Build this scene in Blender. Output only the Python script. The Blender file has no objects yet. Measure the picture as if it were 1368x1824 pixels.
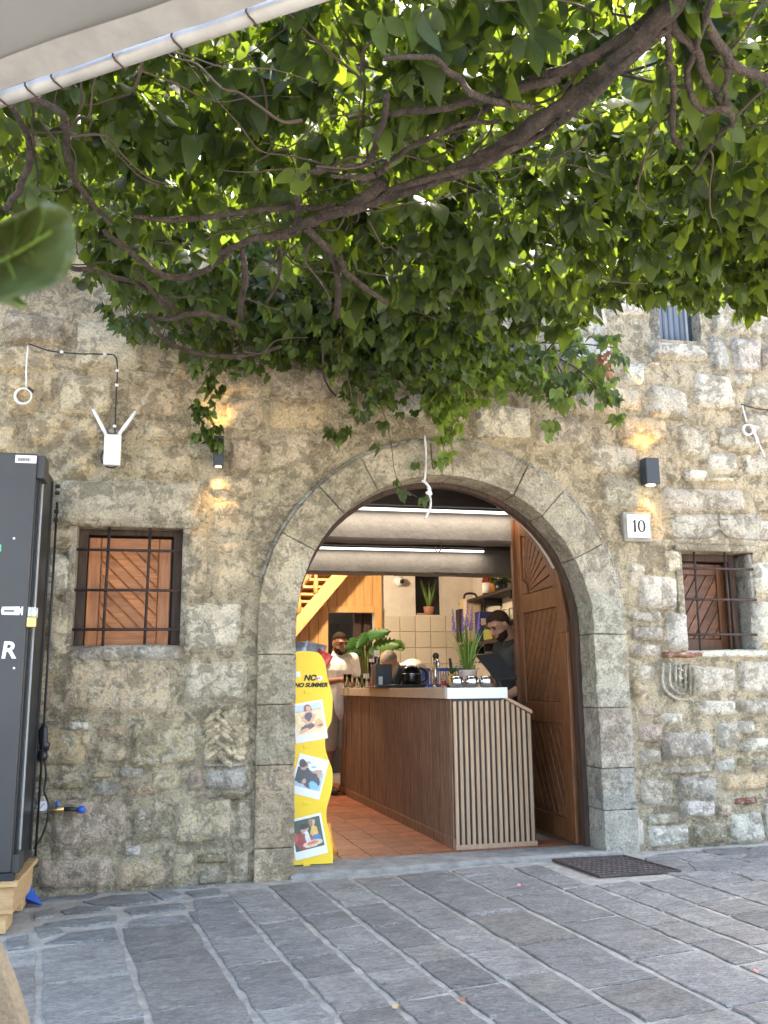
import bpy, bmesh, math, random
import numpy as np
from mathutils import Vector, Matrix, noise as mnoise
random.seed(7); RNG = np.random.default_rng(11)
scene = bpy.context.scene
COL = scene.collection
R = math.radians

# ------------------------------------------------------------------ camera
FPX = 1600.0; PCX, PCY = 684.0, 912.0          # photograph is 1368 x 1824
YAW, PITCH, ROLL = R(12.5), R(10.95), R(0.6)
CAMP = Vector((0.0, -5.684, 1.12))             # seated eye height, metres in front of the facade (y = 0)
_F = Vector((math.sin(YAW)*math.cos(PITCH), math.cos(YAW)*math.cos(PITCH), math.sin(PITCH)))
_R0 = Vector((math.cos(YAW), -math.sin(YAW), 0)); _U0 = _R0.cross(_F)
_R = _R0*math.cos(ROLL) - _U0*math.sin(ROLL); _U = _U0*math.cos(ROLL) + _R0*math.sin(ROLL)
cam = bpy.data.cameras.new('camera'); camo = bpy.data.objects.new('camera', cam); COL.objects.link(camo)
cam.sensor_fit = 'VERTICAL'; cam.sensor_height = 36.0; cam.lens = 36.0*FPX/1824.0
cam.clip_start = 0.05; cam.clip_end = 500
m = Matrix((( _R.x, _U.x, -_F.x, CAMP.x), (_R.y, _U.y, -_F.y, CAMP.y), (_R.z, _U.z, -_F.z, CAMP.z), (0,0,0,1)))
camo.matrix_world = m
cam.dof.use_dof = True; cam.dof.focus_distance = 5.6; cam.dof.aperture_fstop = 9.0
scene.camera = camo

# ------------------------------------------------------------------ sky, sun, exposure
SUN_EL, SUN_AZ = R(55), R(44)                  # azimuth: degrees behind the facade plane, from the right
w = bpy.data.worlds.new('World'); scene.world = w; w.use_nodes = True
nt = w.node_tree; nt.nodes.clear()
sky = nt.nodes.new('ShaderNodeTexSky'); sky.sky_type = 'NISHITA'; sky.sun_disc = False
sky.sun_elevation = SUN_EL; sky.sun_rotation = math.pi/2 - SUN_AZ
sky.dust_density = 4.0; sky.air_density = 1.0; sky.ozone_density = 0.5
bg = nt.nodes.new('ShaderNodeBackground'); bg.inputs[1].default_value = 0.15
ow = nt.nodes.new('ShaderNodeOutputWorld')
nt.links.new(sky.outputs[0], bg.inputs[0]); nt.links.new(bg.outputs[0], ow.inputs[0])
sd = bpy.data.lights.new('sun', 'SUN'); sd.energy = 2.9; sd.angle = R(0.53); sd.color = (1, 0.95, 0.86)
so = bpy.data.objects.new('sun', sd); COL.objects.link(so)
to_sun = Vector((math.cos(SUN_EL)*math.cos(SUN_AZ), math.cos(SUN_EL)*math.sin(SUN_AZ), math.sin(SUN_EL)))
so.rotation_euler = to_sun.to_track_quat('Z', 'Y').to_euler(); so.location = (0, 0, 12)
vs = scene.view_settings; vs.view_transform = 'Standard'; vs.look = 'None'; vs.gamma = 1.0; vs.use_curve_mapping = False
vs.exposure = 3.42
scene.cycles.max_bounces = 8; scene.cycles.diffuse_bounces = 4; scene.cycles.transmission_bounces = 6
scene.cycles.transparent_max_bounces = 12; scene.cycles.sample_clamp_indirect = 6.0

# ------------------------------------------------------------------ survey helpers: a photo pixel to a point on a known plane
def ray(px, py): return (_F*FPX + _R*(px-PCX) - _U*(py-PCY)).normalized()
def W(px, py, Y=0.0):
    d = ray(px, py); return CAMP + d*((Y-CAMP.y)/d.y)
def G(px, py, z=0.0):
    d = ray(px, py); return CAMP + d*((z-CAMP.z)/d.z)
def gz(x): return -0.022 + 0.02*max(-3.0, min(6.0, x))
def GG(px, py):
    p = G(px, py, 0)
    for _ in range(4): p = G(px, py, gz(p.x))
    return p

# ------------------------------------------------------------------ mesh helpers
class B:
    def __init__(s): s.v = []; s.f = []
    def add(s, vs_, fs_):
        n = len(s.v); s.v += [tuple(p) for p in vs_]; s.f += [tuple(i+n for i in f) for f in fs_]; return s
    def box(s, a, b):
        x0,y0,z0 = a; x1,y1,z1 = b
        return s.add([(x0,y0,z0),(x1,y0,z0),(x1,y1,z0),(x0,y1,z0),(x0,y0,z1),(x1,y0,z1),(x1,y1,z1),(x0,y1,z1)],
              [(3,2,1,0),(4,5,6,7),(0,1,5,4),(1,2,6,5),(2,3,7,6),(3,0,4,7)])
    def obox(s, c, ax, ay, az, h):
        c = Vector(c); ax=Vector(ax)*h[0]; ay=Vector(ay)*h[1]; az=Vector(az)*h[2]
        P = [c+ax*i+ay*j+az*k for k in (-1,1) for (i,j) in ((-1,-1),(1,-1),(1,1),(-1,1))]
        return s.add(P, [(3,2,1,0),(4,5,6,7),(0,1,5,4),(1,2,6,5),(2,3,7,6),(3,0,4,7)])
    def tube(s, pts, rad, n=8, cap=True):
        pts = [Vector(p) for p in pts]
        if not hasattr(rad, '__len__'): rad = [rad]*len(pts)
        rings = []; prev = None
        for i, p in enumerate(pts):
            t = (pts[min(i+1,len(pts)-1)] - pts[max(i-1,0)]).normalized()
            if prev is None:
                a = t.orthogonal().normalized()
            else:
                a = (prev - t*prev.dot(t))
                a = a.normalized() if a.length > 1e-6 else t.orthogonal().normalized()
            prev = a; b = t.cross(a)
            rings.append([p + (a*math.cos(2*math.pi*k/n) + b*math.sin(2*math.pi*k/n))*rad[i] for k in range(n)])
        V = [q for r in rings for q in r]; Fc = []
        for i in range(len(pts)-1):
            for k in range(n):
                k2 = (k+1) % n; Fc.append((i*n+k, i*n+k2, (i+1)*n+k2, (i+1)*n+k))
        if cap:
            Fc.append(tuple(range(n-1,-1,-1))); Fc.append(tuple((len(pts)-1)*n+k for k in range(n)))
        return s.add(V, Fc)
    def lathe(s, prof, c, n=20, axis=None):
        c = Vector(c); V = []; Fc = []
        ax = Vector(axis).normalized() if axis else Vector((0,0,1)); a = ax.orthogonal().normalized(); b = ax.cross(a)
        for r, z in prof:
            for k in range(n):
                th = 2*math.pi*k/n; V.append(c + ax*z + (a*math.cos(th)+b*math.sin(th))*max(r,1e-4))
        for i in range(len(prof)-1):
            for k in range(n):
                k2 = (k+1)%n; Fc.append((i*n+k, i*n+k2, (i+1)*n+k2, (i+1)*n+k))
        if prof[0][0] > 1e-3: Fc.append(tuple(range(n-1,-1,-1)))
        if prof[-1][0] > 1e-3: Fc.append(tuple((len(prof)-1)*n+k for k in range(n)))
        return s.add(V, Fc)
    def prism(s, poly, fn, d0, d1):
        """poly: 2-D outline, fn(u, v, d) -> point; extruded from depth d0 to d1"""
        n = len(poly); V = [fn(u, v, d0) for u, v in poly] + [fn(u, v, d1) for u, v in poly]
        Fc = [tuple(range(n)), tuple(range(2*n-1, n-1, -1))] + [(i, n+i, n+(i+1)%n, (i+1)%n) for i in range(n)]
        return s.add(V, Fc)
    def ball(s, c, r, n=12, m_=8, rot=None):
        c = Vector(c); r = Vector((r,r,r)) if not hasattr(r,'__len__') else Vector(r); V=[]; Fc=[]
        for i in range(m_+1):
            ph = math.pi*i/m_
            for k in range(n):
                th = 2*math.pi*k/n; q = Vector((r.x*math.sin(ph)*math.cos(th), r.y*math.sin(ph)*math.sin(th), -r.z*math.cos(ph)))
                V.append(c + (rot @ q if rot else q))
        for i in range(m_):
            for k in range(n): Fc.append((i*n+k, i*n+(k+1)%n, (i+1)*n+(k+1)%n, (i+1)*n+k))
        return s.add(V, Fc)
    def build(s, name, mat, parent=None, smooth=False, bevel=0.0, seg=2, fix=True):
        me = bpy.data.meshes.new(name); me.from_pydata(s.v, [], s.f); me.update()
        if fix:
            bm = bmesh.new(); bm.from_mesh(me); bmesh.ops.recalc_face_normals(bm, faces=bm.faces); bm.to_mesh(me); bm.free()
        return link(name, me, mat, parent, smooth, bevel, seg)
def link(name, me, mat, parent=None, smooth=False, bevel=0.0, seg=2):
    o = bpy.data.objects.new(name, me); COL.objects.link(o)
    if mat is not None: me.materials.append(mat)
    if smooth: me.shade_smooth()
    if bevel:
        bv = o.modifiers.new('bevel', 'BEVEL'); bv.width = bevel; bv.segments = seg; bv.limit_method = 'ANGLE'; bv.angle_limit = R(40)
    if parent is not None:
        o.parent = parent
        if parent.type == 'EMPTY': o.matrix_parent_inverse = Matrix.Translation(-Vector(parent.location))
    return o
def thing(name, label, cat, loc=(0,0,0), group=None):
    o = bpy.data.objects.new(name, None); COL.objects.link(o); o.location = loc; o.empty_display_size = 0.1
    return tag(o, label, cat, group)
def tag(o, label=None, cat=None, group=None, kind=None):
    if label: o['label'] = label
    if cat: o['category'] = cat
    if group: o['group'] = group
    if kind: o['kind'] = kind
    return o
def bez(pts, k=6):
    """Catmull-Rom through points"""
    P = [Vector(p) for p in pts]; P = [P[0]*2-P[1]] + P + [P[-1]*2-P[-2]]; out = []
    for i in range(1, len(P)-2):
        for j in range(k):
            t = j/k; a,b,c,d = P[i-1:i+3]
            out.append(0.5*((2*b) + (c-a)*t + (2*a-5*b+4*c-d)*t*t + (3*b-a-3*c+d)*t**3))
    out.append(P[-2]); return out
def lerp_list(vals, n):
    return list(np.interp(np.linspace(0,1,n), np.linspace(0,1,len(vals)), vals))
def text_mesh(body, size, fn, depth=0.001, shear=0.0, offset=0.0, align='LEFT'):
    """letters as a mesh: fn(u, v, d) places them"""
    cu = bpy.data.curves.new('lettering','FONT'); cu.body = body; cu.size = size; cu.shear = shear; cu.offset = offset
    cu.extrude = depth; cu.align_x = align; cu.resolution_u = 4
    t = bpy.data.objects.new('lettering', cu); COL.objects.link(t)
    dg = bpy.context.evaluated_depsgraph_get(); me = bpy.data.meshes.new_from_object(t.evaluated_get(dg))
    for v in me.vertices: v.co = fn(v.co.x, v.co.y, v.co.z)
    bpy.data.objects.remove(t); bpy.data.curves.remove(cu); me.materials.clear(); return me
def clip(poly, rect):
    x0,y0,x1,y1 = rect
    def cut(P, ins, inter):
        out = []
        for i in range(len(P)):
            a, b = P[i-1], P[i]
            if ins(b):
                if not ins(a): out.append(inter(a,b))
                out.append(b)
            elif ins(a): out.append(inter(a,b))
        return out
    def ix(c): return lambda a,b: (c, a[1]+(b[1]-a[1])*(c-a[0])/(b[0]-a[0]))
    def iy(c): return lambda a,b: (a[0]+(b[0]-a[0])*(c-a[1])/(b[1]-a[1]), c)
    for ins, it in ((lambda p:p[0]>=x0, ix(x0)), (lambda p:p[0]<=x1, ix(x1)), (lambda p:p[1]>=y0, iy(y0)), (lambda p:p[1]<=y1, iy(y1))):
        poly = cut(poly, ins, it)
        if len(poly) < 3: return []
    return poly
def diag_planks(rect, width, ang, gap=0.006, phase=0.0):
    """planks at an angle cut to a rectangle: list of polygons"""
    x0,y0,x1,y1 = rect; cx,cy = (x0+x1)/2,(y0+y1)/2; L = math.hypot(x1-x0,y1-y0)
    c,s = math.cos(ang), math.sin(ang); out = []; k = -L/2 - width + phase
    while k < L/2 + width:
        a,b = k+gap/2, k+width-gap/2
        q = [(cx + u*c - v*s, cy + u*s + v*c) for u,v in ((-L,a),(L,a),(L,b),(-L,b))]
        p = clip(q, rect)
        if len(p) >= 3: out.append(p)
        k += width
    return out

# ------------------------------------------------------------------ materials
def newmat(name):
    mt = bpy.data.materials.new(name); mt.use_nodes = True; n = mt.node_tree; n.nodes.clear()
    out = n.nodes.new('ShaderNodeOutputMaterial'); return mt, n, out
def nd(n, t, **kw):
    o = n.nodes.new(t)
    for k, v in kw.items():
        if k.startswith('i_'): o.inputs[k[2:].replace('_',' ')].default_value = v
        else: setattr(o, k, v)
    return o
def noise_n(n, vec, scale, detail=6, rough=0.6, dist=0.0):
    t = nd(n, 'ShaderNodeTexNoise'); t.inputs['Scale'].default_value = scale; t.inputs['Detail'].default_value = detail
    t.inputs['Roughness'].default_value = rough; t.inputs['Distortion'].default_value = dist
    if vec is not None: n.links.new(vec, t.inputs['Vector'])
    return t.outputs['Fac']
def ramp_n(n, fac, stops):
    r = nd(n, 'ShaderNodeValToRGB'); e = r.color_ramp.elements
    while len(e) < len(stops): e.new(0.5)
    for el, (p, c) in zip(e, stops):
        el.position = p; el.color = (c, c, c, 1) if not hasattr(c, '__len__') else (*c, 1)
    n.links.new(fac, r.inputs[0]); return r.outputs[0]
def mixc(n, fac, a, b, blend='MIX'):
    x = nd(n, 'ShaderNodeMix'); x.data_type = 'RGBA'; x.blend_type = blend
    for inp, val in ((x.inputs[0], fac), (x.inputs[6], a), (x.inputs[7], b)):
        if isinstance(val, (int, float)): inp.default_value = val
        elif isinstance(val, tuple): inp.default_value = (*val, 1) if len(val) == 3 else val
        else: n.links.new(val, inp)
    return x.outputs[2]
def math_n(n, op, a, b=0.0):
    x = nd(n, 'ShaderNodeMath'); x.operation = op
    for inp, val in ((x.inputs[0], a), (x.inputs[1], b)):
        if isinstance(val, (int, float)): inp.default_value = val
        else: n.links.new(val, inp)
    return x.outputs[0]
def bump_n(n, h, strength, dist, normal=None):
    b = nd(n, 'ShaderNodeBump'); b.inputs['Strength'].default_value = strength; b.inputs['Distance'].default_value = dist
    n.links.new(h, b.inputs['Height'])
    if normal is not None: n.links.new(normal, b.inputs['Normal'])
    return b.outputs[0]
def coords(n, scale=(1,1,1), rot=(0,0,0)):
    tc = nd(n, 'ShaderNodeTexCoord'); mp = nd(n, 'ShaderNodeMapping')
    mp.inputs['Scale'].default_value = scale; mp.inputs['Rotation'].default_value = rot
    n.links.new(tc.outputs['Object'], mp.inputs[0]); return mp.outputs[0]
def simple(name, col, rough=0.6, metal=0.0, col2=None, scale=6.0, stretch=(1,1,1), rot=(0,0,0), bump=0.0, bscale=None, lo=0.35, hi=0.65, objcol=False, spec=0.5, detail=6, rnd=0.0, bdist=0.01):
    mt, n, out = newmat(name); p = nd(n, 'ShaderNodeBsdfPrincipled')
    p.inputs['Roughness'].default_value = rough; p.inputs['Metallic'].default_value = metal; p.inputs['Specular IOR Level'].default_value = spec
    vec = coords(n, stretch, rot)
    if rnd:
        oi = nd(n, 'ShaderNodeObjectInfo'); ad = nd(n, 'ShaderNodeVectorMath'); ad.operation = 'ADD'
        sc = math_n(n, 'MULTIPLY', oi.outputs['Random'], 37.0)
        n.links.new(vec, ad.inputs[0]); n.links.new(sc, ad.inputs[1]); vec = ad.outputs[0]
    f = noise_n(n, vec, scale, detail, 0.62)
    c = mixc(n, ramp_n(n, f, [(lo, 0.0), (hi, 1.0)]), col, col2 if col2 else tuple(x*0.85 for x in col))
    if rnd:
        hv = math_n(n, 'MULTIPLY_ADD', oi.outputs['Random'], rnd); n.nodes[-1].inputs[2].default_value = 1.0 - rnd/2
        c = mixc(n, 1.0, c, hv, 'MULTIPLY')
    if objcol:
        oi2 = nd(n, 'ShaderNodeObjectInfo'); c = mixc(n, 1.0, c, oi2.outputs['Color'], 'MULTIPLY')
    n.links.new(c, p.inputs['Base Color'])
    if bump:
        f2 = noise_n(n, vec, bscale or scale*6, 5, 0.6); n.links.new(bump_n(n, f2, bump, bdist), p.inputs['Normal'])
    n.links.new(p.outputs[0], out.inputs[0]); return mt
def emitter(name, col, s):
    mt, n, out = newmat(name); e = nd(n, 'ShaderNodeEmission'); e.inputs[0].default_value = (*col,1); e.inputs[1].default_value = s
    n.links.new(e.outputs[0], out.inputs[0]); return mt
def glassy(name, col=(0.9,0.95,0.93), rough=0.02):
    mt, n, out = newmat(name); g = nd(n, 'ShaderNodeBsdfPrincipled'); g.inputs['Base Color'].default_value = (*col,1)
    g.inputs['Transmission Weight'].default_value = 1.0; g.inputs['Roughness'].default_value = rough; g.inputs['IOR'].default_value = 1.3
    n.links.new(g.outputs[0], out.inputs[0]); return mt
def stone_mat(name, dark=0.6, pits=1.0, bump=0.7, pale=0.25, contrast=1.0):
    mt, n, out = newmat(name); p = nd(n, 'ShaderNodeBsdfPrincipled'); p.inputs['Roughness'].default_value = 0.92; p.inputs['Specular IOR Level'].default_value = 0.15
    vec = coords(n); oi = nd(n, 'ShaderNodeObjectInfo')
    big = noise_n(n, vec, 2.6, 5, 0.62); mid = noise_n(n, vec, 13, 10, 0.72, 0.5); fine = noise_n(n, vec, 62, 8, 0.75, 0.4); n4 = noise_n(n, vec, 7, 6, 0.6); cr = noise_n(n, vec, 21, 9, 0.75, 0.9)
    c = mixc(n, 1.0, oi.outputs['Color'], ramp_n(n, n4, [(0.30, 1-0.32*contrast), (0.5, 1.0), (0.72, 1+0.32*contrast)]), 'MULTIPLY')
    c = mixc(n, math_n(n,'MULTIPLY', ramp_n(n, big, [(0.50,0.0),(0.64,1.0)]), 0.28), c, (0.50,0.35,0.20))          # ochre staining
    c = mixc(n, math_n(n,'MULTIPLY', ramp_n(n, cr, [(0.535,0.0),(0.565,1.0)]), pale), c, (0.70,0.63,0.50))            # worn pale skin
    l2 = math_n(n, 'ADD', math_n(n,'MULTIPLY',big,0.35), math_n(n,'MULTIPLY',mid,0.65))
    c = mixc(n, math_n(n,'MULTIPLY', ramp_n(n, l2, [(0.50,0.0),(0.535,1.0)]), dark), c, (0.14,0.118,0.08))         # dark lichen
    c = mixc(n, 1.0, c, ramp_n(n, fine, [(0.33, 1-0.62*contrast), (0.45, 1.0), (0.64, 1+0.42*contrast)]), 'MULTIPLY')  # grain and pits
    n.links.new(c, p.inputs['Base Color'])
    vo = nd(n, 'ShaderNodeTexVoronoi'); vo.inputs['Scale'].default_value = 48; n.links.new(vec, vo.inputs['Vector'])
    pit = ramp_n(n, vo.outputs['Distance'], [(0.0, 0.0), (0.22, 1.0)])
    h = math_n(n, 'ADD', math_n(n,'MULTIPLY',mid,1.5), math_n(n,'ADD', math_n(n,'MULTIPLY',fine,0.5), math_n(n,'MULTIPLY',pit,0.10*pits)))
    n.links.new(bump_n(n, h, bump, 0.045), p.inputs['Normal']); n.links.new(p.outputs[0], out.inputs[0]); return mt
def slate_mat(name):
    mt, n, out = newmat(name); p = nd(n, 'ShaderNodeBsdfPrincipled'); p.inputs['Specular IOR Level'].default_value = 0.35
    vec = coords(n); vs_ = coords(n, (1.0, 2.2, 1.0), (0,0,R(8))); oi = nd(n, 'ShaderNodeObjectInfo')
    n1 = noise_n(n, vs_, 7, 6, 0.6, 0.5); n2 = noise_n(n, vs_, 38, 6, 0.65, 0.3); n3 = noise_n(n, vec, 150, 3, 0.6)
    c = mixc(n, 1.0, oi.outputs['Color'], ramp_n(n, n1, [(0.3,0.72),(0.7,1.22)]), 'MULTIPLY')
    c = mixc(n, 1.0, c, ramp_n(n, n2, [(0.32,0.6),(0.5,1.0),(0.68,1.4)]), 'MULTIPLY')
    c = mixc(n, 1.0, c, ramp_n(n, noise_n(n, vec, 1.7, 5, 0.65), [(0.3,0.78),(0.7,1.2)]), 'MULTIPLY')
    c = mixc(n, math_n(n,'MULTIPLY', ramp_n(n, noise_n(n, vec, 24, 6, 0.7, 0.8), [(0.57,0.0),(0.62,1.0)]), 0.4), c, (0.42,0.40,0.36))
    c = mixc(n, math_n(n,'MULTIPLY', ramp_n(n, n3, [(0.62,0.0),(0.7,1.0)]), 0.35), c, (0.33,0.33,0.33))
    n.links.new(c, p.inputs['Base Color'])
    n.links.new(ramp_n(n, n2, [(0.3,0.5),(0.7,0.78)]), p.inputs['Roughness'])
    h = math_n(n,'ADD', math_n(n,'MULTIPLY',n1,1.1), math_n(n,'ADD', math_n(n,'MULTIPLY',n2,1.4), math_n(n,'MULTIPLY',n3,0.15)))
    n.links.new(bump_n(n, h, 1.0, 0.03), p.inputs['Normal']); n.links.new(p.outputs[0], out.inputs[0]); return mt
def leaf_mat(name, base, trans, tw=0.4):
    mt, n, out = newmat(name); p = nd(n, 'ShaderNodeBsdfPrincipled'); p.inputs['Roughness'].default_value = 0.5; p.inputs['Specular IOR Level'].default_value = 0.35
    at = nd(n, 'ShaderNodeAttribute'); at.attribute_name = 'var'; oi = nd(n, 'ShaderNodeObjectInfo')
    r = math_n(n, 'FRACT', math_n(n, 'ADD', at.outputs['Fac'], oi.outputs['Random']))
    k = ramp_n(n, r, [(0.0, 0.55), (0.6, 1.0), (1.0, 1.7)])
    mot = noise_n(n, coords(n), 55, 4, 0.6); b = mixc(n, 1.0, base, k, 'MULTIPLY'); b = mixc(n, 1.0, b, ramp_n(n, mot, [(0.3,0.72),(0.7,1.3)]), 'MULTIPLY'); b = mixc(n, ramp_n(n, r, [(0.82,0.0),(1.0,0.45)]), b, (0.13,0.16,0.03))
    t = mixc(n, 1.0, trans, ramp_n(n, r, [(0.0,0.75),(1.0,1.25)]), 'MULTIPLY')
    n.links.new(b, p.inputs['Base Color'])
    tr = nd(n, 'ShaderNodeBsdfTranslucent'); n.links.new(t, tr.inputs[0])
    mx = nd(n, 'ShaderNodeMixShader'); mx.inputs[0].default_value = tw
    n.links.new(p.outputs[0], mx.inputs[1]); n.links.new(tr.outputs[0], mx.inputs[2]); n.links.new(mx.outputs[0], out.inputs[0]); return mt
def colattr_mat(name, rough=0.5):
    mt, n, out = newmat(name); p = nd(n, 'ShaderNodeBsdfPrincipled'); p.inputs['Roughness'].default_value = rough
    at = nd(n, 'ShaderNodeAttribute'); at.attribute_name = 'print'; n.links.new(at.outputs['Color'], p.inputs['Base Color']); n.links.new(p.outputs[0], out.inputs[0]); return mt

M = {}
M['stone'] = stone_mat('weathered_stone', dark=0.50, bump=1.0, pale=0.65, contrast=0.8); M['mortar'] = stone_mat('wall_mortar', dark=0.58, bump=1.0, pale=0.4, contrast=0.9)
M['dressed'] = stone_mat('dressed_stone', dark=0.5, bump=0.95, pits=1.8, pale=0.3, contrast=0.95)
M['slate'] = slate_mat('slate_paving')
M['joint'] = simple('cement_joint', (0.42,0.39,0.335), 0.95, col2=(0.23,0.212,0.18), scale=14, bump=0.8, bscale=90, lo=0.3, hi=0.7)
M['cement'] = simple('smooth_cement', (0.31,0.29,0.255), 0.95, col2=(0.19,0.18,0.155), scale=11, bump=0.8, bscale=60)
M['wood'] = simple('varnished_pine', (0.52,0.185,0.042), 0.45, col2=(0.31,0.10,0.022), scale=5, stretch=(9,9,0.9), bump=0.12, bscale=30, rnd=0.35)
M['wood_h'] = simple('varnished_pine_rail', (0.52,0.185,0.042), 0.45, col2=(0.31,0.10,0.022), scale=5, stretch=(0.9,9,9), bump=0.12, bscale=30, rnd=0.3)
M['wood_d1'] = simple('varnished_pine_diagonal', (0.53,0.19,0.043), 0.45, col2=(0.31,0.10,0.022), scale=5, stretch=(0.9,9,9), rot=(0,R(-45),0), bump=0.12, bscale=30, rnd=0.4)
M['wood_old'] = simple('old_door_wood', (0.19,0.074,0.027), 0.45, col2=(0.085,0.032,0.012), scale=5, stretch=(6,6,0.9), bump=0.15, bscale=30, rnd=0.35)
M['wood_old_d'] = simple('old_door_plank', (0.18,0.07,0.026), 0.45, col2=(0.07,0.026,0.010), scale=5, stretch=(1.5,5,5), rot=(0,R(50),0), bump=0.15, bscale=30, rnd=0.45)
M['dark_wood'] = simple('dark_frame_wood', (0.085,0.045,0.026), 0.7, col2=(0.03,0.018,0.012), scale=5, stretch=(8,8,0.8), bump=0.3, bscale=30)
M['pine'] = simple('pale_pine', (0.62,0.36,0.13), 0.5, col2=(0.50,0.26,0.08), scale=4, stretch=(8,8,0.7), rnd=0.15)
M['pallet'] = simple('raw_pallet_wood', (0.56,0.36,0.17), 0.75, col2=(0.40,0.22,0.085), scale=6, stretch=(1.2,6,6), bump=0.2, bscale=40, rnd=0.2)
M['iron'] = simple('rusty_iron', (0.075,0.042,0.03), 0.75, 0.3, col2=(0.03,0.022,0.02), scale=25, bump=0.3, bscale=120)
M['grate'] = simple('grate_iron', (0.12,0.085,0.07), 0.7, 0.4, col2=(0.06,0.045,0.04), scale=30)
M['black'] = simple('black_plastic', (0.012,0.013,0.015), 0.45)
M['char'] = simple('charcoal_enamel', (0.034,0.031,0.029), 0.45, col2=(0.040,0.037,0.034), scale=3)
M['charside'] = simple('black_enamel_side', (0.008,0.009,0.010), 0.35, col2=(0.02,0.022,0.024), scale=4)
M['lampgrey'] = simple('anthracite_paint', (0.035,0.042,0.055), 0.5)
M['white'] = simple('white_plastic', (0.78,0.78,0.77), 0.4, col2=(0.72,0.72,0.71))
M['whitep'] = simple('white_cable', (0.70,0.69,0.66), 0.5)
M['paper'] = simple('white_paper', (0.80,0.80,0.79), 0.7, col2=(0.76,0.76,0.75))
M['print_black'] = simple('black_print', (0.02,0.02,0.025), 0.7)
M['brass'] = simple('brass', (0.62,0.42,0.16), 0.35, 0.9)
M['steel'] = simple('polished_steel', (0.75,0.75,0.76), 0.16, 1.0)
M['zinc'] = simple('zinc_plate', (0.66,0.66,0.66), 0.4, 0.6)
M['blue'] = simple('blue_plastic', (0.02,0.09,0.42), 0.45)
M['red'] = simple('red_paint', (0.55,0.03,0.03), 0.5)
M['green_print'] = simple('green_print', (0.10,0.52,0.24), 0.5)
M['terracotta'] = simple('terracotta_tile', (0.36,0.125,0.055), 0.5, col2=(0.24,0.075,0.035), scale=12, bump=0.1, bscale=50, rnd=0.35)
M['grout'] = simple('grout', (0.36,0.27,0.2), 0.9)
M['plaster'] = simple('plaster', (0.66,0.61,0.53), 0.9, col2=(0.58,0.53,0.46), scale=5, bump=0.35, bscale=25, bdist=0.03)
M['plasterg'] = simple('grey_plaster', (0.20,0.178,0.16), 0.95, col2=(0.165,0.147,0.13), scale=6, bump=0.35, bscale=22, bdist=0.03)
M['walltile'] = simple('cream_wall_tile', (0.62,0.56,0.46), 0.22, col2=(0.58,0.52,0.42), scale=3, rnd=0.12)
M['reed'] = simple('brown_reeded_wood', (0.30,0.175,0.105), 0.6, col2=(0.11,0.06,0.036), scale=5, stretch=(12,12,0.8), bump=0.15, bscale=30)
M['slat'] = simple('pale_oak_slat', (0.46,0.30,0.18), 0.55, col2=(0.36,0.22,0.125), scale=5, stretch=(10,10,0.8), rnd=0.2)
M['top'] = simple('counter_top', (0.72,0.72,0.72), 0.35, col2=(0.68,0.68,0.68))
M['topside'] = simple('counter_top_edge', (0.50,0.43,0.35), 0.4)
M['yellow'] = simple('yellow_cardboard', (0.86,0.60,0.03), 0.55, col2=(0.82,0.54,0.025), scale=4)
M['skin'] = simple('skin', (0.42,0.22,0.14), 0.5, col2=(0.37,0.18,0.11), scale=30)
M['skin_dark'] = simple('tanned_skin', (0.30,0.15,0.09), 0.5, col2=(0.26,0.125,0.075), scale=30)
M['tee_white'] = simple('white_cotton', (0.80,0.78,0.74), 0.9, col2=(0.72,0.70,0.66), scale=14, bump=0.5, bscale=12, bdist=0.02)
M['tee_grey'] = simple('dark_grey_cotton', (0.05,0.05,0.048), 0.9, col2=(0.04,0.04,0.038), scale=14, bump=0.5, bscale=12, bdist=0.02)
M['shorts'] = simple('beige_cotton', (0.46,0.40,0.30), 0.9, col2=(0.40,0.34,0.26), scale=14, bump=0.5, bscale=12, bdist=0.02)
M['jeans'] = simple('dark_trousers', (0.03,0.032,0.04), 0.9)
M['hair_dark'] = simple('dark_hair', (0.014,0.010,0.008), 0.95, spec=0.1, col2=(0.035,0.022,0.014), scale=60, bump=0.8, bscale=160)
M['hair_brown'] = simple('brown_hair', (0.05,0.026,0.014), 0.9, spec=0.15, col2=(0.025,0.014,0.009), scale=60, stretch=(2,2,1), bump=0.8, bscale=160)
M['hair_grey'] = simple('grey_blond_hair', (0.38,0.33,0.26), 0.6, col2=(0.20,0.16,0.115), scale=50, stretch=(3,3,1), bump=0.8, bscale=120)
M['eye'] = simple('eye', (0.03,0.02,0.015), 0.2)
M['shoe'] = simple('shoe_leather', (0.05,0.03,0.02), 0.6)
M['bark'] = simple('vine_bark', (0.095,0.068,0.05), 0.95, col2=(0.034,0.024,0.019), scale=22, stretch=(1,1,1), bump=1.0, bscale=70, bdist=0.03)
M['twig'] = simple('thin_twig', (0.075,0.052,0.038), 0.9)
M['leaf_mid'] = leaf_mat('mid_green_vine_leaf', (0.075,0.115,0.032), (0.26,0.36,0.04), 0.38)  # lighter mid-green leaf colour for the hanging bush
M['leaf'] = leaf_mat('vine_leaf', (0.034,0.058,0.016), (0.25,0.34,0.022), 0.34)
M['leaf_fresh'] = leaf_mat('young_vine_leaf', (0.11,0.165,0.028), (0.34,0.45,0.045), 0.42)
M['leaf_near'] = leaf_mat('near_leaf', (0.075,0.095,0.03), (0.20,0.24,0.06), 0.35)
M['leaf_brown'] = simple('dry_leaf', (0.30,0.13,0.06), 0.8)
M['monstera'] = leaf_mat('monstera_leaf', (0.03,0.09,0.022), (0.10,0.22,0.02), 0.2)
M['blade'] = leaf_mat('grass_blade', (0.16,0.26,0.05), (0.35,0.45,0.06), 0.3)
M['lav'] = simple('lavender_flower', (0.22,0.13,0.36), 0.8)
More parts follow.
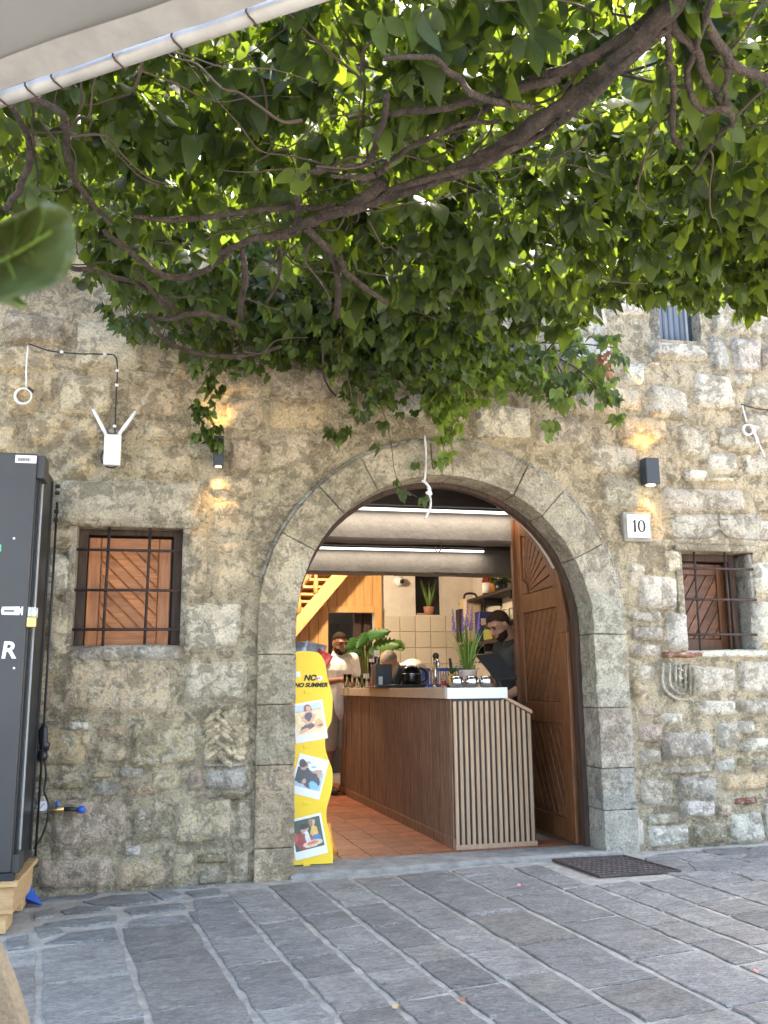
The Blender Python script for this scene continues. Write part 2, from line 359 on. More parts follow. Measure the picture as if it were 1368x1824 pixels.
M['pot_pink'] = simple('pale_pink_pot', (0.55,0.42,0.38), 0.6)
M['pot_terra'] = simple('terracotta_pot', (0.55,0.28,0.16), 0.8)
M['canvas'] = simple('parasol_canvas', (0.20,0.198,0.188), 0.9, col2=(0.185,0.182,0.174), scale=2, bump=0.1, bscale=8)
M['rail'] = simple('painted_tube', (0.36,0.345,0.32), 0.4, col2=(0.29,0.275,0.255), scale=12)
M['beige'] = simple('beige_woven_fabric', (0.19,0.145,0.09), 0.95, col2=(0.13,0.098,0.06), scale=160, stretch=(1,1,1), bump=0.5, bscale=260)
M['glass'] = glassy('clear_glass'); M['glass_green'] = glassy('olive_glass', (0.5,0.6,0.2)); M['glass_dark'] = glassy('dark_red_glass', (0.35,0.06,0.04))
M['drink'] = simple('pale_drink', (0.62,0.50,0.25), 0.4)
M['led'] = emitter('led_strip', (1.0,0.96,0.86), 0.42); M['lens'] = emitter('lamp_lens', (1.0,0.72,0.32), 1.8); M['assumed_bulb'] = emitter('assumed_warm_bulb', (1.0,0.72,0.40), 6.0)  # the warm bulb serves only the assumed, unseen ceiling lamp
M['print'] = colattr_mat('colour_print'); M['shutter_grey'] = simple('grey_blue_curtain', (0.20,0.22,0.26), 0.85, col2=(0.15,0.165,0.20), scale=4, stretch=(14,1,0.4))
M['beam'] = simple('dark_beam', (0.035,0.022,0.016), 0.7, col2=(0.018,0.012,0.010), scale=5, stretch=(0.8,8,8))
M['board'] = simple('ceiling_board', (0.17,0.07,0.035), 0.6, col2=(0.10,0.04,0.02), scale=5, stretch=(8,0.8,8), rnd=0.3)
M['jug'] = simple('cream_enamel', (0.66,0.52,0.33), 0.4); M['navy'] = simple('navy_card', (0.02,0.035,0.14), 0.6); M['olive'] = simple('olive_pack', (0.28,0.27,0.05), 0.5)
M['orange'] = simple('orange_foil', (0.75,0.30,0.05), 0.3, 0.2, bump=0.8, bscale=25); M['silver'] = simple('silver_foil', (0.35,0.35,0.38), 0.3, 0.6, col2=(0.12,0.12,0.14), scale=9, bump=0.8, bscale=25)
# ================================================================== GROUND
def fbm(x, y, z=0.0): return mnoise.fractal(Vector((x, y, z)), 1.0, 2.0, 4)
gb = B()
xs = np.concatenate([[-40,-15,-6], np.linspace(-3.2,6.2,95), [9,18,45]]); ys = np.concatenate([[-45,-16,-7], np.linspace(-4.6,0.3,50)])
for yy in ys:
    for xx in xs: gb.v.append((xx, yy, gz(xx) + 0.004*fbm(xx*5, yy*5)))
nx = len(xs)
for j in range(len(ys)-1):
    for i in range(nx-1): gb.f.append((j*nx+i, j*nx+i+1, (j+1)*nx+i+1, (j+1)*nx+i))
ground = tag(gb.build('ground', M['joint'], smooth=True), kind='structure')

_sl = 0
def slab(poly, lift=0.007, wob=0.008, tone=None, sub=2):
    """one paving stone: outline (world x, y), thin, chipped edges and an uneven top"""
    global _sl; _sl += 1
    rnd = random.Random(_sl); P = []
    for i in range(len(poly)):
        a, b = Vector(poly[i]), Vector(poly[(i+1) % len(poly)]); L = (b-a).length; k = max(2, min(6, int(L/0.07)))
        nrm = Vector((-(b-a).y, (b-a).x)).normalized() if L > 1e-6 else Vector((0,0))
        for j in range(k):
            t = j/k; q = a.lerp(b, t) + nrm*rnd.uniform(-wob, wob)*(0.4 if j == 0 else 1); P.append(q)
    c = sum(P, Vector((0,0)))/len(P); n = len(P); V = []; Fc = []
    ph = rnd.uniform(0, 99); tx, ty = rnd.uniform(-0.012,0.012), rnd.uniform(-0.012,0.012)
    for s_, dz in ((1.0, -0.02), (1.0, lift*0.55), (0.965, lift), (0.62, lift), (0.3, lift)):
        for q in P:
            r = c + (q-c)*s_
            z = gz(r.x) + dz + (0.0 if dz < lift else 0.0035*fbm(r.x*9+ph, r.y*9) + (r.x-c.x)*tx + (r.y-c.y)*ty)
            V.append((r.x, r.y, z))
    for L_ in range(4):
        for i in range(n): Fc.append((L_*n+i, L_*n+(i+1)%n, (L_+1)*n+(i+1)%n, (L_+1)*n+i))
    Fc.append(tuple(4*n+i for i in range(n)))
    o = B().add(V, Fc).build('paving_stone', M['slate'], ground)
    t = tone or rnd.choice([(0.262,0.244,0.220),(0.288,0.268,0.240),(0.246,0.230,0.208),(0.278,0.254,0.220),(0.31,0.288,0.257),(0.264,0.248,0.227)])
    k = rnd.uniform(0.86,1.36); o.color = (t[0]*k, t[1]*k, t[2]*k, 1); return o

JOINTS = [  # joints of the slab columns, as survey points
 [(70,1693),(70,1824)], [(213,1660),(267,1823)], [(353,1657),(447,1800)], [(400,1593),(469,1663),(506,1700),(566,1787)],
 [(476,1583),(573,1670),(623,1710),(663,1760)], [(553,1572),(656,1657),(756,1733),(823,1780)], [(626,1568),(736,1640),(899,1753),(992,1813)],
 [(704,1563),(843,1643),(989,1733),(1142,1823)], [(799,1553),(919,1610),(1142,1720),(1312,1813)], [(912,1548),(1069,1617),(1249,1697),(1368,1747)],
 [(1005,1560),(1125,1603),(1232,1647),(1312,1680)], [(1145,1577),(1219,1607),(1368,1660)]]
CROSS = {  # photo height of the cross joints at each column's left side
 0:[1692,1760,1840], 1:[1655,1717,1805], 2:[1622,1678,1727,1750,1806], 3:[1590,1650,1686,1713,1748,1815], 4:[1578,1635,1660,1692,1737,1758,1793],
 5:[1571,1590,1618,1656,1693,1720,1765], 6:[1567,1585,1630,1657,1702,1748,1807], 7:[1560,1635,1688,1765], 8:[1552,1564,1600,1647,1712,1800], 9:[1547,1565,1587,1610,1653,1685,1722], 10:[1578,1590,1604,1625,1655,1690]}
cd = Vector((-0.145, 1.0)).normalized(); cp = Vector((cd.y, -cd.x))        # column direction, and across
def uv(p): q = Vector((p[0],p[1])); return q.dot(cd), q.dot(cp)
def lineu(L):
    """a joint as v(u), straightened"""
    pts = [uv(GG(*p)) for p in L]; u = np.array([p[0] for p in pts]); v = np.array([p[1] for p in pts])
    k = np.polyfit(u, v, 1) if len(pts) > 1 else (0, v[0]); return k
lines = [lineu(L) for L in JOINTS]
def vat(k, u): return k[0]*u + k[1]
def inwall(poly): return max(p[1] for p in poly) > -0.02
GAPW = 0.0155
grate_poly = [GG(985,1535), GG(1112,1528), GG(1212,1555), GG(1068,1565)]
gx0, gx1 = min(p.x for p in grate_poly)-0.02, max(p.x for p in grate_poly)+0.02; gy0 = min(p.y for p in grate_poly)-0.02
def column(ka, kb, us):
    us = sorted(us)
    for a, b in zip(us[:-1], us[1:]):
        if b - a < 0.06: continue
        sk = random.uniform(-0.012, 0.012)
        q = [(a+GAPW*0.6, vat(ka,a)+GAPW), (a+GAPW*0.6+sk, vat(kb,a)-GAPW), (b-GAPW*0.6+sk, vat(kb,b)-GAPW), (b-GAPW*0.6, vat(ka,b)+GAPW)]
        P = [cd*u + cp*v for u, v in q]
        if max(p.y for p in P) > -0.10:
            for p in P: p.y = min(p.y, -0.13)
        if max(p.y for p in P)-min(p.y for p in P) < 0.05: continue
        cx = sum(p.x for p in P)/4; cy = sum(p.y for p in P)/4
        if gx0-0.08 < cx < gx1 and cy > gy0-0.02: continue
        slab([(p.x, p.y) for p in P])
for i in range(len(lines)-1):
    x0 = JOINTS[i]; us = []
    for y in CROSS[i]:
        xl = float(np.interp(y, [p[1] for p in x0], [p[0] for p in x0])); us.append(uv(GG(xl, y))[0])
    u0 = min(us)
    while u0 > -4.3: u0 -= random.uniform(0.22, 0.45); us.append(u0)
    column(lines[i], lines[i+1], us)
# columns carried on beyond the frame
va, sl = lines[-1], 0.0
for k in range(6):
    vb = (0.0 if k else lines[-1][0]*0.5, vat(lines[-1], -1.0) + 0.30*(k+1)); us = [-0.36 + random.uniform(-0.06,0.03)]
    while us[-1] > -4.0: us.append(us[-1] - random.uniform(0.2, 0.42))
    column(va, vb, us); va = vb
va = lines[0]
for k in range(4):
    vb = (lines[0][0]*0.6, vat(lines[0], -2.0) - 0.33*(k+1)); us = [-0.95 + random.uniform(-0.1,0.1), -1.25, -1.62, -1.85, -2.05]
    while us[-1] > -4.0: us.append(us[-1] - random.uniform(0.2, 0.4))
    column(vb, va, us); va = vb
# rubble paving along the foot of the wall
RUB = [[(78,1683),(120,1665),(205,1656),(212,1675),(150,1680)], [(76,1648),(130,1640),(208,1633),(205,1645),(150,1652),(88,1650)], [(228,1648),(235,1640),(330,1634),(345,1644),(300,1652),(232,1655)],
 [(108,1625),(140,1616),(195,1620),(170,1627),(115,1630)], [(222,1624),(260,1616),(325,1612),(330,1620),(270,1628),(235,1631)], [(148,1607),(200,1597),(262,1595),(282,1608),(220,1615),(170,1613)],
 [(264,1589),(300,1586),(326,1598),(290,1605)], [(328,1591),(390,1585),(396,1594),(350,1600)], [(62,1600),(130,1593),(175,1591),(160,1600),(66,1608)], [(60,1628),(98,1618),(96,1634),(62,1640)], [(62,1655),(90,1652),(112,1660),(74,1672)],
 [(312,1582),(350,1577),(385,1578),(350,1584)], [(10,1675),(50,1668),(52,1690),(14,1694)], [(345,1606),(410,1600),(425,1622),(350,1627)], [(348,1634),(428,1628),(436,1648),(356,1652)],
 [(1148,1532),(1180,1523),(1240,1522),(1242,1528),(1190,1533)], [(1250,1515),(1310,1512),(1322,1520),(1260,1522)], [(1225,1540),(1290,1535),(1345,1545),(1300,1556),(1240,1553)], [(1270,1527),(1330,1524),(1318,1531),(1275,1532)], [(1330,1535),(1368,1530),(1400,1540),(1350,1545)], [(1335,1512),(1390,1508),(1392,1518),(1340,1520)],
 [(1215,1560),(1280,1558),(1310,1568),(1240,1570)],[(1320,1560),(1400,1552),(1420,1562),(1340,1570)]]
for q in RUB:
    slab([(min(p.x,9), min(p.y,-0.03)) for p in (GG(*a) for a in reversed(q))], lift=0.010, wob=0.004, tone=random.choice([(0.225,0.22,0.205),(0.245,0.236,0.215),(0.26,0.25,0.23),(0.23,0.226,0.215)]))

# ================================================================== FACADE
AX, AZ, AR, AO = 1.687, 1.500, 1.006, 1.245           # arch centre, inner and outer radius
facade = thing('stone_facade', 'old weathered stone house front with wide arched doorway', 'building', (AX, 0, 0))
WIN1 = (-0.66, 1.365, -0.03, 2.10); WIN2 = (3.405, 1.335, 3.975, 2.035); WIN3 = (3.30, 3.62, 3.71, 4.55)
XL, XR, ZT = -3.6, 6.4, 5.75
def opening(x, z, m_=0.0):
    for w_ in (WIN1, WIN2, WIN3):
        if w_[0]-m_ < x < w_[2]+m_ and w_[1]-m_ < z < w_[3]+m_: return True
    if abs(x-AX) < 1.12+m_ and z < AZ: return True
    return (x-AX)**2 + (z-AZ)**2 < (1.12+m_)**2 and z >= AZ
# mortar skin: a dense uneven sheet with the openings left out
gx = list(np.arange(XL, XR, 0.025)); gzs = list(np.arange(-0.25, ZT, 0.025))
def snap(lst, vals):
    for v in vals:
        i = min(range(len(lst)), key=lambda k: abs(lst[k]-v)); lst[i] = v
snap(gx, [WIN1[0],WIN1[2],WIN2[0],WIN2[2],WIN3[0],WIN3[2]]); snap(gzs, [WIN1[1],WIN1[3],WIN2[1],WIN2[3],WIN3[1],WIN3[3]])
mv = []; mf = []; n_ = len(gx)
for z in gzs:
    for x in gx: mv.append((x, 0.010+0.018*mnoise.fractal(Vector((x*2.3, z*2.3, 5)),1,2,3) + 0.016*mnoise.fractal(Vector((x*13, z*13, 1)),0.8,2,3), z))
for j in range(len(gzs)-1):
    for i in range(n_-1):
        if not opening((gx[i]+gx[i+1])/2, (gzs[j]+gzs[j+1])/2): mf.append((j*n_+i, j*n_+i+1, (j+1)*n_+i+1, (j+1)*n_+i))
me = bpy.data.meshes.new('mortar_face'); me.from_pydata(mv, [], mf)
mort = link('mortar_face', me, M['mortar'], facade, smooth=True); mort.color = (0.50,0.41,0.27,1)
# the wall's body behind the skin
cb = B(); TY0, TY1 = 0.03, 0.44
def vwall(x0, x1, z0, z1, y0=0.055, y1=TY1): cb.box((x0,y0,z0),(x1,y1,z1))
vwall(XL, WIN1[0]-0.005, -0.25, ZT); vwall(WIN1[0]-0.005, WIN1[2]+0.005, -0.25, WIN1[1]-0.005); vwall(WIN1[0]-0.005, WIN1[2]+0.005, WIN1[3]+0.005, ZT); vwall(WIN1[2]+0.005, AX-1.12, -0.25, ZT)
vwall(AX+1.12, WIN2[0]-0.005, -0.25, ZT); vwall(WIN2[2]+0.005, XR, -0.25, ZT); vwall(WIN2[0]-0.005, WIN2[2]+0.005, -0.25, WIN2[1]-0.005); vwall(WIN2[0]-0.005, WIN2[2]+0.005, WIN2[3]+0.005, WIN3[1]-0.005); vwall(WIN2[0]-0.005, WIN2[2]+0.005, WIN3[3]+0.005, ZT)
NA = 28
for i in range(NA):
    a0, a1 = math.pi*i/NA, math.pi*(i+1)/NA
    xa, za = AX+1.12*math.cos(a0), AZ+1.12*math.sin(a0); xb, zb = AX+1.12*math.cos(a1), AZ+1.12*math.sin(a1)
    cb.prism([(xa,za),(xa,ZT),(xb,ZT),(xb,zb)], lambda u,v,d: (u,d,v), 0.055, TY1)
core = cb.build('wall_body', M['mortar'], facade); core.color = (0.235,0.205,0.155,1)
ub = B().box((XL,TY1+0.01,2.98),(XR,8.0,ZT-0.02)).build('upper_storey', M['plaster'], facade)
rb = B().box((XL-0.1,-0.10,ZT),(XR+0.1,8.1,ZT+0.10)).build('roof_slab', M['cement'], facade)
wk = B().box((XL,-0.001+TY1,-0.25),(XL+0.3,8.0,2.97)).build('end_wall', M['plaster'], facade)
wk2 = B().box((XR-0.3,TY1,-0.25),(XR,8.0,2.97)).build('end_wall', M['plaster'], facade)

# ---- stones of the wall
_placed = []
def tone_at(x, kind=None):
    t = max(0, min(1, (x+0.5)/4.0)); a = Vector((0.66,0.52,0.325)); b = Vector((0.62,0.55,0.43)); c = a.lerp(b, t)  # greyer stone to the right, with the brighter light there put into the tint
    if kind == 'pale': c = Vector((0.72,0.61,0.43)).lerp(Vector((0.74,0.67,0.54)), t)
    if kind == 'white': c = Vector((0.76,0.70,0.58))
    if kind == 'orange': c = Vector((0.64,0.48,0.29))
    if kind == 'pink': c = Vector((0.58,0.45,0.33))
    if kind == 'brick': c = Vector((0.30,0.12,0.075))
    if kind == 'grey': c = Vector((0.50,0.45,0.36))
    if kind == 'dark': c = Vector((0.44,0.365,0.25))
    if kind == 'olive': c = Vector((0.32,0.265,0.15))
    k = random.uniform(0.9, 1.12); return (c.x*k, c.y*k*random.uniform(0.97,1.02), c.z*k*random.uniform(0.94,1.04), 1)
def stone(x0, z0, x1, z1, proud=0.03, kind=None, wob=0.10, n=9, mat='stone'):
    """one wall stone: an irregular cushion set in the mortar"""
    k = len(_placed); _placed.append((x0,z0,x1,z1)); w_, h_ = x1-x0, z1-z0; V = []; Fc = []; s0 = k*3.17
    nxs = max(6, min(16, int(w_/0.03))); nzs = max(5, min(12, int(h_/0.03)))
    wx = min(w_,h_,0.25)*wob; sk = random.uniform(-0.05,0.05)*h_
    tilt = random.uniform(-0.012,0.012); tilt2 = random.uniform(-0.012,0.012); pw = random.uniform(0.05,0.11)
    for j in range(nzs+1):
        for i in range(nxs+1):
            u, v = i/nxs*2-1, j/nzs*2-1
            # square with rounded corners
            r = max(abs(u), abs(v)); c = (abs(u)**11+abs(v)**11)**(1/11); g = r/c if c > 1e-6 else 1
            x = (x0+x1)/2 + u*g*w_/2; z = (z0+z1)/2 + v*g*h_/2 + sk*u
            x += wx*mnoise.noise(Vector((x*4.5, z*4.5, s0))) + 0.35*wx*mnoise.noise(Vector((x*15, z*15, s0)))
            z += wx*mnoise.noise(Vector((x*4.5, z*4.5, s0+40))) + 0.35*wx*mnoise.noise(Vector((x*15, z*15, s0+40)))
            e = min(1.0, (1-r)/pw); e = e*e*(3-2*e)
            y = 0.03 - (0.03+proud*0.75)*e + 0.018*mnoise.fractal(Vector((x*9, z*9, s0)),1,2,3)*(0.3+0.7*e) + tilt*u + tilt2*v
            V.append((x, y, z))
    for j in range(nzs):
        for i in range(nxs): a = j*(nxs+1)+i; Fc.append((a, a+1, a+nxs+2, a+nxs+1))
    o = B().add(V, Fc).build('stone', M[mat], facade, smooth=True, fix=False); o.color = tone_at((x0+x1)/2, kind); return o
def pstone(a, b, c, d, proud=0.03, kind=None, wob=0.10):
    p, q = W(a, d), W(c, b); return stone(p.x, p.z, q.x, q.z, proud, kind, wob)
ST = [ # surveyed stones (photo boxes), proudness, tone
 (128,572,256,655,.035,'pale'),(100,667,207,737,.035,'pale'),(0,560,122,612,.02,'dark'),(-60,616,100,662,.02,None),(4,668,70,742,.02,'orange'),(73,668,97,722,.02,None),(-70,745,37,806,.03,None),(42,745,128,792,.02,None),(134,742,180,790,.02,None),
 (222,690,330,745,.02,None),(215,662,330,688,.015,'dark'),(340,650,470,700,.02,'dark'),(476,650,590,708,.02,'dark'),(400,708,470,770,.02,None),(475,715,585,765,.025,'orange'),(255,748,345,790,.02,None),(262,655,335,664,.01,'dark'),
 (592,655,690,745,.02,'dark'),(95,856,362,936,.04,'pale'),(78,986,131,1060,.035,'white'),(80,1066,129,1168,.035,'pale'),(80,938,134,980,.02,None),(232,800,345,850,.02,None),(110,800,170,850,.02,None),
 (404,778,470,835,.02,'pink'),(475,772,560,835,.02,None),(365,845,455,882,.02,None),(330,940,372,1062,.02,None),(377,962,452,1052,.025,None),(322,1076,432,1160,.035,'pale'),(326,1176,442,1254,.035,'pale'),(372,890,450,955,.02,None),
 (60,1176,104,1272,.025,'orange'),(108,1172,312,1272,.035,None),(66,1292,156,1368,.04,'orange'),(120,1284,162,1303,.04,'white'),(166,1290,226,1316,.03,'orange'),(166,1319,226,1362,.025,None),(232,1276,352,1366,.035,None),
 (358,1357,436,1366,.03,'grey'),(104,1394,157,1406,.04,'olive'),(60,1382,96,1392,.03,'olive'),(206,1367,256,1388,.045,'white'),(166,1390,220,1420,.04,'grey'),(222,1393,288,1421,.035,'orange'),(264,1369,327,1413,.04,None),(333,1370,361,1411,.04,'pink'),(364,1363,442,1411,.035,'grey'),(390,1412,440,1428,.03,'olive'),(362,1413,388,1422,.03,'grey'),
 (84,1422,228,1520,.04,'pink'),(232,1430,300,1508,.02,'dark'),(306,1420,416,1506,.04,None),(418,1424,450,1505,.02,None),(220,1506,251,1526,.05,'white'),(350,1518,408,1541,.04,'olive'),(412,1512,446,1566,.025,None),(62,1522,200,1592,.045,'pink'),(204,1530,300,1588,.045,'orange'),(304,1516,346,1582,.03,None),(350,1545,410,1578,.03,'dark'),
 (60,1414,82,1450,.02,'pale'),(160,1372,202,1386,.03,None),(126,1308,162,1330,.02,None),
 # right of the arch
 (1118,1000,1150,1050,.02,None),(1150,960,1212,975,.02,None),(1182,978,1213,1020,.03,'pale'),(1140,1022,1208,1086,.04,'pale'),(1122,1090,1180,1110,.025,'grey'),(1190,1088,1226,1158,.035,'white'),(1124,1114,1184,1142,.025,'grey'),(1128,1146,1182,1170,.02,None),(1180,1160,1256,1172,.03,'brick'),
 (1135,1180,1168,1216,.02,None),(1128,1214,1158,1260,.03,'orange'),(1230,1180,1310,1238,.03,None),(1316,1172,1420,1238,.03,None),(1245,1246,1312,1278,.04,'pale'),(1320,1242,1420,1276,.03,None),(1140,1264,1178,1276,.03,'pink'),(1180,1270,1218,1292,.03,'pale'),(1135,1288,1182,1326,.03,'pink'),(1185,1298,1270,1356,.03,'grey'),(1282,1284,1318,1342,.035,'grey'),(1308,1282,1345,1310,.045,'white'),(1320,1312,1430,1345,.03,'pale'),
 (1136,1330,1180,1366,.02,None),(1184,1362,1270,1380,.03,None),(1278,1352,1310,1376,.03,'white'),(1314,1350,1340,1366,.035,'olive'),(1346,1352,1430,1372,.03,None),(1142,1382,1200,1440,.025,None),(1206,1378,1280,1430,.03,'grey'),(1284,1374,1365,1412,.035,'orange'),(1306,1418,1352,1434,.04,'brick'),(1280,1430,1304,1456,.03,'pink'),(1215,1424,1276,1458,.035,'white'),(1150,1446,1212,1470,.02,None),(1160,1466,1228,1512,.045,'white'),(1234,1462,1296,1508,.04,'dark'),(1300,1444,1358,1504,.045,None),(1362,1420,1440,1500,.03,None),(1118,1450,1150,1512,.02,None),
 (1250,852,1310,856,.02,'white'),(1218,836,1266,856,.03,'white'),(1254,808,1312,846,.04,'pale'),(1180,870,1330,912,.02,None),(1206,760,1270,820,.025,None),(1276,762,1352,802,.025,None),(1102,742,1190,788,.03,'orange'),(1158,690,1228,744,.03,None),(1236,666,1304,728,.035,'pale'),(1308,666,1342,690,.025,None),(1330,692,1420,730,.03,None),(1108,645,1150,682,.045,'white'),(1154,646,1178,652,.02,'white'),(1160,612,1260,638,.03,None),(1266,600,1300,660,.03,'grey'),(1306,600,1358,664,.03,None),(1362,610,1420,662,.03,'pink'),(1050,715,1098,735,.03,'pink'),(1070,690,1140,730,.025,None),
 (985,700,1060,735,.03,None),(850,726,950,778,.04,'pale'),(955,742,1040,790,.02,None),(1045,792,1140,840,.02,None),(1070,845,1140,905,.02,'grey'),(1080,520,1150,560,.03,'pale'),(990,540,1080,600,.03,'pale'),(1000,600,1090,650,.03,'white'),(1270,540,1368,595,.03,None),(1268,470,1368,535,.03,None),(1330,735,1430,790,.03,None),(1320,810,1430,850,.03,'pale'),(1345,1000,1430,1060,.03,'white'),(1348,1066,1430,1150,.03,'pale'),(695,700,760,745,.03,'white'),(765,700,840,745,.02,None),(1330,930,1400,975,.02,None)]
for s_ in ST: pstone(*s_[:4], proud=s_[4]*0.9, kind=s_[5])
def overlaps(x0,z0,x1,z1,m_=0.0):
    for a in _placed:
        if x0 < a[2]+m_ and x1 > a[0]-m_ and z0 < a[3]+m_ and z1 > a[1]-m_: return True
    for w_ in (WIN1, WIN2, WIN3):
        if x0 < w_[2]+0.04 and x1 > w_[0]-0.04 and z0 < w_[3]+0.05 and z1 > w_[1]-0.05: return True
    for u in np.linspace(0,1,5):
        for v in np.linspace(0,1,5):
            x = x0+(x1-x0)*u; z = z0+(z1-z0)*v
            if abs(x-AX) < AO+0.03 and z < AZ+0.3: return True
            if (x-AX)**2+(z-AZ)**2 < (AO+0.03)**2: return True
    return False
# small relief fields that stay free of ordinary stones
bq0, bq1 = W(360,1358), W(446,1262); cq0, cq1 = W(1172,1248), W(1228,1178)
_placed += [(bq0.x,bq0.z,bq1.x,bq1.z), (cq0.x,cq0.z,cq1.x,cq1.z)]
nums = [W(1112,960), W(1160,912)]; _placed.append((nums[0].x,nums[0].z,nums[1].x,nums[1].z))
lp = W(1180,962); _placed.append((lp.x, lp.z-0.04, lp.x+0.75, lp.z+0.18))
z = 0.02
random.seed(5)
while z < ZT-0.2:
    h = random.choice([0.12,0.16,0.20,0.26,0.30]); x = -1.5 if z < 4.6 else -1.2
    while x < 4.6:
        w_ = random.uniform(0.14,0.52)*(1.0 if h > 0.13 else 0.7)
        if not overlaps(x,z,x+w_,z+h,0.012) and len(_placed) < 300: stone(x,z,x+w_,z+h,random.uniform(.012,.032),random.choice([None,None,None,'grey','pale','dark','orange']))
        x += w_ + random.uniform(0.02,0.05)
    z += h + random.uniform(0.02,0.045)

# ---- the arch: jamb blocks and voussoirs, each a stone of its own
random.seed(9)
def block(poly, y0=-0.035, y1=0.20, kind=None, tone=None):
    dy = random.uniform(-0.006,0.006)
    b = B().prism(poly, lambda u,v,d: (u+0.006*mnoise.noise(Vector((u*14,v*14,d))), d, v+0.006*mnoise.noise(Vector((v*14,u*14,d)))), y0+dy, y1).build('arch_stone', M['dressed'], facade, bevel=0.006, seg=2)
    c = tone or (0.40,0.345,0.25); k = random.uniform(0.84,1.16); b.color = (c[0]*k, c[1]*k, c[2]*k*random.uniform(0.95,1.03), 1); return b
def sub(a, b, n): return [a+(b-a)*i/n for i in range(n)]
zl = [-0.10] + [W(490,y).z for y in (1510,1362,1255,1166,1075)] + [AZ+0.13]
zr = [-0.10] + [W(1095,y).z for y in (1442,1367,1260,1130,1058)]
tl = [(0.58,0.45,0.31),(0.53,0.40,0.26),(0.49,0.41,0.285),(0.52,0.44,0.305),(0.50,0.42,0.29),(0.49,0.405,0.275)]
tr_ = [(0.38,0.35,0.28),(0.40,0.37,0.30),(0.50,0.43,0.34),(0.51,0.465,0.37),(0.48,0.445,0.36),(0.48,0.44,0.355)]
def arcx(z, r, sgn):
    return AX + sgn*(r if z <= AZ else math.sqrt(max(0, r*r-(z-AZ)**2)))
aL0 = math.pi - math.asin(min(1,(zl[-1]-AZ)/AO)); 
for i in range(len(zl)-1):
    a, b = zl[i]+0.002, zl[i+1]-0.002; zz = [a+(b-a)*k/7 for k in range(8)]
    block([(arcx(t,AO,-1),t) for t in zz] + [(arcx(t,AR,-1),t) for t in reversed(zz)], tone=tl[i])
zr.append(AZ+0.16)
for i in range(len(zr)-1):
    a, b = zr[i]+0.002, zr[i+1]-0.002
    if b-a < 0.03: continue
    zz = [a+(b-a)*k/7 for k in range(8)]
    block([(arcx(t,AR,1),t) for t in zz] + [(arcx(t,AO,1),t) for t in reversed(zz)], tone=tr_[min(i,5)])
a_start = math.asin((zr[-1]-AZ)/AO); a_end = math.pi - math.asin((zl[-1]-AZ)/AO)
cuts = [a_start] + [R(a) for a in (27, 48, 62, 88, 118, 134, 152)] + [a_end]
for i in range(len(cuts)-1):
    a, b = cuts[i]+0.002, cuts[i+1]-0.002
    n = 14; A = [a+(b-a)*k/n for k in range(n+1)]
    out_ = [(AX+AO*math.cos(t), AZ+AO*math.sin(t)) for t in A]; inn = [(AX+AR*math.cos(t), AZ+AR*math.sin(t)) for t in reversed(A)]
    if i == 0: out_[0] = (arcx(zr[-1]+0.002,AO,1), zr[-1]+0.002); inn[-1] = (arcx(zr[-1]+0.002,AR,1), zr[-1]+0.002)
    if i == len(cuts)-2: out_[-1] = (arcx(zl[-1]+0.002,AO,-1), zl[-1]+0.002); inn[0] = (arcx(zl[-1]+0.002,AR,-1), zl[-1]+0.002)
    t = 0.5*(a+b)/math.pi; c = Vector((0.50,0.445,0.34)).lerp(Vector((0.50,0.41,0.275)), t); block(out_+inn, tone=tuple(c))
# thin eroded hood line round the arch
hp = [(AX+(AO+0.012)*math.cos(t), -0.012+0.01*mnoise.noise(Vector((t*7,0,0))), AZ+(AO+0.012)*math.sin(t)+0.006*mnoise.noise(Vector((t*9,3,0)))) for t in np.linspace(R(12),R(168),70)]
o = B().tube(hp, [0.013+0.007*mnoise.noise(Vector((i*0.6,0,2))) for i in range(70)], 6).build('hood_moulding', M['mortar'], facade, smooth=True); o.color = (0.42,0.40,0.36,1)
# inner wooden frame of the doorway
fr = B()
def ring(r0, r1, y0, y1, zb):
    A = np.linspace(0, math.pi, 30); P = [(AX+r1, zb)] + [(AX+r1*math.cos(t), AZ+r1*math.sin(t)) for t in A] + [(AX-r1, zb)]
    Q = [(AX+r0, zb)] + [(AX+r0*math.cos(t), AZ+r0*math.sin(t)) for t in A] + [(AX-r0, zb)]
    for i in range(len(P)-1): fr.prism([P[i],P[i+1],Q[i+1],Q[i]], lambda u,v,d: (u,d,v), y0, y1)
ring(0.978, 1.115, 0.205, 0.27, 0.02)
fr.build('door_frame', M['dark_wood'], facade)
rv = B(); fr2 = fr; fr = rv; ring(1.06, 1.119, 0.31, 0.50, 0.0); rv.build('inner_reveal', M['plaster'], facade)
# threshold
th = B(); n = 24; V = []; 
for i in range(n+1):
    x = 0.66+(2.80-0.66)*i/n; e = -0.055 + 0.014*mnoise.noise(Vector((x*6,0,0))); h0 = gz(x)+0.018; h1 = gz(x)*0.3+0.036
    V += [(x,e,h0-0.06),(x,e,h0),(x,e+0.03,h0+0.012),(x,0.30,h1)]
Fc = [(i*4+k,(i+1)*4+k,(i+1)*4+k+1,i*4+k+1) for i in range(n) for k in range(3)]
B().add(V, Fc).build('threshold', M['cement'], facade)

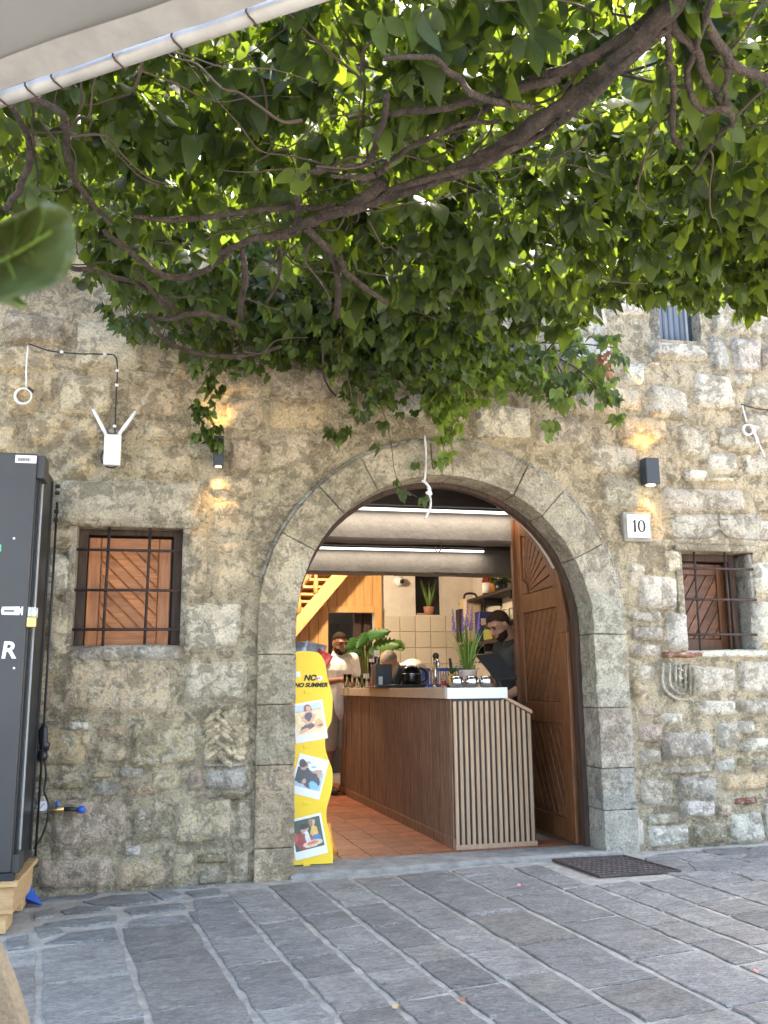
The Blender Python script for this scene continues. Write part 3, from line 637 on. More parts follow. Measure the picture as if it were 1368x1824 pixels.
# ---- door leaf, standing open inwards
Hx, Hy = 2.665, 0.31; LW = 0.96
def px_of(p):
    v = Vector(p)-CAMP; return PCX+FPX*v.dot(_R)/v.dot(_F)
best = min(np.linspace(0, 0.6, 121), key=lambda a: abs(px_of((Hx-LW*math.sin(a), Hy+LW*math.cos(a), 1.6))-930))
lu = Vector((math.sin(best), -math.cos(best), 0)); ln = Vector((-math.cos(best), -math.sin(best), 0))   # u: free edge to hinge; n: face seen from the street
FE = Vector((Hx,Hy,0)) - lu*LW
def L3(u, v, d=0.0): return FE + lu*u + ln*d + Vector((0,0,v))
def ltop(u, r=0.96): return AZ + math.sqrt(max(0.0, r*r-(min(u,r))**2))*1.0
door = None
bp = [(0,0.045)] + [(LW,0.045)] + [(u, ltop(u)) for u in np.linspace(LW,0,16)]
door = B().prism(bp, L3, -0.04, -0.004).build('door', M['wood_old'], facade)
def dpart(name, poly, d1, mat, d0=-0.004, bevel=0.004): return B().prism(poly, L3, d0, d1).build(name, mat, door, bevel=bevel)
dpart('stile', [(0.0,0.05),(0.13,0.05),(0.13,ltop(0.13)-0.004),(0.0,ltop(0)-0.004)], 0.022, M['wood_old'])
dpart('stile', [(LW-0.15,0.05),(LW,0.05),(LW,AZ-0.02),(LW-0.15,AZ-0.02)], 0.022, M['wood_old'])
dpart('closing_strip', [(-0.02,0.05),(0.035,0.05),(0.035,ltop(0.03)),(-0.02,ltop(0))], 0.05, M['wood_old'], -0.05)
rin = 0.96-0.14
def seg_ring(u0, u1):
    us = np.linspace(u0,u1,10); return [(u, ltop(u)-0.004) for u in us] + [(u, AZ+math.sqrt(max(0,rin*rin-u*u))) for u in reversed(us)]
top_arc = [(u, ltop(u)-0.004) for u in np.linspace(0.13,0.955,16)] + [(LW-0.004,AZ-0.018),(LW-0.15,AZ-0.018)] + [(u, AZ+math.sqrt(max(0,rin*rin-u*u))) for u in np.linspace(0.81,0.13,12)]
dpart('top_rail', top_arc, 0.022, M['wood_old'])
zz = lambda py: W(985, py, 0.75).z
r1a, r1b, r2a, r2b, r3 = zz(1086), zz(1052), zz(1286), zz(1250), zz(1448)
for a, b in ((r1a, r1b), (r2a, r2b), (0.05, r3)): dpart('rail', [(0.132,a),(LW-0.152,a),(LW-0.152,b),(0.132,b)], 0.020, M['wood_old'])
# sunburst: a hub and rays
hubc = (0.15, r1b+0.02)
dpart('sunburst_hub', [(hubc[0]-0.015,r1b+0.003)] + [(hubc[0]-0.015+0.11*math.cos(t), r1b+0.003+0.11*math.sin(t)) for t in np.linspace(0,math.pi/2,9)], 0.02, M['wood_old'])
nr = 9
for i in range(nr):
    a0, a1 = math.pi/2*i/nr+0.012, math.pi/2*(i+1)/nr-0.012; P = []
    def rmax(a):
        lo = 0.1
        for t in np.linspace(0.1, 1.2, 120):
            u, v = hubc[0]-0.015+t*math.cos(a), r1b+0.003+t*math.sin(a)
            if u > LW-0.157 or v > AZ+math.sqrt(max(0,(rin-0.006)**2-u*u)): break
            lo = t
        return lo
    for a, r_ in ((a0,0.125),(a0,rmax(a0)),((a0+a1)/2,rmax((a0+a1)/2)),(a1,rmax(a1)),(a1,0.125)):
        P.append((hubc[0]-0.015+r_*math.cos(a), r1b+0.003+r_*math.sin(a)))
    dpart('sunburst_ray', P, 0.010, M['wood_old_d'], bevel=0.006)
for p in diag_planks((0.135, r2b+0.003, LW-0.155, r1a-0.003), 0.085, R(62), 0.007): dpart('plank', p, 0.010, M['wood_old_d'], bevel=0.004)
for p in diag_planks((0.135, r3+0.003, LW-0.155, r2a-0.003), 0.085, R(-62), 0.007): dpart('plank', p, 0.010, M['wood_old_d'], bevel=0.004)

# ---- barred windows
def bars(win, vx, hz, y, wpart, r=0.009):
    x0,z0,x1,z1 = win
    for z in hz: B().tube([(x0-0.02,y,z+random.uniform(-.004,.004)),((x0+x1)/2,y-0.006,z),(x1+0.02,y,z+random.uniform(-.004,.004))], r, 7).build('iron_bar', M['iron'], wpart, smooth=True)
    for x in vx: B().tube([(x-0.004,y+0.018,z0-0.01),(x,y+0.014,(z0+z1)/2),(x+0.004,y+0.018,z1+0.01)], r, 7).build('iron_bar', M['iron'], wpart, smooth=True)
def reveal(win, d, mat, wpart, name='reveal', sides='LRTB', fy=0.0):
    x0,z0,x1,z1 = win; t = 0.05
    for s_ in sides:
        b = B()
        if s_ == 'L': b.box((x0-t,-0.012+fy,z0),(x0,d,z1))
        if s_ == 'R': b.box((x1,-0.010+fy,z0),(x1+t,d,z1))
        if s_ == 'T': b.box((x0-t,-0.015+fy,z1),(x1+t,d,z1+t))
        if s_ == 'B': b.box((x0-t,-0.022+fy,z0-t),(x1+t,d,z0))
        o = b.build(name, mat, wpart, bevel=0.012); o.color = (0.48,0.41,0.30,1)
x0,z0,x1,z1 = WIN1; wy = 0.14
f = B(); fw = 0.055
f.box((x0,wy-0.03,z0),(x0+fw,wy+0.05,z1)).box((x1-fw,wy-0.03,z0),(x1,wy+0.05,z1)).box((x0+fw,wy-0.028,z1-0.035),(x1-fw,wy+0.05,z1))
win1 = f.build('window', M['dark_wood'], facade, bevel=0.005)
reveal(WIN1, 0.2, M['mortar'], win1, sides='LRT')
px0, px1, pz0, pz1 = x0+fw+0.004, x1-fw-0.014, z0+0.012, z1-0.05
back = B().box((px0,wy+0.02,pz0),(px1,wy+0.04,pz1)).build('shutter_back', M['wood'], win1)
st = 0.075
for nm, bx, mt in (('shutter_stile',(px0,pz0,px0+st,pz1),'wood'),('shutter_stile',(px1-st,pz0,px1,pz1),'wood'),('shutter_rail',(px0+st,pz1-st,px1-st,pz1),'wood_h'),('shutter_rail',(px0+st,pz0,px1-st,pz0+st*1.25),'wood_h')):
    B().box((bx[0]+.001,wy-0.008,bx[1]),(bx[2]-.001,wy+0.02,bx[3])).build(nm, M[mt], win1, bevel=0.004)
for p in diag_planks((px0+st+0.004, pz0+st*1.25+0.004, px1-st-0.004, pz1-st-0.004), 0.062, R(-45), 0.008):
    B().prism(p, lambda u,v,d: (u,d,v), wy+0.002, wy+0.02).build('shutter_plank', M['wood_d1'], win1, bevel=0.004)
bars(WIN1, (W(188,1050).x, W(262,1050).x), (W(228,980).z, W(228,1051).z, W(228,1121).z), 0.012, win1)
sp = B().box((x0,0.0,z0-0.05),(x1,0.19,z0-0.002)).build('window_sill', M['cement'], win1, bevel=0.01)
sil = stone(x0-0.04, z0-0.085, x1+0.02, z0+0.012, 0.03, 'white', 0.06); sil.name = 'sill_mortar'; _placed.pop(); sil.color = (0.60,0.54,0.44,1)
B().box((x0-0.01,0.23,z0-0.03),(x1+0.01,0.25,z1+0.03)).build('light_leak_board', M['black'], win1)  # black board added to stop room light leaking past the shutter

x0,z0,x1,z1 = WIN2
f = B(); yb = 0.18
f.box((x0,yb-0.03,z0),(x0+0.035,yb+0.05,z1)).box((x1-0.10,yb-0.03,z0),(x1-0.055,yb+0.05,z1)).box((x0+0.035,yb-0.028,z1-0.05),(x1-0.10,yb+0.05,z1))
win2 = f.build('window', M['dark_wood'], facade, bevel=0.005)
reveal(WIN2, 0.3, M['mortar'], win2, sides='LT')
o = B().box((x1-0.03,0.012,z0),(x1+0.05,0.30,z1)).build('cement_reveal', M['mortar'], win2, bevel=0.03); o.color = (0.44,0.41,0.36,1)
B().box((x0-0.01,0.0,z0-0.035),(x1+0.045,0.28,z0-0.002)).build('window_sill', M['plaster'], win2, bevel=0.01)
sil = stone(x0+0.0, z0-0.05, x1+0.09, z0+0.010, 0.035, 'white', 0.12); sil.name = 'sill_mortar'; _placed.pop()
# half open shutter inside, and its fixed neighbour
th_ = R(7); su = Vector((math.cos(th_), math.sin(th_), 0)); s0 = Vector((x0+0.045, yb+0.03, 0))
def S3(u, v, d): return s0 + su*u + Vector((su.y,-su.x,0))*d + Vector((0,0,v))
sw = 0.44
B().prism([(0,z0+0.01),(sw,z0+0.01),(sw,z1-0.06),(0,z1-0.06)], S3, -0.02, 0.0).build('shutter_back', M['wood_old'], win2)
for a in ((0,z0+0.01,0.06,z1-0.06),(sw-0.07,z0+0.01,sw,z1-0.06),(0.061,z1-0.14,sw-0.071,z1-0.06),(0.061,z0+0.01,sw-0.071,z0+0.09)):
    B().prism([(a[0],a[1]),(a[2],a[1]),(a[2],a[3]),(a[0],a[3])], S3, 0.0, 0.02).build('shutter_stile', M['wood_old'], win2, bevel=0.003)
for p in diag_planks((0.065,z0+0.095,sw-0.075,z1-0.145), 0.07, R(55), 0.007): B().prism(p, S3, 0.0, 0.012).build('shutter_plank', M['wood_old_d'], win2, bevel=0.003)
B().box((x0-0.03,yb+0.32,z0-0.03),(x1+0.1,yb+0.34,z1+0.03)).build('unlit_room_sheet', M['black'], win2)  # black sheet added in place of the unlit room behind
bars(WIN2, (W(1246,1070).x, W(1301,1070).x), (W(1280,1013).z, W(1280,1068).z, W(1280,1130).z), 0.012, win2)
x0,z0,x1,z1 = WIN3
win3 = B().box((x0,0.12,z0),(x1-0.07,0.16,z1)).build('window', M['shutter_grey'], facade)
for x in np.linspace(x0+0.03, x1-0.10, 7): B().tube([(x,0.118,z0+0.005),(x+0.01,0.12,z1-0.005)], 0.012, 6).build('curtain_fold', M['shutter_grey'], win3, smooth=True)
B().box((x1-0.065,0.10,z0),(x1-0.045,0.17,z1)).build('window_post', M['rail'], win3, bevel=0.004)
B().box((x1-0.042,0.12,z0),(x1-0.003,0.17,z1)).build('window_post', M['lampgrey'], win3, bevel=0.004)
reveal(WIN3, 0.26, M['mortar'], win3, fy=0.04)

# ---- carvings let into the wall
def relief(name, strokes, px_plate, rad, parent=facade, kind=None, y=-0.005):
    pl = stone(px_plate[0], px_plate[1], px_plate[2], px_plate[3], 0.012, kind, 0.03); _placed.pop(); pl.name = name
    for s_ in strokes:
        t = bez([(p.x, y-0.012, p.z) for p in s_], 4); b = B().tube(t, lerp_list([rad*0.75,rad,rad,rad*0.75], len(t)), 8).build('carved_strand', M['dressed'], pl, smooth=True); b.color = tuple(x*0.95 for x in pl.color[:3])+(1,)
    return pl
braid = []
for k in range(4):
    y0 = 1272 + k*22
    braid.append([W(366,y0+14), W(380,y0+2), W(394,y0-8)]); braid.append([W(384,y0+2), W(400,y0+16), W(414,y0+28)])
braid += [[W(398,1268),W(410,1290),W(424,1300)],[W(436,1268),W(430,1290),W(416,1300)],[W(440,1296),W(430,1316),W(416,1322)],[W(420,1328),W(434,1322),W(440,1312)],[W(418,1334),W(420,1348),W(436,1350)]]
relief('carved_braid_stone', braid, (bq0.x,bq0.z,bq1.x,bq1.z), 0.019, kind=None, y=-0.002)
crest = [[W(1178,1182),W(1178,1222),W(1200,1244),W(1222,1246)],[W(1190,1182),W(1190,1218),W(1204,1234),W(1216,1236)],[W(1200,1184),W(1200,1216)],[W(1208,1184),W(1208,1222)],[W(1217,1184),W(1217,1226)],[W(1225,1182),W(1226,1238)],[W(1203,1190),W(1214,1196)],[W(1203,1204),W(1214,1210)]]
relief('carved_crest_stone', crest, (cq0.x,cq0.z,cq1.x,cq1.z), 0.0105, kind='grey', y=-0.012)
lint = stone(W(1190,972).x, W(1190,972).z, W(1190,972).x+0.78, W(1190,908).z, 0.02, 'grey', 0.03); lint.name = 'carved_lintel'
og = bez([(p.x,-0.022,p.z) for p in (W(1190,957),W(1235,960),W(1262,958),W(1272,953),W(1280,944),W(1288,953),W(1300,959),W(1340,962),W(1380,964))], 5)
o = B().tube(og, 0.008, 6).build('ogee_moulding', M['dressed'], lint, smooth=True); o.color = (0.30,0.265,0.205,1)
for a, b in (((1278,914),(1279,938)),((1270,927),(1293,926))): B().tube([W(*a)+Vector((0,-0.022,0)), W(*b)+Vector((0,-0.022,0))], 0.006, 6).build('carved_cross_arm', M['dressed'], lint).color = (0.26,0.23,0.18,1)

# ---- drain grate
drain = thing('drain_grate', 'rusty iron drain grate set in the paving beside the doorway', 'grate', grate_poly[0])
P4 = [Vector((p.x, p.y, gz(p.x)+0.012)) for p in grate_poly]
def bil(u, v): return P4[0].lerp(P4[1],u).lerp(P4[3].lerp(P4[2],u), v)
B().add([bil(0,0)+Vector((0,0,-.006)),bil(1,0)+Vector((0,0,-.006)),bil(1,1)+Vector((0,0,-.006)),bil(0,1)+Vector((0,0,-.006))],[(0,1,2,3)]).build('drain_pit', M['cement'], drain)
fb = B()
for a, b in (((0,0),(1,0)),((1,0),(1,1)),((1,1),(0,1)),((0,1),(0,0))): fb.tube([bil(*a), bil(*b)], 0.009, 4)
fb.build('grate_frame', M['grate'], drain)
for k in range(1,10): B().tube([bil(0,k/10), bil(1,k/10)], 0.0042, 5).build('grate_bar', M['grate'], drain)
for k in range(1,15): B().tube([bil(k/15,0)-Vector((0,0,.003)), bil(k/15,1)-Vector((0,0,.003))], 0.0026, 4).build('grate_bar', M['grate'], drain)
# ================================================================== INTERIOR
IY = 5.35; IX0, IX1 = -0.6, W(846,1100,IY).x; IZ = 2.78
def struct(name, b, mat, **k): return tag(b.build(name, mat, **k), kind='structure')
ifloor = struct('floor', B().box((XL+0.31,0.25,-0.3),(XR-0.31,7.9,0.012)), M['grout'])
# terracotta floor tiles, laid parallel to the counter
tm = {}; tsz = 0.205; ta = R(3); n_t = 0
tb = B().box((-tsz/2+0.006,-tsz/2+0.006,0.0),(tsz/2-0.006,tsz/2-0.006,0.014))
tile_o = tb.build('floor_tile', M['terracotta'], ifloor, bevel=0.003)
tile_o.matrix_parent_inverse = Matrix.Identity(4)
first = True
for j in range(30):
    for i in range(14):
        lx, ly = 0.55+i*tsz, 0.42+j*tsz; x = lx - (ly)*0.053; y = ly
        if x > 2.15 + (0.45 if y < 0.75 else 0) or y > 5.1 or n_t > 290: continue
        o = tile_o if first else tile_o.copy()
        if not first: COL.objects.link(o); o.parent = ifloor
        first = False; o.location = (x, y, 0.003+random.uniform(-0.001,0.001)); o.rotation_euler = (0,0,R(3)+random.uniform(-0.008,0.008)); n_t += 1
_dl, _dr, _dt = W(584,1200,IY).x, W(668,1200,IY).x, W(625,1091,IY).z
wb = struct('wall_back', B().box((IX0-0.5,IY+0.06,-0.1),(_dl-0.01,IY+0.2,2.97)).box((_dl-0.01,IY+0.06,_dt+0.01),(_dr+0.01,IY+0.2,2.97)).box((_dr+0.01,IY+0.06,-0.1),(W(742,1060,IY).x,IY+0.2,2.97)).box((W(790,1060,IY).x,IY+0.06,-0.1),(XR-0.31,IY+0.2,2.97))
   .box((W(742,1060,IY).x,IY+0.06,-0.1),(W(790,1060,IY).x,IY+0.2,W(765,1096,IY).z)).box((W(742,1060,IY).x,IY+0.06,W(765,1020,IY).z),(W(790,1060,IY).x,IY+0.2,2.97)), M['plaster'])
struct('wall_right', B().box((IX1,0.46,-0.1),(IX1+0.15,IY+0.055,2.96)), M['plaster'])
struct('wall_left', B().box((IX0-0.15,0.46,-0.1),(IX0,IY+0.055,2.96)), M['plaster'])
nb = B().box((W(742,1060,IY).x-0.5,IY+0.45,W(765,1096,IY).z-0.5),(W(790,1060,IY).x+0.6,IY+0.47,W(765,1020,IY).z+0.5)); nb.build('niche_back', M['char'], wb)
cl = struct('ceiling', B().box((IX0,0.46,IZ+0.03),(IX1-0.005,IY+0.05,2.965)), M['board'])
for k in range(22):
    x = IX0+0.02+k*0.19
    if x+0.18 < IX1: B().box((x,0.47,IZ),(x+0.182,IY+0.04,IZ+0.028)).build('ceiling_board', M['board'], cl, bevel=0.004)
# plastered beams with a dark joist in front of each, LED battens below the joists
def soft_beam(y, zb, zt, d, lab):
    n = 40; V = []; Fc = []; prof = [(0,zt),(0.0,zb+0.08),(0.002,zb+0.02),(0.015,zb+0.002),(0.12,zb),(d-0.06,zb+0.01),(d,zb+0.06),(d,zt)]
    for i in range(n+1):
        x = IX0+0.01 + (IX1-IX0-0.02)*i/n
        for k,(dy,z) in enumerate(prof): V.append((x, y+dy+0.006*fbm(x*4,z*4,y), z+(0.008*fbm(x*5,dy*5,3) if 0 < k < 7 else 0)))
    m_ = len(prof)
    for i in range(n):
        for k in range(m_-1): Fc.append((i*m_+k,(i+1)*m_+k,(i+1)*m_+k+1,i*m_+k+1))
    o = B().add(V,Fc).build('ceiling_beam', M['plasterg']); tag(o, lab, 'beam', 'plastered beams across the ceiling'); return o
by1, by2 = 1.25, 3.0
zled1 = W(760,911,by1-0.06).z; zled2 = W(700,980,by2-0.06).z
soft_beam(by1, W(760,966,by1+0.05).z, IZ-0.002, 0.30, 'grey plastered ceiling beam nearest the arched doorway'); soft_beam(by2, W(700,1023,by2+0.05).z, IZ-0.002, 0.32, 'grey plastered ceiling beam deeper in the room above the wood wall')
for y, zl_, pa, pb, lab in ((by1,zled1,(600,905),(918,915),'nearer'),(by2,zled2,(500,974),(862,984),'farther')):
    j = tag(B().box((IX0+0.02,y-0.16,zl_+0.026),(IX1-0.02,y-0.015,zl_+0.20)).build('ceiling_joist', M['beam'], bevel=0.004), f'dark wooden ceiling joist above the {lab} light strip', 'joist', 'dark joists under the ceiling')
    a, b = W(pa[0],pa[1],y-0.08), W(pb[0],pb[1],y-0.08)
    t = thing('light_strip', f'{lab} of the two lit white ceiling light strips in the bar', 'lamp', (a.x,y-0.08,zl_), 'ceiling light strips')
    B().box((a.x-0.25,y-0.10,zl_+0.012),(b.x,y-0.06,zl_+0.025)).build('housing', M['black'], t)
    B().box((a.x-0.24,y-0.098,zl_-0.004),(b.x-0.005,y-0.062,zl_+0.011)).build('diffuser', M['led'], t)
    ld = bpy.data.lights.new('strip_light','AREA'); ld.shape='RECTANGLE'; ld.size = b.x-a.x+0.2; ld.size_y = 0.03; ld.energy = 0.8; ld.color=(1,0.90,0.74)
    lo = bpy.data.objects.new('strip_light', ld); COL.objects.link(lo); lo.parent = t; lo.location = ((b.x-a.x)/2-0.1,0,-0.008)
hook = tag(B().tube([W(776,974,by2-0.2),W(776,980,by2-0.2),W(780,984,by2-0.2),W(785,980,by2-0.2),W(785,972,by2-0.2)],0.008,6).build('ceiling_hook', M['zinc'], smooth=True), 'small pale metal hook hanging at the farther light strip', 'hook')
# assumed warm lamp, out of view, added to light the pine wall
t = thing('assumed_ceiling_lamp', 'small warm ceiling lamp, unseen and assumed, in front of the pine wall', 'lamp', (1.35, 3.75, IZ))
B().lathe([(0.05,0),(0.05,-0.03),(0.07,-0.05)],(1.35,3.75,IZ-0.002),16).build('assumed_lamp_base', M['white'], t)
B().ball((1.35,3.75,IZ-0.10),0.055).build('assumed_bulb', M['assumed_bulb'], t, smooth=True)
pl = bpy.data.lights.new('assumed_warm_light','POINT'); pl.energy = 24; pl.color = (1,0.80,0.55); pl.shadow_soft_size = 0.06
po = bpy.data.objects.new('assumed_warm_light', pl); COL.objects.link(po); po.parent = t; po.location = (0,0,-0.18)

# pine boarded wall with a doorway
pA, pB = IX0+0.02, W(681,1060,IY).x; dL, dR, dT = W(584,1200,IY).x, W(668,1200,IY).x, W(625,1091,IY).z
pw = thing('pine_wall', 'pale pine boarded partition with a doorway behind the bar', 'partition', (pB,IY,0))
x = pA; bw = 0.115
while x < pB-0.01:
    e = min(x+bw-0.004, pB)
    z0 = dT if (e > dL and x < dR) else 0.0
    B().box((x,IY+0.0,z0+0.015),(e,IY+0.05,2.75)).build('board', M['pine'], pw, bevel=0.004)
    x += bw
B().box((dL-0.09,IY-0.025,0.01),(dL,IY-0.001,dT+0.07)).build('door_trim', M['pine'], pw, bevel=0.004)
B().box((dR,IY-0.025,0.01),(dR+0.09,IY-0.001,dT+0.07)).build('door_trim', M['pine'], pw, bevel=0.004)
B().box((dL+0.002,IY-0.024,dT-0.002),(dR-0.002,IY-0.001,dT+0.07)).build('door_trim', M['pine'], pw, bevel=0.004)
# what shows through the doorway: a dim back room door and post
struct('wall_corridor', B().box((dL-0.4,IY+0.02+1.0,0),(dR+0.5,IY+1.1,2.9)), simple('corridor_painted_dim',(0.09,0.085,0.08),0.9))  # the back room's dimness is put into this dark wall colour
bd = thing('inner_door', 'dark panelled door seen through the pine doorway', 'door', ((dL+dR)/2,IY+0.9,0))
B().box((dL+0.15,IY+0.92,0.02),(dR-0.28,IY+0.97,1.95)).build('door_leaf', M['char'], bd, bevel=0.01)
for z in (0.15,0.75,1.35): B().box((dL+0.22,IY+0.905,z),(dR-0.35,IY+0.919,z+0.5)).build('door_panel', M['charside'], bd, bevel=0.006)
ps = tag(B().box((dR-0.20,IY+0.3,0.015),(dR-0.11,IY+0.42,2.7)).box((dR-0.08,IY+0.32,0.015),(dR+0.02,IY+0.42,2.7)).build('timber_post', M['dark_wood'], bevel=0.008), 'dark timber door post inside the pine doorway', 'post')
# stair with closed string, going up to the left
sr = thing('staircase', 'pine staircase rising to the left along the boarded wall', 'staircase', (0.9,IY-0.5,0))
sa, sb = W(526,1118,IY-0.45), W(604,1026,IY-0.45)
d_ = (sb-sa).normalized(); nrm = Vector((-d_.z,0,d_.x))
for off in (0.0,):
    B().obox((sa+sb)/2-nrm*0.0, d_, (0,1,0), nrm, ((sb-sa).length/2+0.35, 0.02, 0.075)).build('stringer', M['pine'], sr, bevel=0.004)
for k in range(9):
    p = sa.lerp(sb, (k-1)/7.0)
    B().box((p.x-0.28,IY-0.43,p.z+0.03),(p.x,IY-0.02,p.z+0.06)).build('tread', M['pine'], sr, bevel=0.004)
for pxl in (540,570):
    p = W(pxl,1060,IY-0.45); q = sa.lerp(sb,(p.x-sa.x)/(sb.x-sa.x))
    B().lathe([(0.03,0),(0.03,0.15),(0.018,0.19),(0.03,0.30),(0.036,0.45),(0.022,0.6),(0.03,0.65),(0.03,0.9)],(p.x-0.05,IY-0.45,q.z+0.06),12).build('baluster', M['pine'], sr, smooth=True)
# tiles of the back wall
tz1 = W(765,1097,IY).z; tx0 = pB+0.03; s_ = 0.20; base = None
tb = B().box((0.004,0,0.004),(s_-0.004,0.02,s_-0.004)).build('wall_tile', M['walltile'], wb, bevel=0.004); firstt = True
gr = B().box((pB,IY+0.045,0.02),(IX1-0.002,IY+0.058,tz1)).build('tile_bed', M['plaster'], wb)
z = tz1 - s_
while z > 0.6:
    x = tx0
    while x + s_ < IX1:
        o = tb if firstt else tb.copy()
        if not firstt: COL.objects.link(o); o.parent = wb
        firstt = False; o.location = (x, IY+0.03, z); x += s_
    z -= s_
B().box((W(738,1060,IY).x,IY+0.03,tz1-0.01),(W(794,1060,IY).x,IY+0.44,tz1+0.015)).build('niche_sill', M['plaster'], wb, bevel=0.006)
# security camera
c = W(711,1035,IY); t = thing('security_camera', 'small white dome camera on the plaster wall', 'camera', c)
B().lathe([(0.065,0.0),(0.065,-0.03),(0.05,-0.05)],(c.x,IY+0.055,c.z),18,axis=(0,1,0)).build('mount', M['white'], t, smooth=True)
B().ball((c.x+0.01,IY-0.03,c.z-0.005),0.05).build('housing', M['white'], t, smooth=True)
B().ball((c.x+0.018,IY-0.06,c.z-0.012),0.032).build('lens', M['black'], t, smooth=True)

# ================================================================== BAR COUNTER
A0 = Vector((1.853,0.522,0)); A1 = Vector((1.666,4.05,0)); la = (A1-A0).normalized(); ea = Vector((la.y,-la.x,0)); CT = 1.10
def C3(l, e, z): return A0 + la*l + ea*e + Vector((0,0,z))
CL = (A1-A0).length; EW = 0.60
ctr = thing('bar_counter', 'long bar counter with brown reeded side and slatted end under pale top', 'counter', A0)
def cbox(l0,l1,e0,e1,z0,z1):
    b = B(); P = [C3(l,e,z) for z in (z0,z1) for (l,e) in ((l0,e0),(l1,e0),(l1,e1),(l0,e1))]
    return b.add(P, [(3,2,1,0),(4,5,6,7),(0,1,5,4),(1,2,6,5),(2,3,7,6),(3,0,4,7)])
ztop0 = CT-0.075
wtop = 0.39
cbox(0.03,CL,0.015,wtop,0.02,ztop0-0.002).build('carcass', M['black'], ctr)
rd = B(); k = 0.012
while k < CL-0.02:
    w_ = random.uniform(0.018,0.030); P = [(k,0.0),(k+0.001,-0.011),(k+w_-0.001,-0.011),(k+w_,0.0)]
    dd = random.uniform(-0.003,0.003)
    V = [C3(l,e+(dd if e<0 else 0),z) for z in (0.09,ztop0-0.003) for l,e in P]
    rd.add(V, [(0,1,5,4),(1,2,6,5),(2,3,7,6)]); k += w_+0.007
rd = tag(rd.build('reeded_panel', M['reed'], ctr), kind='stuff')
cbox(0.0,CL,-0.016,0.014,0.012,0.088).build('plinth', M['reed'], ctr, bevel=0.003)
cbox(0.0,0.028,0.0,wtop,0.03,ztop0-0.004).build('end_backing', M['black'], ctr)
# slatted end, with the lowered raking part to the right
zr0 = W(888,1240,0.55).z; zr1 = W(936,1268,0.62).z
ew_full = 0.60; ns = 15; pitch = ew_full/ns
ztop_at = lambda e: ztop0-0.006 if e < wtop-0.02 else zr0 + (zr1-zr0)*min(1,(e-wtop+0.02)/(ew_full-wtop))
bkp = [(wtop,0.03),(ew_full,0.03),(ew_full,ztop_at(ew_full)-0.01),(wtop,ztop_at(wtop)-0.01)]
B().prism(bkp, lambda u,v,d: C3(d,u,v), 0.004, 0.026).build('end_backing', M['black'], ctr)
for i in range(ns):
    e0 = i*pitch+0.002; e1 = e0+pitch*0.58
    B().prism([(e0,0.045),(e1,0.045),(e1,ztop_at(e1)-0.012),(e0,ztop_at(e0)-0.012)], lambda u,v,d: C3(d,u,v), -0.016, 0.002).build('slat', M['slat'], ctr, bevel=0.002, seg=1)
B().prism([(-0.002,0.012),(ew_full,0.012),(ew_full,0.046),(-0.002,0.046)], lambda u,v,d: C3(d,u,v), -0.020, 0.003).build('bottom_rail', M['slat'], ctr, bevel=0.002)
B().prism([(wtop+0.004,ztop_at(wtop)-0.012),(ew_full,ztop_at(ew_full)-0.012),(ew_full,ztop_at(ew_full)+0.014),(wtop+0.004,ztop_at(wtop)+0.014)], lambda u,v,d: C3(d,u,v), -0.022, 0.05).build('raking_cap', M['slat'], ctr, bevel=0.003)
cbox(0.06,0.55,wtop+0.03,ew_full-0.01,0.80,zr1-0.03).build('lower_worktop', M['charside'], ctr, bevel=0.004)
cbox(0.028,CL+0.05,-0.045,wtop+0.02,ztop0,CT).build('worktop', M['topside'], ctr, bevel=0.003)
cbox(-0.03,0.026,-0.045,wtop+0.02,ztop0,CT+0.001).build('worktop_end', M['top'], ctr, bevel=0.003)

# ---- things on the counter
def on(px, Y): p = W(px, 1215, Y); return Vector((p.x, Y, CT+0.001))
def item(name, label, cat, p, group=None): return thing(name, label, cat, p, group)
pos = ['leftmost','middle','rightmost']
for i, px in enumerate((813,840,866)):
    p = on(px, 0.66); t = item('steel_bowl', f'{pos[i]} of three round steel bowls on the counter end', 'bowl', p, 'steel bowls on the counter end')
    B().lathe([(0.03,0),(0.047,0.012),(0.054,0.04),(0.050,0.066),(0.042,0.08),(0.038,0.08),(0.045,0.062),(0.048,0.04),(0.03,0.012),(0.0,0.01)], p, 24).build('bowl_body', M['steel'], t, smooth=True)
p = on(834, 0.88); t = item('lavender_plant', 'potted lavender with tall grassy blades at the counter end', 'plant', p)
B().lathe([(0.05,0),(0.055,0.01),(0.07,0.12),(0.072,0.13),(0.062,0.13),(0.06,0.115),(0.0,0.11)], p, 22).build('pot', M['pot_pink'], t, smooth=True)
def blade_mesh(b, base, tip, w_, bend, n=7):
    base=Vector(base); tip=Vector(tip); side = (tip-base).cross(Vector((random.uniform(-1,1),random.uniform(-1,1),0.2))).normalized(); V=[]
    for i in range(n+1):
        s=i/n; c=base.lerp(tip,s)+Vector(bend)*(s*s); ww=w_*(1-s**2.2)+0.0006; V += [c-side*ww, c+side*ww]
    b.add(V,[(2*i,2*i+1,2*i+3,2*i+2) for i in range(n)])
rs = random.Random(3)
for k in range(46):
    a = rs.uniform(0,2*math.pi); r_ = rs.uniform(0.0,0.14); h = rs.uniform(0.22,0.44); b = B()
    blade_mesh(b, p+Vector((0.03*math.cos(a),0.03*math.sin(a),0.11)), p+Vector((r_*math.cos(a)*0.6,r_*math.sin(a)*0.6,0.11+h)), rs.uniform(0.004,0.007), (r_*math.cos(a)*0.8,r_*math.sin(a)*0.8,-r_*0.5))
    b.build('grass_blade', M['blade'], t, smooth=True, fix=False)
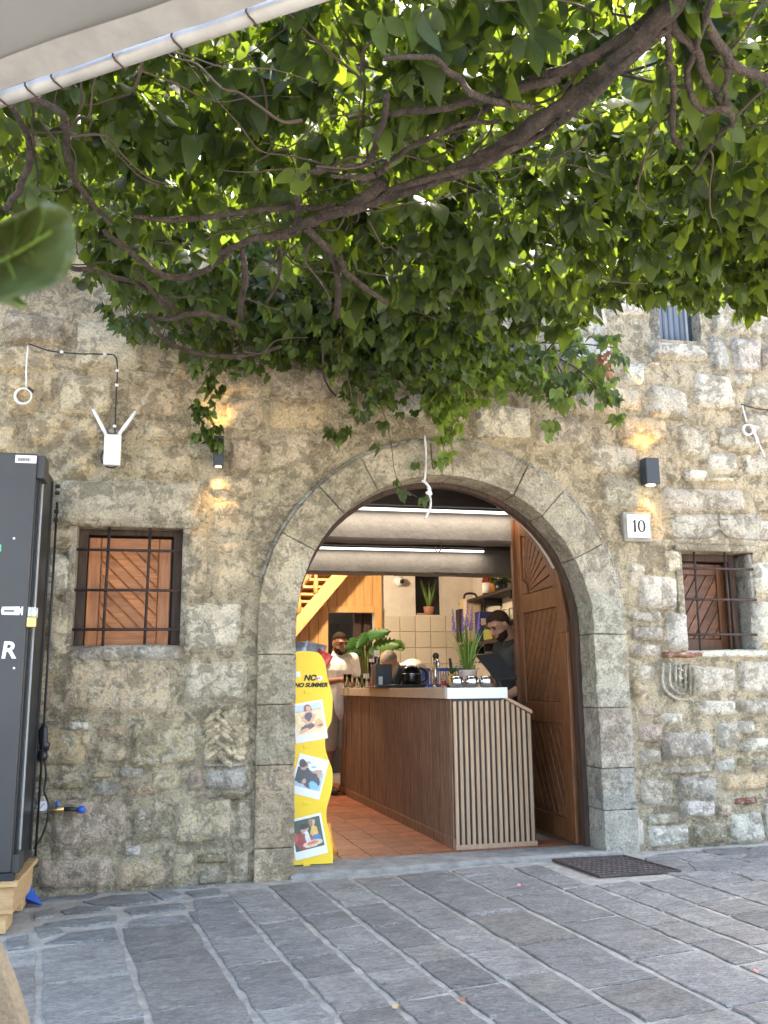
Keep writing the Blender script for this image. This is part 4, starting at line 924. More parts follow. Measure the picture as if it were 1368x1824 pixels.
for k, (pxx, pyy, pyb) in enumerate(((806,1085,1125),(823,1088,1128),(833,1070,1115),(841,1080,1122),(854,1091,1120))):
    q0 = W(pxx,pyy,0.88); q1 = W(pxx+(3 if k<2 else -2),pyb,0.88); b = B(); b.tube([p+Vector((0,0,0.1)), q1], 0.0022, 5); b.build('flower_stem', M['blade'], t)
    b = B()
    for s in np.linspace(0,1,16):
        c = q1.lerp(q0, float(s)); rr = 0.011*(1-s*0.8)
        for j in range(4): a = rs.uniform(0,6.28); b.ball(c+Vector((math.cos(a)*rr,math.sin(a)*rr,0)), 0.0055*(1-0.5*s)+0.0015, 5, 4)
    b.build('flower_spike', M['lav'], t)
b = B()
for k in range(60):
    a = rs.uniform(0,6.28); r_ = rs.uniform(0.03,0.11); c = p+Vector((r_*math.cos(a),r_*math.sin(a),0.12+rs.uniform(-0.01,0.07))); blade_mesh(b, c, c+Vector((rs.uniform(-.03,.03),rs.uniform(-.03,.03),rs.uniform(0,.035))), 0.006,(0,0,-.01),3)
tag(b.build('low_foliage', M['monstera'], t, fix=False), kind='stuff')
# beer tap
p = on(776, 1.55); t = item('beer_tap', 'chrome beer tap standing on the counter', 'tap', p)
B().lathe([(0.03,0),(0.03,0.01),(0.016,0.02),(0.016,0.20),(0.02,0.205),(0.02,0.225),(0.012,0.235)], p, 16).build('column', M['steel'], t, smooth=True)
B().tube(bez([p+Vector((0,0,0.21)),p+Vector((0.0,-0.04,0.235)),p+Vector((0.005,-0.07,0.21)),p+Vector((0.005,-0.075,0.17))]),0.010,8).build('spout', M['steel'], t, smooth=True)
B().ball(p+Vector((0.0,-0.02,0.255)),0.028).build('handle_knob', M['black'], t, smooth=True)
B().tube([p+Vector((-0.03,-0.02,0.13)),p+Vector((-0.045,-0.03,0.16))],0.014,8).build('valve', M['brass'], t, smooth=True)
p = on(804, 1.62); t = item('knife_block', 'dark knife handle standing up behind the beer tap', 'knife', p)
B().box(tuple(p+Vector((-0.03,-0.02,0))),tuple(p+Vector((0.03,0.03,0.09)))).build('block', M['beam'], t, bevel=0.004)
B().tube([p+Vector((0,0,0.09)),p+Vector((0.0,0,0.16)),p+Vector((-0.008,0,0.24))],[0.012,0.014,0.011],8).build('handle', M['black'], t, smooth=True)
p = on(790,1.2); t = item('spice_bottle', 'small bottle with red label beside the beer tap', 'bottle', p)
B().lathe([(0.018,0),(0.019,0.01),(0.019,0.06),(0.010,0.08),(0.010,0.085)],p,14).build('glass_body', M['glass'], t, smooth=True)
B().lathe([(0.0196,0.018),(0.0196,0.052)],p,14).build('paper_label', M['red'], t, smooth=True)
B().lathe([(0.0115,0.085),(0.0115,0.105),(0.0,0.106)],p,14).build('cap', M['brass'], t, smooth=True)
p = on(806,1.1); t = item('pineapple', 'small yellow pineapple ornament beside the steel bowls', 'ornament', p)
b = B()
for i in range(7):
    for k in range(9): a = 2*math.pi*(k+0.5*(i%2))/9; r_ = 0.035*math.sin(math.pi*(i+0.8)/8.2); b.ball(p+Vector((r_*math.cos(a),r_*math.sin(a),0.012+i*0.014)),0.011,6,4)
b.build('fruit_body', simple('pineapple_yellow',(0.62,0.40,0.07),0.5), t, smooth=True)
for k in range(12): a = k*2.4; b = B(); blade_mesh(b, p+Vector((0,0,0.10)), p+Vector((0.03*math.cos(a),0.03*math.sin(a),0.16+0.01*(k%3))),0.006,(0.02*math.cos(a),0.02*math.sin(a),-0.01),4); b.build('crown_leaf', M['monstera'], t, fix=False)
# blue basket
p = on(792,2.3)-Vector((0,0,0)); t = item('plastic_basket', 'blue slotted plastic basket behind the beer tap', 'basket', p)
bw2, bd2, bh = 0.19, 0.12, 0.17
for z in (0.004,0.145): 
    b = B(); b.box(tuple(p+Vector((-bw2,-bd2,z))),tuple(p+Vector((bw2,-bd2+0.008,z+0.025)))).box(tuple(p+Vector((-bw2,bd2-0.008,z))),tuple(p+Vector((bw2,bd2,z+0.025)))).box(tuple(p+Vector((-bw2,-bd2+0.009,z))),tuple(p+Vector((-bw2+0.008,bd2-0.009,z+0.025)))).box(tuple(p+Vector((bw2-0.008,-bd2+0.009,z))),tuple(p+Vector((bw2,bd2-0.009,z+0.025)))); b.build('rim', M['blue'], t)
for k in range(17):
    x = -bw2+0.004+k*(2*bw2-0.012)/16; B().box(tuple(p+Vector((x,-bd2+0.002,0.028))),tuple(p+Vector((x+0.008,-bd2+0.007,0.146)))).build('slat', M['blue'], t)
for k in range(9):
    y = -bd2+0.01+k*0.026; B().box(tuple(p+Vector((-bw2+0.001,y,0.028))),tuple(p+Vector((-bw2+0.006,y+0.008,0.146)))).build('slat', M['blue'], t)
# glasses, jars, napkins at the far end
def tumbler(px, Y, r_, h, label, fill=None, fh=0.7, name='glass'):
    p = on(px, Y); t = item(name, label, 'glass', p)
    B().lathe([(r_*0.8,0),(r_*0.82,0.004),(r_,h),(r_*0.93,h),(r_*0.76,0.010),(0,0.010)],p,20).build('tumbler', M['glass'], t, smooth=True)
    if fill: B().lathe([(r_*0.70,0.014),(r_*0.70+r_*0.15*fh,h*fh),(0,h*fh)],p,18).build('contents', fill, t, smooth=True)
    return t, p
tumbler(619,3.55,0.045,0.14,'glass of pale lemonade at the far end of the counter', M['drink'],0.75)
t,p = tumbler(636,3.3,0.045,0.10,'glass jar of mint leaves beside the lemonade glass')
b = B()
for k in range(40): a=rs.uniform(0,6.28); c=p+Vector((0.025*math.cos(a)*rs.random(),0.025*math.sin(a)*rs.random(),0.015+rs.random()*0.09)); blade_mesh(b,c,c+Vector((rs.uniform(-.02,.02),rs.uniform(-.02,.02),0.012)),0.009,(0,0,-.004),2)
b.build('mint_leaves', M['monstera'], t, fix=False)
t,p = tumbler(653,2.9,0.04,0.09,'small glass holding white paper sticks on the counter')
for k in range(9): a=k*0.7; B().tube([p+Vector((0.015*math.cos(a),0.015*math.sin(a),0.012)),p+Vector((0.032*math.cos(a),0.032*math.sin(a),0.135))],0.005,5).build('paper_stick', M['paper'], t)
p = on(657,2.75); tag(B().lathe([(0.085,-0.0),(0.09,0.006),(0.09,0.010),(0,0.008)],p+Vector((0.02,-0.12,0)),24).build('coaster', M['red'], smooth=True), 'flat red coaster on the counter in front of the paper sticks', 'coaster')
t,p = tumbler(662,2.7,0.028,0.24,'tall clear glass tube holding straws beside the black box',name='straw_holder')
for k in range(7): a=k*0.9; B().tube([p+Vector((0.012*math.cos(a),0.012*math.sin(a),0.012)),p+Vector((0.02*math.cos(a),0.02*math.sin(a),0.27))],0.004,5).build('straw', M['paper'], t)
t,p = tumbler(672,3.0,0.03,0.30,'tall glass jar of white straws behind the black box',name='straw_jar')
for k in range(9): a=k*0.7; B().tube([p+Vector((0.012*math.cos(a),0.012*math.sin(a),0.012)),p+Vector((0.024*math.cos(a),0.024*math.sin(a),0.36))],0.0045,5).build('straw', M['paper'], t)
p = on(684,2.35); t = item('black_caddy', 'black box caddy with slanted dividers on the counter', 'caddy', p)
B().box(tuple(p+Vector((-0.09,-0.07,0.03))),tuple(p+Vector((0.06,0.09,0.21)))).build('box_body', M['black'], t, bevel=0.004)
for k in range(3):
    B().prism([(0.065+k*0.03,0.03),(0.075+k*0.03,0.03),(0.135+k*0.03,0.20),(0.125+k*0.03,0.20)], lambda u,v,d: p+Vector((u,d,v)), -0.07, 0.09).build('divider', M['black'], t)
B().box(tuple(p+Vector((-0.065,-0.082,0.03))),tuple(p+Vector((-0.03,-0.072,0.10)))).build('white_tag', M['paper'], t)
p2 = on(700,2.15); t = item('serving_tray', 'long black serving tray under the caddy and kettle', 'tray', p2)
B().box(tuple(p2+Vector((-0.17,-0.12,0))),tuple(p2+Vector((0.26,0.42,0.012)))).build('tray_base', M['charside'], t, bevel=0.004)
B().box(tuple(p2+Vector((-0.18,-0.13,0.012))),tuple(p2+Vector((0.27,-0.115,0.028)))).build('tray_lip', M['black'], t, bevel=0.003)
p = on(733,2.2)+Vector((0,0,0.013)); t = item('black_kettle', 'rounded glossy black kettle on the tray', 'kettle', p)
B().lathe([(0.075,0),(0.085,0.02),(0.088,0.10),(0.078,0.15),(0.045,0.178),(0.0,0.186)],p,26).build('kettle_body', simple('gloss_black',(0.01,0.012,0.011),0.12), t, smooth=True)
B().lathe([(0.0895,0.105),(0.0895,0.112)],p,26).build('chrome_band', M['steel'], t, smooth=True)
B().tube(bez([p+Vector((0.08,0,0.03)),p+Vector((0.13,0,0.06)),p+Vector((0.13,0,0.13)),p+Vector((0.07,0,0.16))]),0.012,8).build('handle', M['black'], t, smooth=True)
# till screen
p = W(905,1225,0.75); p.z = zr1-0.028; t = item('till_screen', 'black tilted till screen in front of the man in grey', 'till', p)
q = [W(850,1166,0.72), W(889,1161,0.62), W(925,1211,0.60), W(884,1208,0.70)]
q = [W(849,1167,0.80), W(888,1161,0.80), W(923,1208,0.66), W(885,1212,0.66)]
nn = (q[1]-q[0]).cross(q[3]-q[0]).normalized(); nn = nn if nn.y > 0 else -nn
B().add([*q, *[v+nn*0.018 for v in q]], [(0,1,2,3),(7,6,5,4),(0,4,5,1),(1,5,6,2),(2,6,7,3),(3,7,4,0)]).build('screen', M['black'], t, bevel=0.003)
cc = sum(q, Vector())/4+nn*0.02
B().tube(bez([cc, cc+Vector((0.0,0.04,-0.03)), Vector((p.x,0.78,p.z+0.06)), Vector((p.x,0.78,p.z))]), 0.016, 8).build('stand_arm', M['lampgrey'], t, smooth=True)
B().lathe([(0.08,0),(0.08,0.012),(0.02,0.02)],(p.x,0.78,p.z),20).build('stand_foot', M['black'], t, smooth=True)
# monstera on the back counter / floor
mp = Vector((W(655,1200,4.5).x, 4.5, 0.02)); t = item('monstera_plant', 'large leafed monstera plant behind the counter', 'plant', mp)
B().lathe([(0.14,0),(0.17,0.02),(0.20,0.36),(0.18,0.36),(0.17,0.32),(0,0.31)],mp,22).build('pot', M['char'], t, smooth=True)
def monstera(c, dirv, L, wid):
    dirv = Vector(dirv).normalized(); side = dirv.cross(Vector((0,-1,0.15))).normalized(); up = side.cross(dirv)
    V=[]; Fc=[]; n=14
    for s_ in (-1,1):
        st_ = len(V); 
        for i in range(n+1):
            u=i/n; ww = wid*math.sin(math.pi*min(1,u*0.93+0.07))**0.7*(1 if i%2==0 or u<0.25 else 0.55)
            m_ = c+dirv*(L*u)+up*(-0.12*L*u*u); e = c+dirv*(L*(u*0.92+0.04*0))+side*(s_*ww)+up*(-0.18*L*u*u-0.15*ww)
            V += [m_, m_.lerp(e,0.5)+up*0.01, e]
        for i in range(n):
            a=st_+3*i; Fc += [(a,a+1,a+4,a+3),(a+1,a+2,a+5,a+4)]
    return B().add(V,Fc)
for (px0_,py0_,px1_,py1_,wd) in ((665,1150,708,1148,0.11),(700,1140,716,1152,0.09),(640,1140,606,1158,0.08),(655,1150,672,1166,0.07),(650,1135,690,1124,0.08),(645,1160,620,1166,0.06),(655,1128,640,1150,0.07)):
    c = W(px0_,py0_,4.35); e = W(px1_,py1_,4.1); b = monstera(c, e-c, max(0.22,(e-c).length*1.1), wd); b.build('leaf', M['monstera'], t, smooth=True, fix=False)
    B().tube(bez([mp+Vector((0,0,0.3)), Vector((mp.x*0.5+c.x*0.5,4.45,0.9)), c]), 0.007, 6).build('leaf_stalk', M['blade'], t, smooth=True)
# niche plant and pink cloth
np_ = W(764,1095,IY+0.15); np_.z = tz1+0.017; np_.y = IY+0.15; t = item('niche_plant', 'grassy plant in terracotta pot in the wall niche', 'plant', np_)
B().lathe([(0.05,0),(0.07,0.10),(0.072,0.11),(0.06,0.11),(0,0.10)],np_,18).build('pot', M['pot_terra'], t, smooth=True)
for k in range(34):
    a=rs.uniform(0,6.28); r_=rs.uniform(0.02,0.13); b=B(); blade_mesh(b,np_+Vector((0.02*math.cos(a),0.02*math.sin(a),0.10)),np_+Vector((r_*math.cos(a)*0.7,r_*math.sin(a)*0.5,0.12+rs.uniform(0.15,0.40))),0.006,(r_*math.cos(a)*0.4,0,-0.03)); b.build('grass_blade', M['blade'], t, fix=False)
b = B(); c = W(753,1094,IY+0.02); 
for k in range(5): b.ball((c.x-0.05+k*0.025,IY+0.05,tz1+0.028),(0.022,0.03,0.011),8,6)
tag(b.build('folded_cloth', simple('pink_cloth',(0.62,0.33,0.28),0.9), smooth=True), 'folded pink cloth on the niche ledge', 'cloth')

# ---- shelves on the right hand wall
def side(px, py, x=None):
    x = IX1-0.12 if x is None else x
    d = ray(px,py); return CAMP + d*((x-CAMP.x)/d.x)
sh1 = side(900,1054); sh2 = side(880,1142)
for zt, lab in ((sh1.z,'upper'),(sh2.z,'lower')):
    t = thing('wall_shelf', f'{lab} dark wall shelf on the right wall of the bar', 'shelf', (IX1,4.5,zt), 'shelves on the right wall')
    B().box((IX1-0.26,3.0,zt-0.035),(IX1-0.003,5.2,zt)).build('board', M['beam'], t, bevel=0.003)
    for y in (3.4,4.3,5.0): B().box((IX1-0.24,y,zt-0.12),(IX1-0.004,y+0.02,zt-0.036)).build('bracket', M['black'], t, bevel=0.002)
def sp_(px, zt, dx=0.14):
    d = ray(px, 1100); q = CAMP + d*((IX1-dx-CAMP.x)/d.x); return Vector((q.x, q.y, zt+0.001))
def bottle(p, name, label, mat, r_=0.04, h=0.30, lab=None, cap='black', grp='bottles and jars on the shelves'):
    t = thing(name, label, 'bottle', p, grp)
    B().lathe([(r_*0.9,0),(r_,0.01),(r_,h*0.55),(r_*0.8,h*0.66),(r_*0.36,h*0.76),(r_*0.34,h*0.94)],p,16).build('bottle_body', mat, t, smooth=True)
    if lab: B().lathe([(r_*1.02,h*0.12),(r_*1.02,h*0.48)],p,16).build('paper_label', lab, t, smooth=True)
    B().lathe([(r_*0.38,h*0.93),(r_*0.38,h),(0,h+0.001)],p,12).build('cap', M[cap], t, smooth=True)
z1s, z2s = sh1.z, sh2.z
bottle(sp_(868,z1s), 'liquor_bottle', 'dark red bottle with pale label, leftmost on the upper shelf', M['glass_dark'], 0.05, 0.34, M['paper'], 'red')
bottle(sp_(877,z1s,0.08), 'liquor_bottle', 'reddish bottle behind the labelled bottle on the upper shelf', M['glass_dark'], 0.038, 0.38, M['orange'], 'red')
bottle(sp_(901,z1s,0.07), 'liquor_bottle', 'slim dark bottle behind the small plant on the upper shelf', simple('dark_glass',(0.01,0.015,0.03),0.15), 0.036, 0.40, None, 'black')
p = sp_(893,z1s); t = item('shelf_plant', 'small leafy green plant in dark pot on the upper shelf', 'plant', p)
B().lathe([(0.06,0),(0.075,0.11),(0.065,0.11),(0,0.10)],p,16).build('pot', M['charside'], t, smooth=True)
b = B()
for k in range(140):
    a=rs.uniform(0,6.28); ph=rs.uniform(0,1.5); r_=0.13*rs.random()**0.4; c=p+Vector((r_*math.cos(a)*math.cos(ph*0.6),r_*math.sin(a)*math.cos(ph*0.6),0.12+0.16*math.sin(ph)*rs.random())); blade_mesh(b,c,c+Vector((rs.uniform(-.04,.04),rs.uniform(-.04,.04),rs.uniform(-.01,.03))),0.014,(0,0,-.012),3)
tag(b.build('foliage', M['monstera'], t, fix=False), kind='stuff')
for k, px in enumerate((898,906,913,920)):
    p = sp_(px, z2s+0.34 if False else z2s, 0.10)
ms = thing('wall_shelf', 'short middle glass shelf of upturned tumblers on the right wall', 'shelf', (IX1,3.8,side(905,1108).z), 'shelves on the right wall')
zm = side(905,1108).z; B().box((IX1-0.25,3.0,zm-0.02),(IX1-0.003,4.35,zm)).build('board', M['beam'], ms, bevel=0.002)
names = ['nearest','second nearest','third nearest','fourth nearest','fifth nearest']
for k in range(5):
    p = Vector((IX1-0.13, 3.25+k*0.2, zm+0.001)); t = thing('shelf_tumbler', f'{names[k]} to the door of the clear tumblers on the middle shelf', 'glass', p, 'tumblers on the middle shelf')
    B().lathe([(0.04,0),(0.036,0.14),(0.0,0.142),(0.0,0.136),(0.032,0.134),(0.037,0.0)],p,16).build('tumbler', M['glass'], t, smooth=True)
# enamel jug/machine, navy box, olive pack
p = Vector((W(840,1120,4.95).x, 4.95, z2s+0.001)); t = item('cream_machine', 'cream coffee machine with black trim against the tiled corner', 'machine', p)
B().box(tuple(p+Vector((-0.12,-0.1,0))),tuple(p+Vector((0.12,0.14,0.55)))).build('machine_body', M['jug'], t, bevel=0.05, seg=4)
B().box(tuple(p+Vector((-0.17,-0.06,0.02))),tuple(p+Vector((-0.122,0.10,0.42)))).build('side_tank', M['beam'], t, bevel=0.01)
B().tube(bez([p+Vector((0.125,-0.11,0.02)),p+Vector((0.125,-0.11,0.40)),p+Vector((0.16,-0.11,0.52)),p+Vector((0.24,-0.11,0.56))]),0.012,6).build('black_trim', M['black'], t, smooth=True)
B().tube(bez([p+Vector((-0.09,0,0.55)),p+Vector((-0.06,0,0.61)),p+Vector((0.05,0,0.61)),p+Vector((0.09,0,0.55))]),0.014,8).build('handle', M['black'], t, smooth=True)
bk = thing('back_counter', 'low tiled back counter below the lower shelf', 'counter', (IX1-0.4,4.4,0))
B().box((IX1-0.62,4.0,0.02),(IX1-0.27,5.28,0.92)).build('cabinet', M['jug'], bk, bevel=0.005); B().box((IX1-0.65,3.97,0.921),(IX1-0.265,5.29,0.96)).build('top_board', M['beam'], bk, bevel=0.004)
p = sp_(862,z2s+0.14,0.13); p = Vector((IX1-0.13,4.62,z2s+0.001)); t = item('navy_box', 'dark navy carton on the lower shelf', 'box', p)
B().box(tuple(p+Vector((-0.09,-0.07,0))),tuple(p+Vector((0.09,0.07,0.36)))).build('carton', M['navy'], t, bevel=0.004); B().box(tuple(p+Vector((-0.06,-0.074,0.2))),tuple(p+Vector((0.0,-0.071,0.28)))).build('crest_print', M['pot_pink'], t)
p = Vector((IX1-0.15,4.15,z2s+0.001)); t = item('olive_pack', 'olive green pack lying on the lower shelf', 'pack', p)
B().box(tuple(p+Vector((-0.1,-0.13,0))),tuple(p+Vector((0.1,0.16,0.13)))).build('pack_body', M['olive'], t, bevel=0.02, seg=3)
p = Vector((IX1-0.15,3.85,z2s+0.001)); bottle(p,'oil_bottle','small olive glass bottle beside the olive pack',M['glass_green'],0.035,0.2,M['paper'])

# ================================================================== PEOPLE
def remesh(b, name, mat, parent, vox, smooth_it=4):
    me = bpy.data.meshes.new(name); me.from_pydata(b.v, [], b.f); o = bpy.data.objects.new(name, me); COL.objects.link(o)
    r_ = o.modifiers.new('r','REMESH'); r_.mode='VOXEL'; r_.voxel_size = vox
    s_ = o.modifiers.new('s','SMOOTH'); s_.iterations = smooth_it; s_.factor = 0.5
    dg = bpy.context.evaluated_depsgraph_get(); m2 = bpy.data.meshes.new_from_object(o.evaluated_get(dg))
    bpy.data.objects.remove(o); bpy.data.meshes.remove(me); m2.name = name; m2.materials.clear()
    return link(name, m2, mat, parent, smooth=True)
def limb(b, pts, rad):
    P = bez(pts, 4); Rr = lerp_list(rad, len(P)); b.tube(P, Rr, 12)
    b.ball(P[0], Rr[0], 12, 8); b.ball(P[-1], Rr[-1], 12, 8)
def person(name, label, base, face, J, head, hair, skin, shirt, pants, hairm, beard=True, sleeve=0.55, shorts=True, long_pants=False, apron=None):
    """J: joints in (right, forward, up) metres from base; face: heading of the chest"""
    fw = Vector((math.cos(face), math.sin(face), 0)); rt = Vector((fw.y, -fw.x, 0)); base = Vector(base)
    def T(q): return base + rt*q[0] + fw*q[1] + Vector((0,0,q[2]))
    t = thing(name, label, 'person', base)
    b = B(); pel, chest, neck = J['pelvis'], J['chest'], J['neck']
    limb(b, [T(pel), T(((pel[0]+chest[0])/2,(pel[1]+chest[1])/2,(pel[2]+chest[2])/2)), T(chest)], [0.13,0.125,0.15])
    limb(b, [T(J['shoulderL']), T(chest), T(J['shoulderR'])], [0.06,0.115,0.06])
    for s_ in 'LR':
        limb(b, [T(J['shoulder'+s_]), T(J['elbow'+s_])], [0.056,0.042]); limb(b, [T(J['elbow'+s_]), T(J['wrist'+s_])], [0.043,0.028])
        limb(b, [T(J['hip'+s_]), T(J['knee'+s_])], [0.095,0.06]); limb(b, [T(J['knee'+s_]), T(J['ankle'+s_])], [0.06,0.038])
        # hand: palm, four fingers, thumb
        w_ = T(J['wrist'+s_]); e_ = T(J['elbow'+s_]); hd = (w_-e_).normalized(); hd = (hd + Vector((0,0,-0.25))).normalized(); sd_ = hd.cross(Vector((0,0,1))).normalized(); dn = sd_.cross(hd)
        limb(b, [w_, w_+hd*0.07], [0.028,0.036])
        for k in range(4):
            o_ = sd_*(k-1.5)*0.021; L_ = (0.062,0.072,0.068,0.055)[k]
            b.tube(bez([w_+hd*0.075+o_, w_+hd*(0.085+L_*0.55)+o_*1.1-dn*0.012, w_+hd*(0.08+L_*0.8)+o_*1.1-dn*0.038],4),[0.0105]*8+[0.009],8)
        b.tube(bez([w_+hd*0.03+sd_*(-0.03), w_+hd*0.07+sd_*(-0.052)-dn*0.01, w_+hd*0.105+sd_*(-0.048)-dn*0.025],4),[0.012]*8+[0.010],8)
    for s_ in 'LR':
        a = T(J['ankle'+s_]); limb(b, [a+Vector((0,0,-0.03)), a+fw*0.10+Vector((0,0,-0.05)), a+fw*0.16+Vector((0,0,-0.055))],[0.042,0.038,0.028])
    # head
    hc = T(head['c']); yaw, pit = head['yaw'], head['pitch']
    hf = Vector((math.cos(yaw)*math.cos(pit), math.sin(yaw)*math.cos(pit), math.sin(pit))); hr = Vector((math.sin(yaw), -math.cos(yaw), 0)); hu = hr.cross(hf)
    RM = Matrix((hr, hf, hu)).transposed()
    def H(r_, f_, u_): return hc + hr*r_ + hf*f_ + hu*u_
    limb(b, [T(neck), H(0,-0.035,-0.07)], [0.058,0.055])
    b.ball(H(0,-0.012,0.03),(0.076,0.097,0.088),16,12,RM); b.ball(H(0,0.018,-0.04),(0.060,0.074,0.078),16,12,RM); b.ball(H(0,0.05,-0.088),(0.032,0.030,0.022),12,8,RM)
    b.tube([H(0,0.088,0.018),H(0,0.106,-0.022),H(0,0.094,-0.036)],[0.008,0.015,0.012],8); b.ball(H(0,0.074,0.038),(0.055,0.018,0.012),10,6,RM)
    b.ball(H(0,0.088,-0.062),(0.024,0.010,0.008),8,6,RM)
    for s_ in (-1,1): b.ball(H(s_*0.076,-0.012,-0.002),(0.010,0.020,0.032),8,8,RM)
    body = remesh(b, 'body', skin, t, 0.0065)
    # eyes and brows
    for s_ in (-1,1):
        B().ball(H(s_*0.031,0.078,0.014),(0.013,0.009,0.007),10,6,RM).build('eye', M['eye'], body, smooth=True)
        B().ball(H(s_*0.032,0.088,0.036),(0.022,0.008,0.0055),10,6,RM).build('eyebrow', hairm, body, smooth=True)
    B().ball(H(0,0.0935,-0.064),(0.021,0.006,0.005),10,6,RM).build('lips', simple('lips',(0.34,0.12,0.09),0.5), body, smooth=True)
    # hair: a shell cut along the hairline
    b = B(); n1, n2 = 36, 24; V=[]; keep=[]
    for i in range(n2+1):
        ph = math.pi*i/n2
        for k in range(n1):
            th = 2*math.pi*k/n1; q = Vector((math.sin(ph)*math.cos(th), math.sin(ph)*math.sin(th), math.cos(ph)))
            lim = hair(q); rr = 1.0 + (0.02 if lim else 0); jit = 0.004*mnoise.noise(q*9)
            V.append(H(q.x*(0.0778+jit), q.y*(0.1000+jit)-0.0125, q.z*(0.093+jit)+0.030)); keep.append(lim)
    Fc = []
    for i in range(n2):
        for k in range(n1):
            f_ = (i*n1+k, (i+1)*n1+k, (i+1)*n1+(k+1)%n1, i*n1+(k+1)%n1)
            if sum(keep[j] for j in f_) >= 3: Fc.append(f_)
    hb = b.add(V,Fc).build('hair', hairm, t, smooth=True); sdm = hb.modifiers.new('t','SOLIDIFY'); sdm.thickness = 0.004; sdm.offset = 0
    if beard:
        b = B(); V=[]; keep=[]
        for i in range(n2+1):
            ph = math.pi*i/n2
            for k in range(n1):
                th = 2*math.pi*k/n1; q = Vector((math.sin(ph)*math.cos(th), math.sin(ph)*math.sin(th), math.cos(ph))); jit=0.003*mnoise.noise(q*12)
                V.append(H(q.x*(0.0625+jit), q.y*(0.0765+jit)+0.018, q.z*(0.082+jit)-0.041))
                mouth = abs(q.x) < 0.36 and q.y > 0.6 and -0.32 < q.z < -0.12
                keep.append(q.y > -0.25 and q.z < (0.05 if abs(q.x) > 0.62 else -0.02 if abs(q.x) < 0.38 and q.z > -0.12 else -0.18) and not mouth)
        Fc = []
        for i in range(n2):
            for k in range(n1):
                f_ = (i*n1+k, (i+1)*n1+k, (i+1)*n1+(k+1)%n1, i*n1+(k+1)%n1)
                if sum(keep[j] for j in f_) >= 3: Fc.append(f_)
        bb = b.add(V,Fc).build('beard', hairm, t, smooth=True); sdm = bb.modifiers.new('t','SOLIDIFY'); sdm.thickness = 0.005; sdm.offset = 0
    # shirt
    b = B(); pl2 = (pel[0],pel[1],pel[2]-0.06)
    limb(b, [T(pl2), T(((pel[0]+chest[0])/2,(pel[1]+chest[1])/2+0.01,(pel[2]+chest[2])/2)), T(chest)], [0.155,0.15,0.168])
    limb(b, [T(J['shoulderL']), T((chest[0],chest[1],chest[2]+0.03)), T(J['shoulderR'])], [0.072,0.125,0.072])
    limb(b, [T(chest), T((neck[0],neck[1],neck[2]-0.015))], [0.12,0.068])
    for s_ in 'LR':
        a, e = Vector(J['shoulder'+s_]), Vector(J['elbow'+s_]); limb(b, [T(a), T(a.lerp(e,sleeve))], [0.072,0.066])
    remesh(b, 'shirt', shirt, t, 0.010, 3)
    b = B()
    for s_ in 'LR':
        h_, k_, a_ = Vector(J['hip'+s_]), Vector(J['knee'+s_]), Vector(J['ankle'+s_])
        limb(b, [T(h_), T(h_.lerp(k_, 0.95))], [0.125,0.095])
        if long_pants: limb(b, [T(k_), T(k_.lerp(a_, 0.95))], [0.085,0.065])
    limb(b, [T(J['hipL']), T(J['pelvis']), T(J['hipR'])], [0.125,0.145,0.125])
    remesh(b, 'trousers' if long_pants else 'shorts', pants, t, 0.012, 3)
    for s_ in 'LR':
        b = B(); a = T(J['ankle'+s_]); z0 = base.z
        limb(b, [Vector((a.x,a.y,z0+0.045))-fw*0.03, Vector((a.x,a.y,z0+0.045))+fw*0.08, Vector((a.x,a.y,z0+0.038))+fw*0.19],[0.045,0.048,0.036]); remesh(b,'shoe',M['shoe'],t,0.010,2)
    return t
def joints(h, lean=0.0, arms=None, hd=None):
    k = h/1.75
    J = dict(pelvis=(0,0,0.96*k), chest=(0,lean*0.6,1.30*k), neck=(0,lean*0.95,1.49*k), shoulderL=(-0.185,lean*0.75,1.42*k), shoulderR=(0.185,lean*0.75,1.42*k),
      hipL=(-0.095,0,0.93*k), hipR=(0.095,0,0.93*k), kneeL=(-0.10,0.02,0.50*k), kneeR=(0.10,0.02,0.50*k), ankleL=(-0.10,-0.02,0.08), ankleR=(0.10,-0.02,0.08))
    J.update(arms); return J
short = lambda q: q.z > float(np.interp(q.y,[-1,-.35,-.05,.1,.22,.5,.75,1],[-.6,-.5,-.20,.0,.22,.34,.44,.48])) + 0.07*mnoise.noise(q*7)
# man in the white shirt at the far end: looks down at his hands
hp = W(597,1147,4.0); base = Vector((hp.x+0.02, 4.02, 0.017)); HT = hp.z+0.12-0.017
J = joints(HT+0.04, 0.03, dict(elbowL=(-0.24,0.02,1.13),wristL=(-0.06,0.25,1.16),elbowR=(0.25,0.02,1.13),wristR=(0.09,0.27,1.17)))
fa = R(-72)
person('person','man in white shirt and beige shorts standing at the far counter end',base,fa,J,dict(c=(0.0,0.075,hp.z-0.017),yaw=fa+R(2),pitch=R(-16)),short,M['skin_dark'],M['tee_white'],M['shorts'],M['hair_dark'])
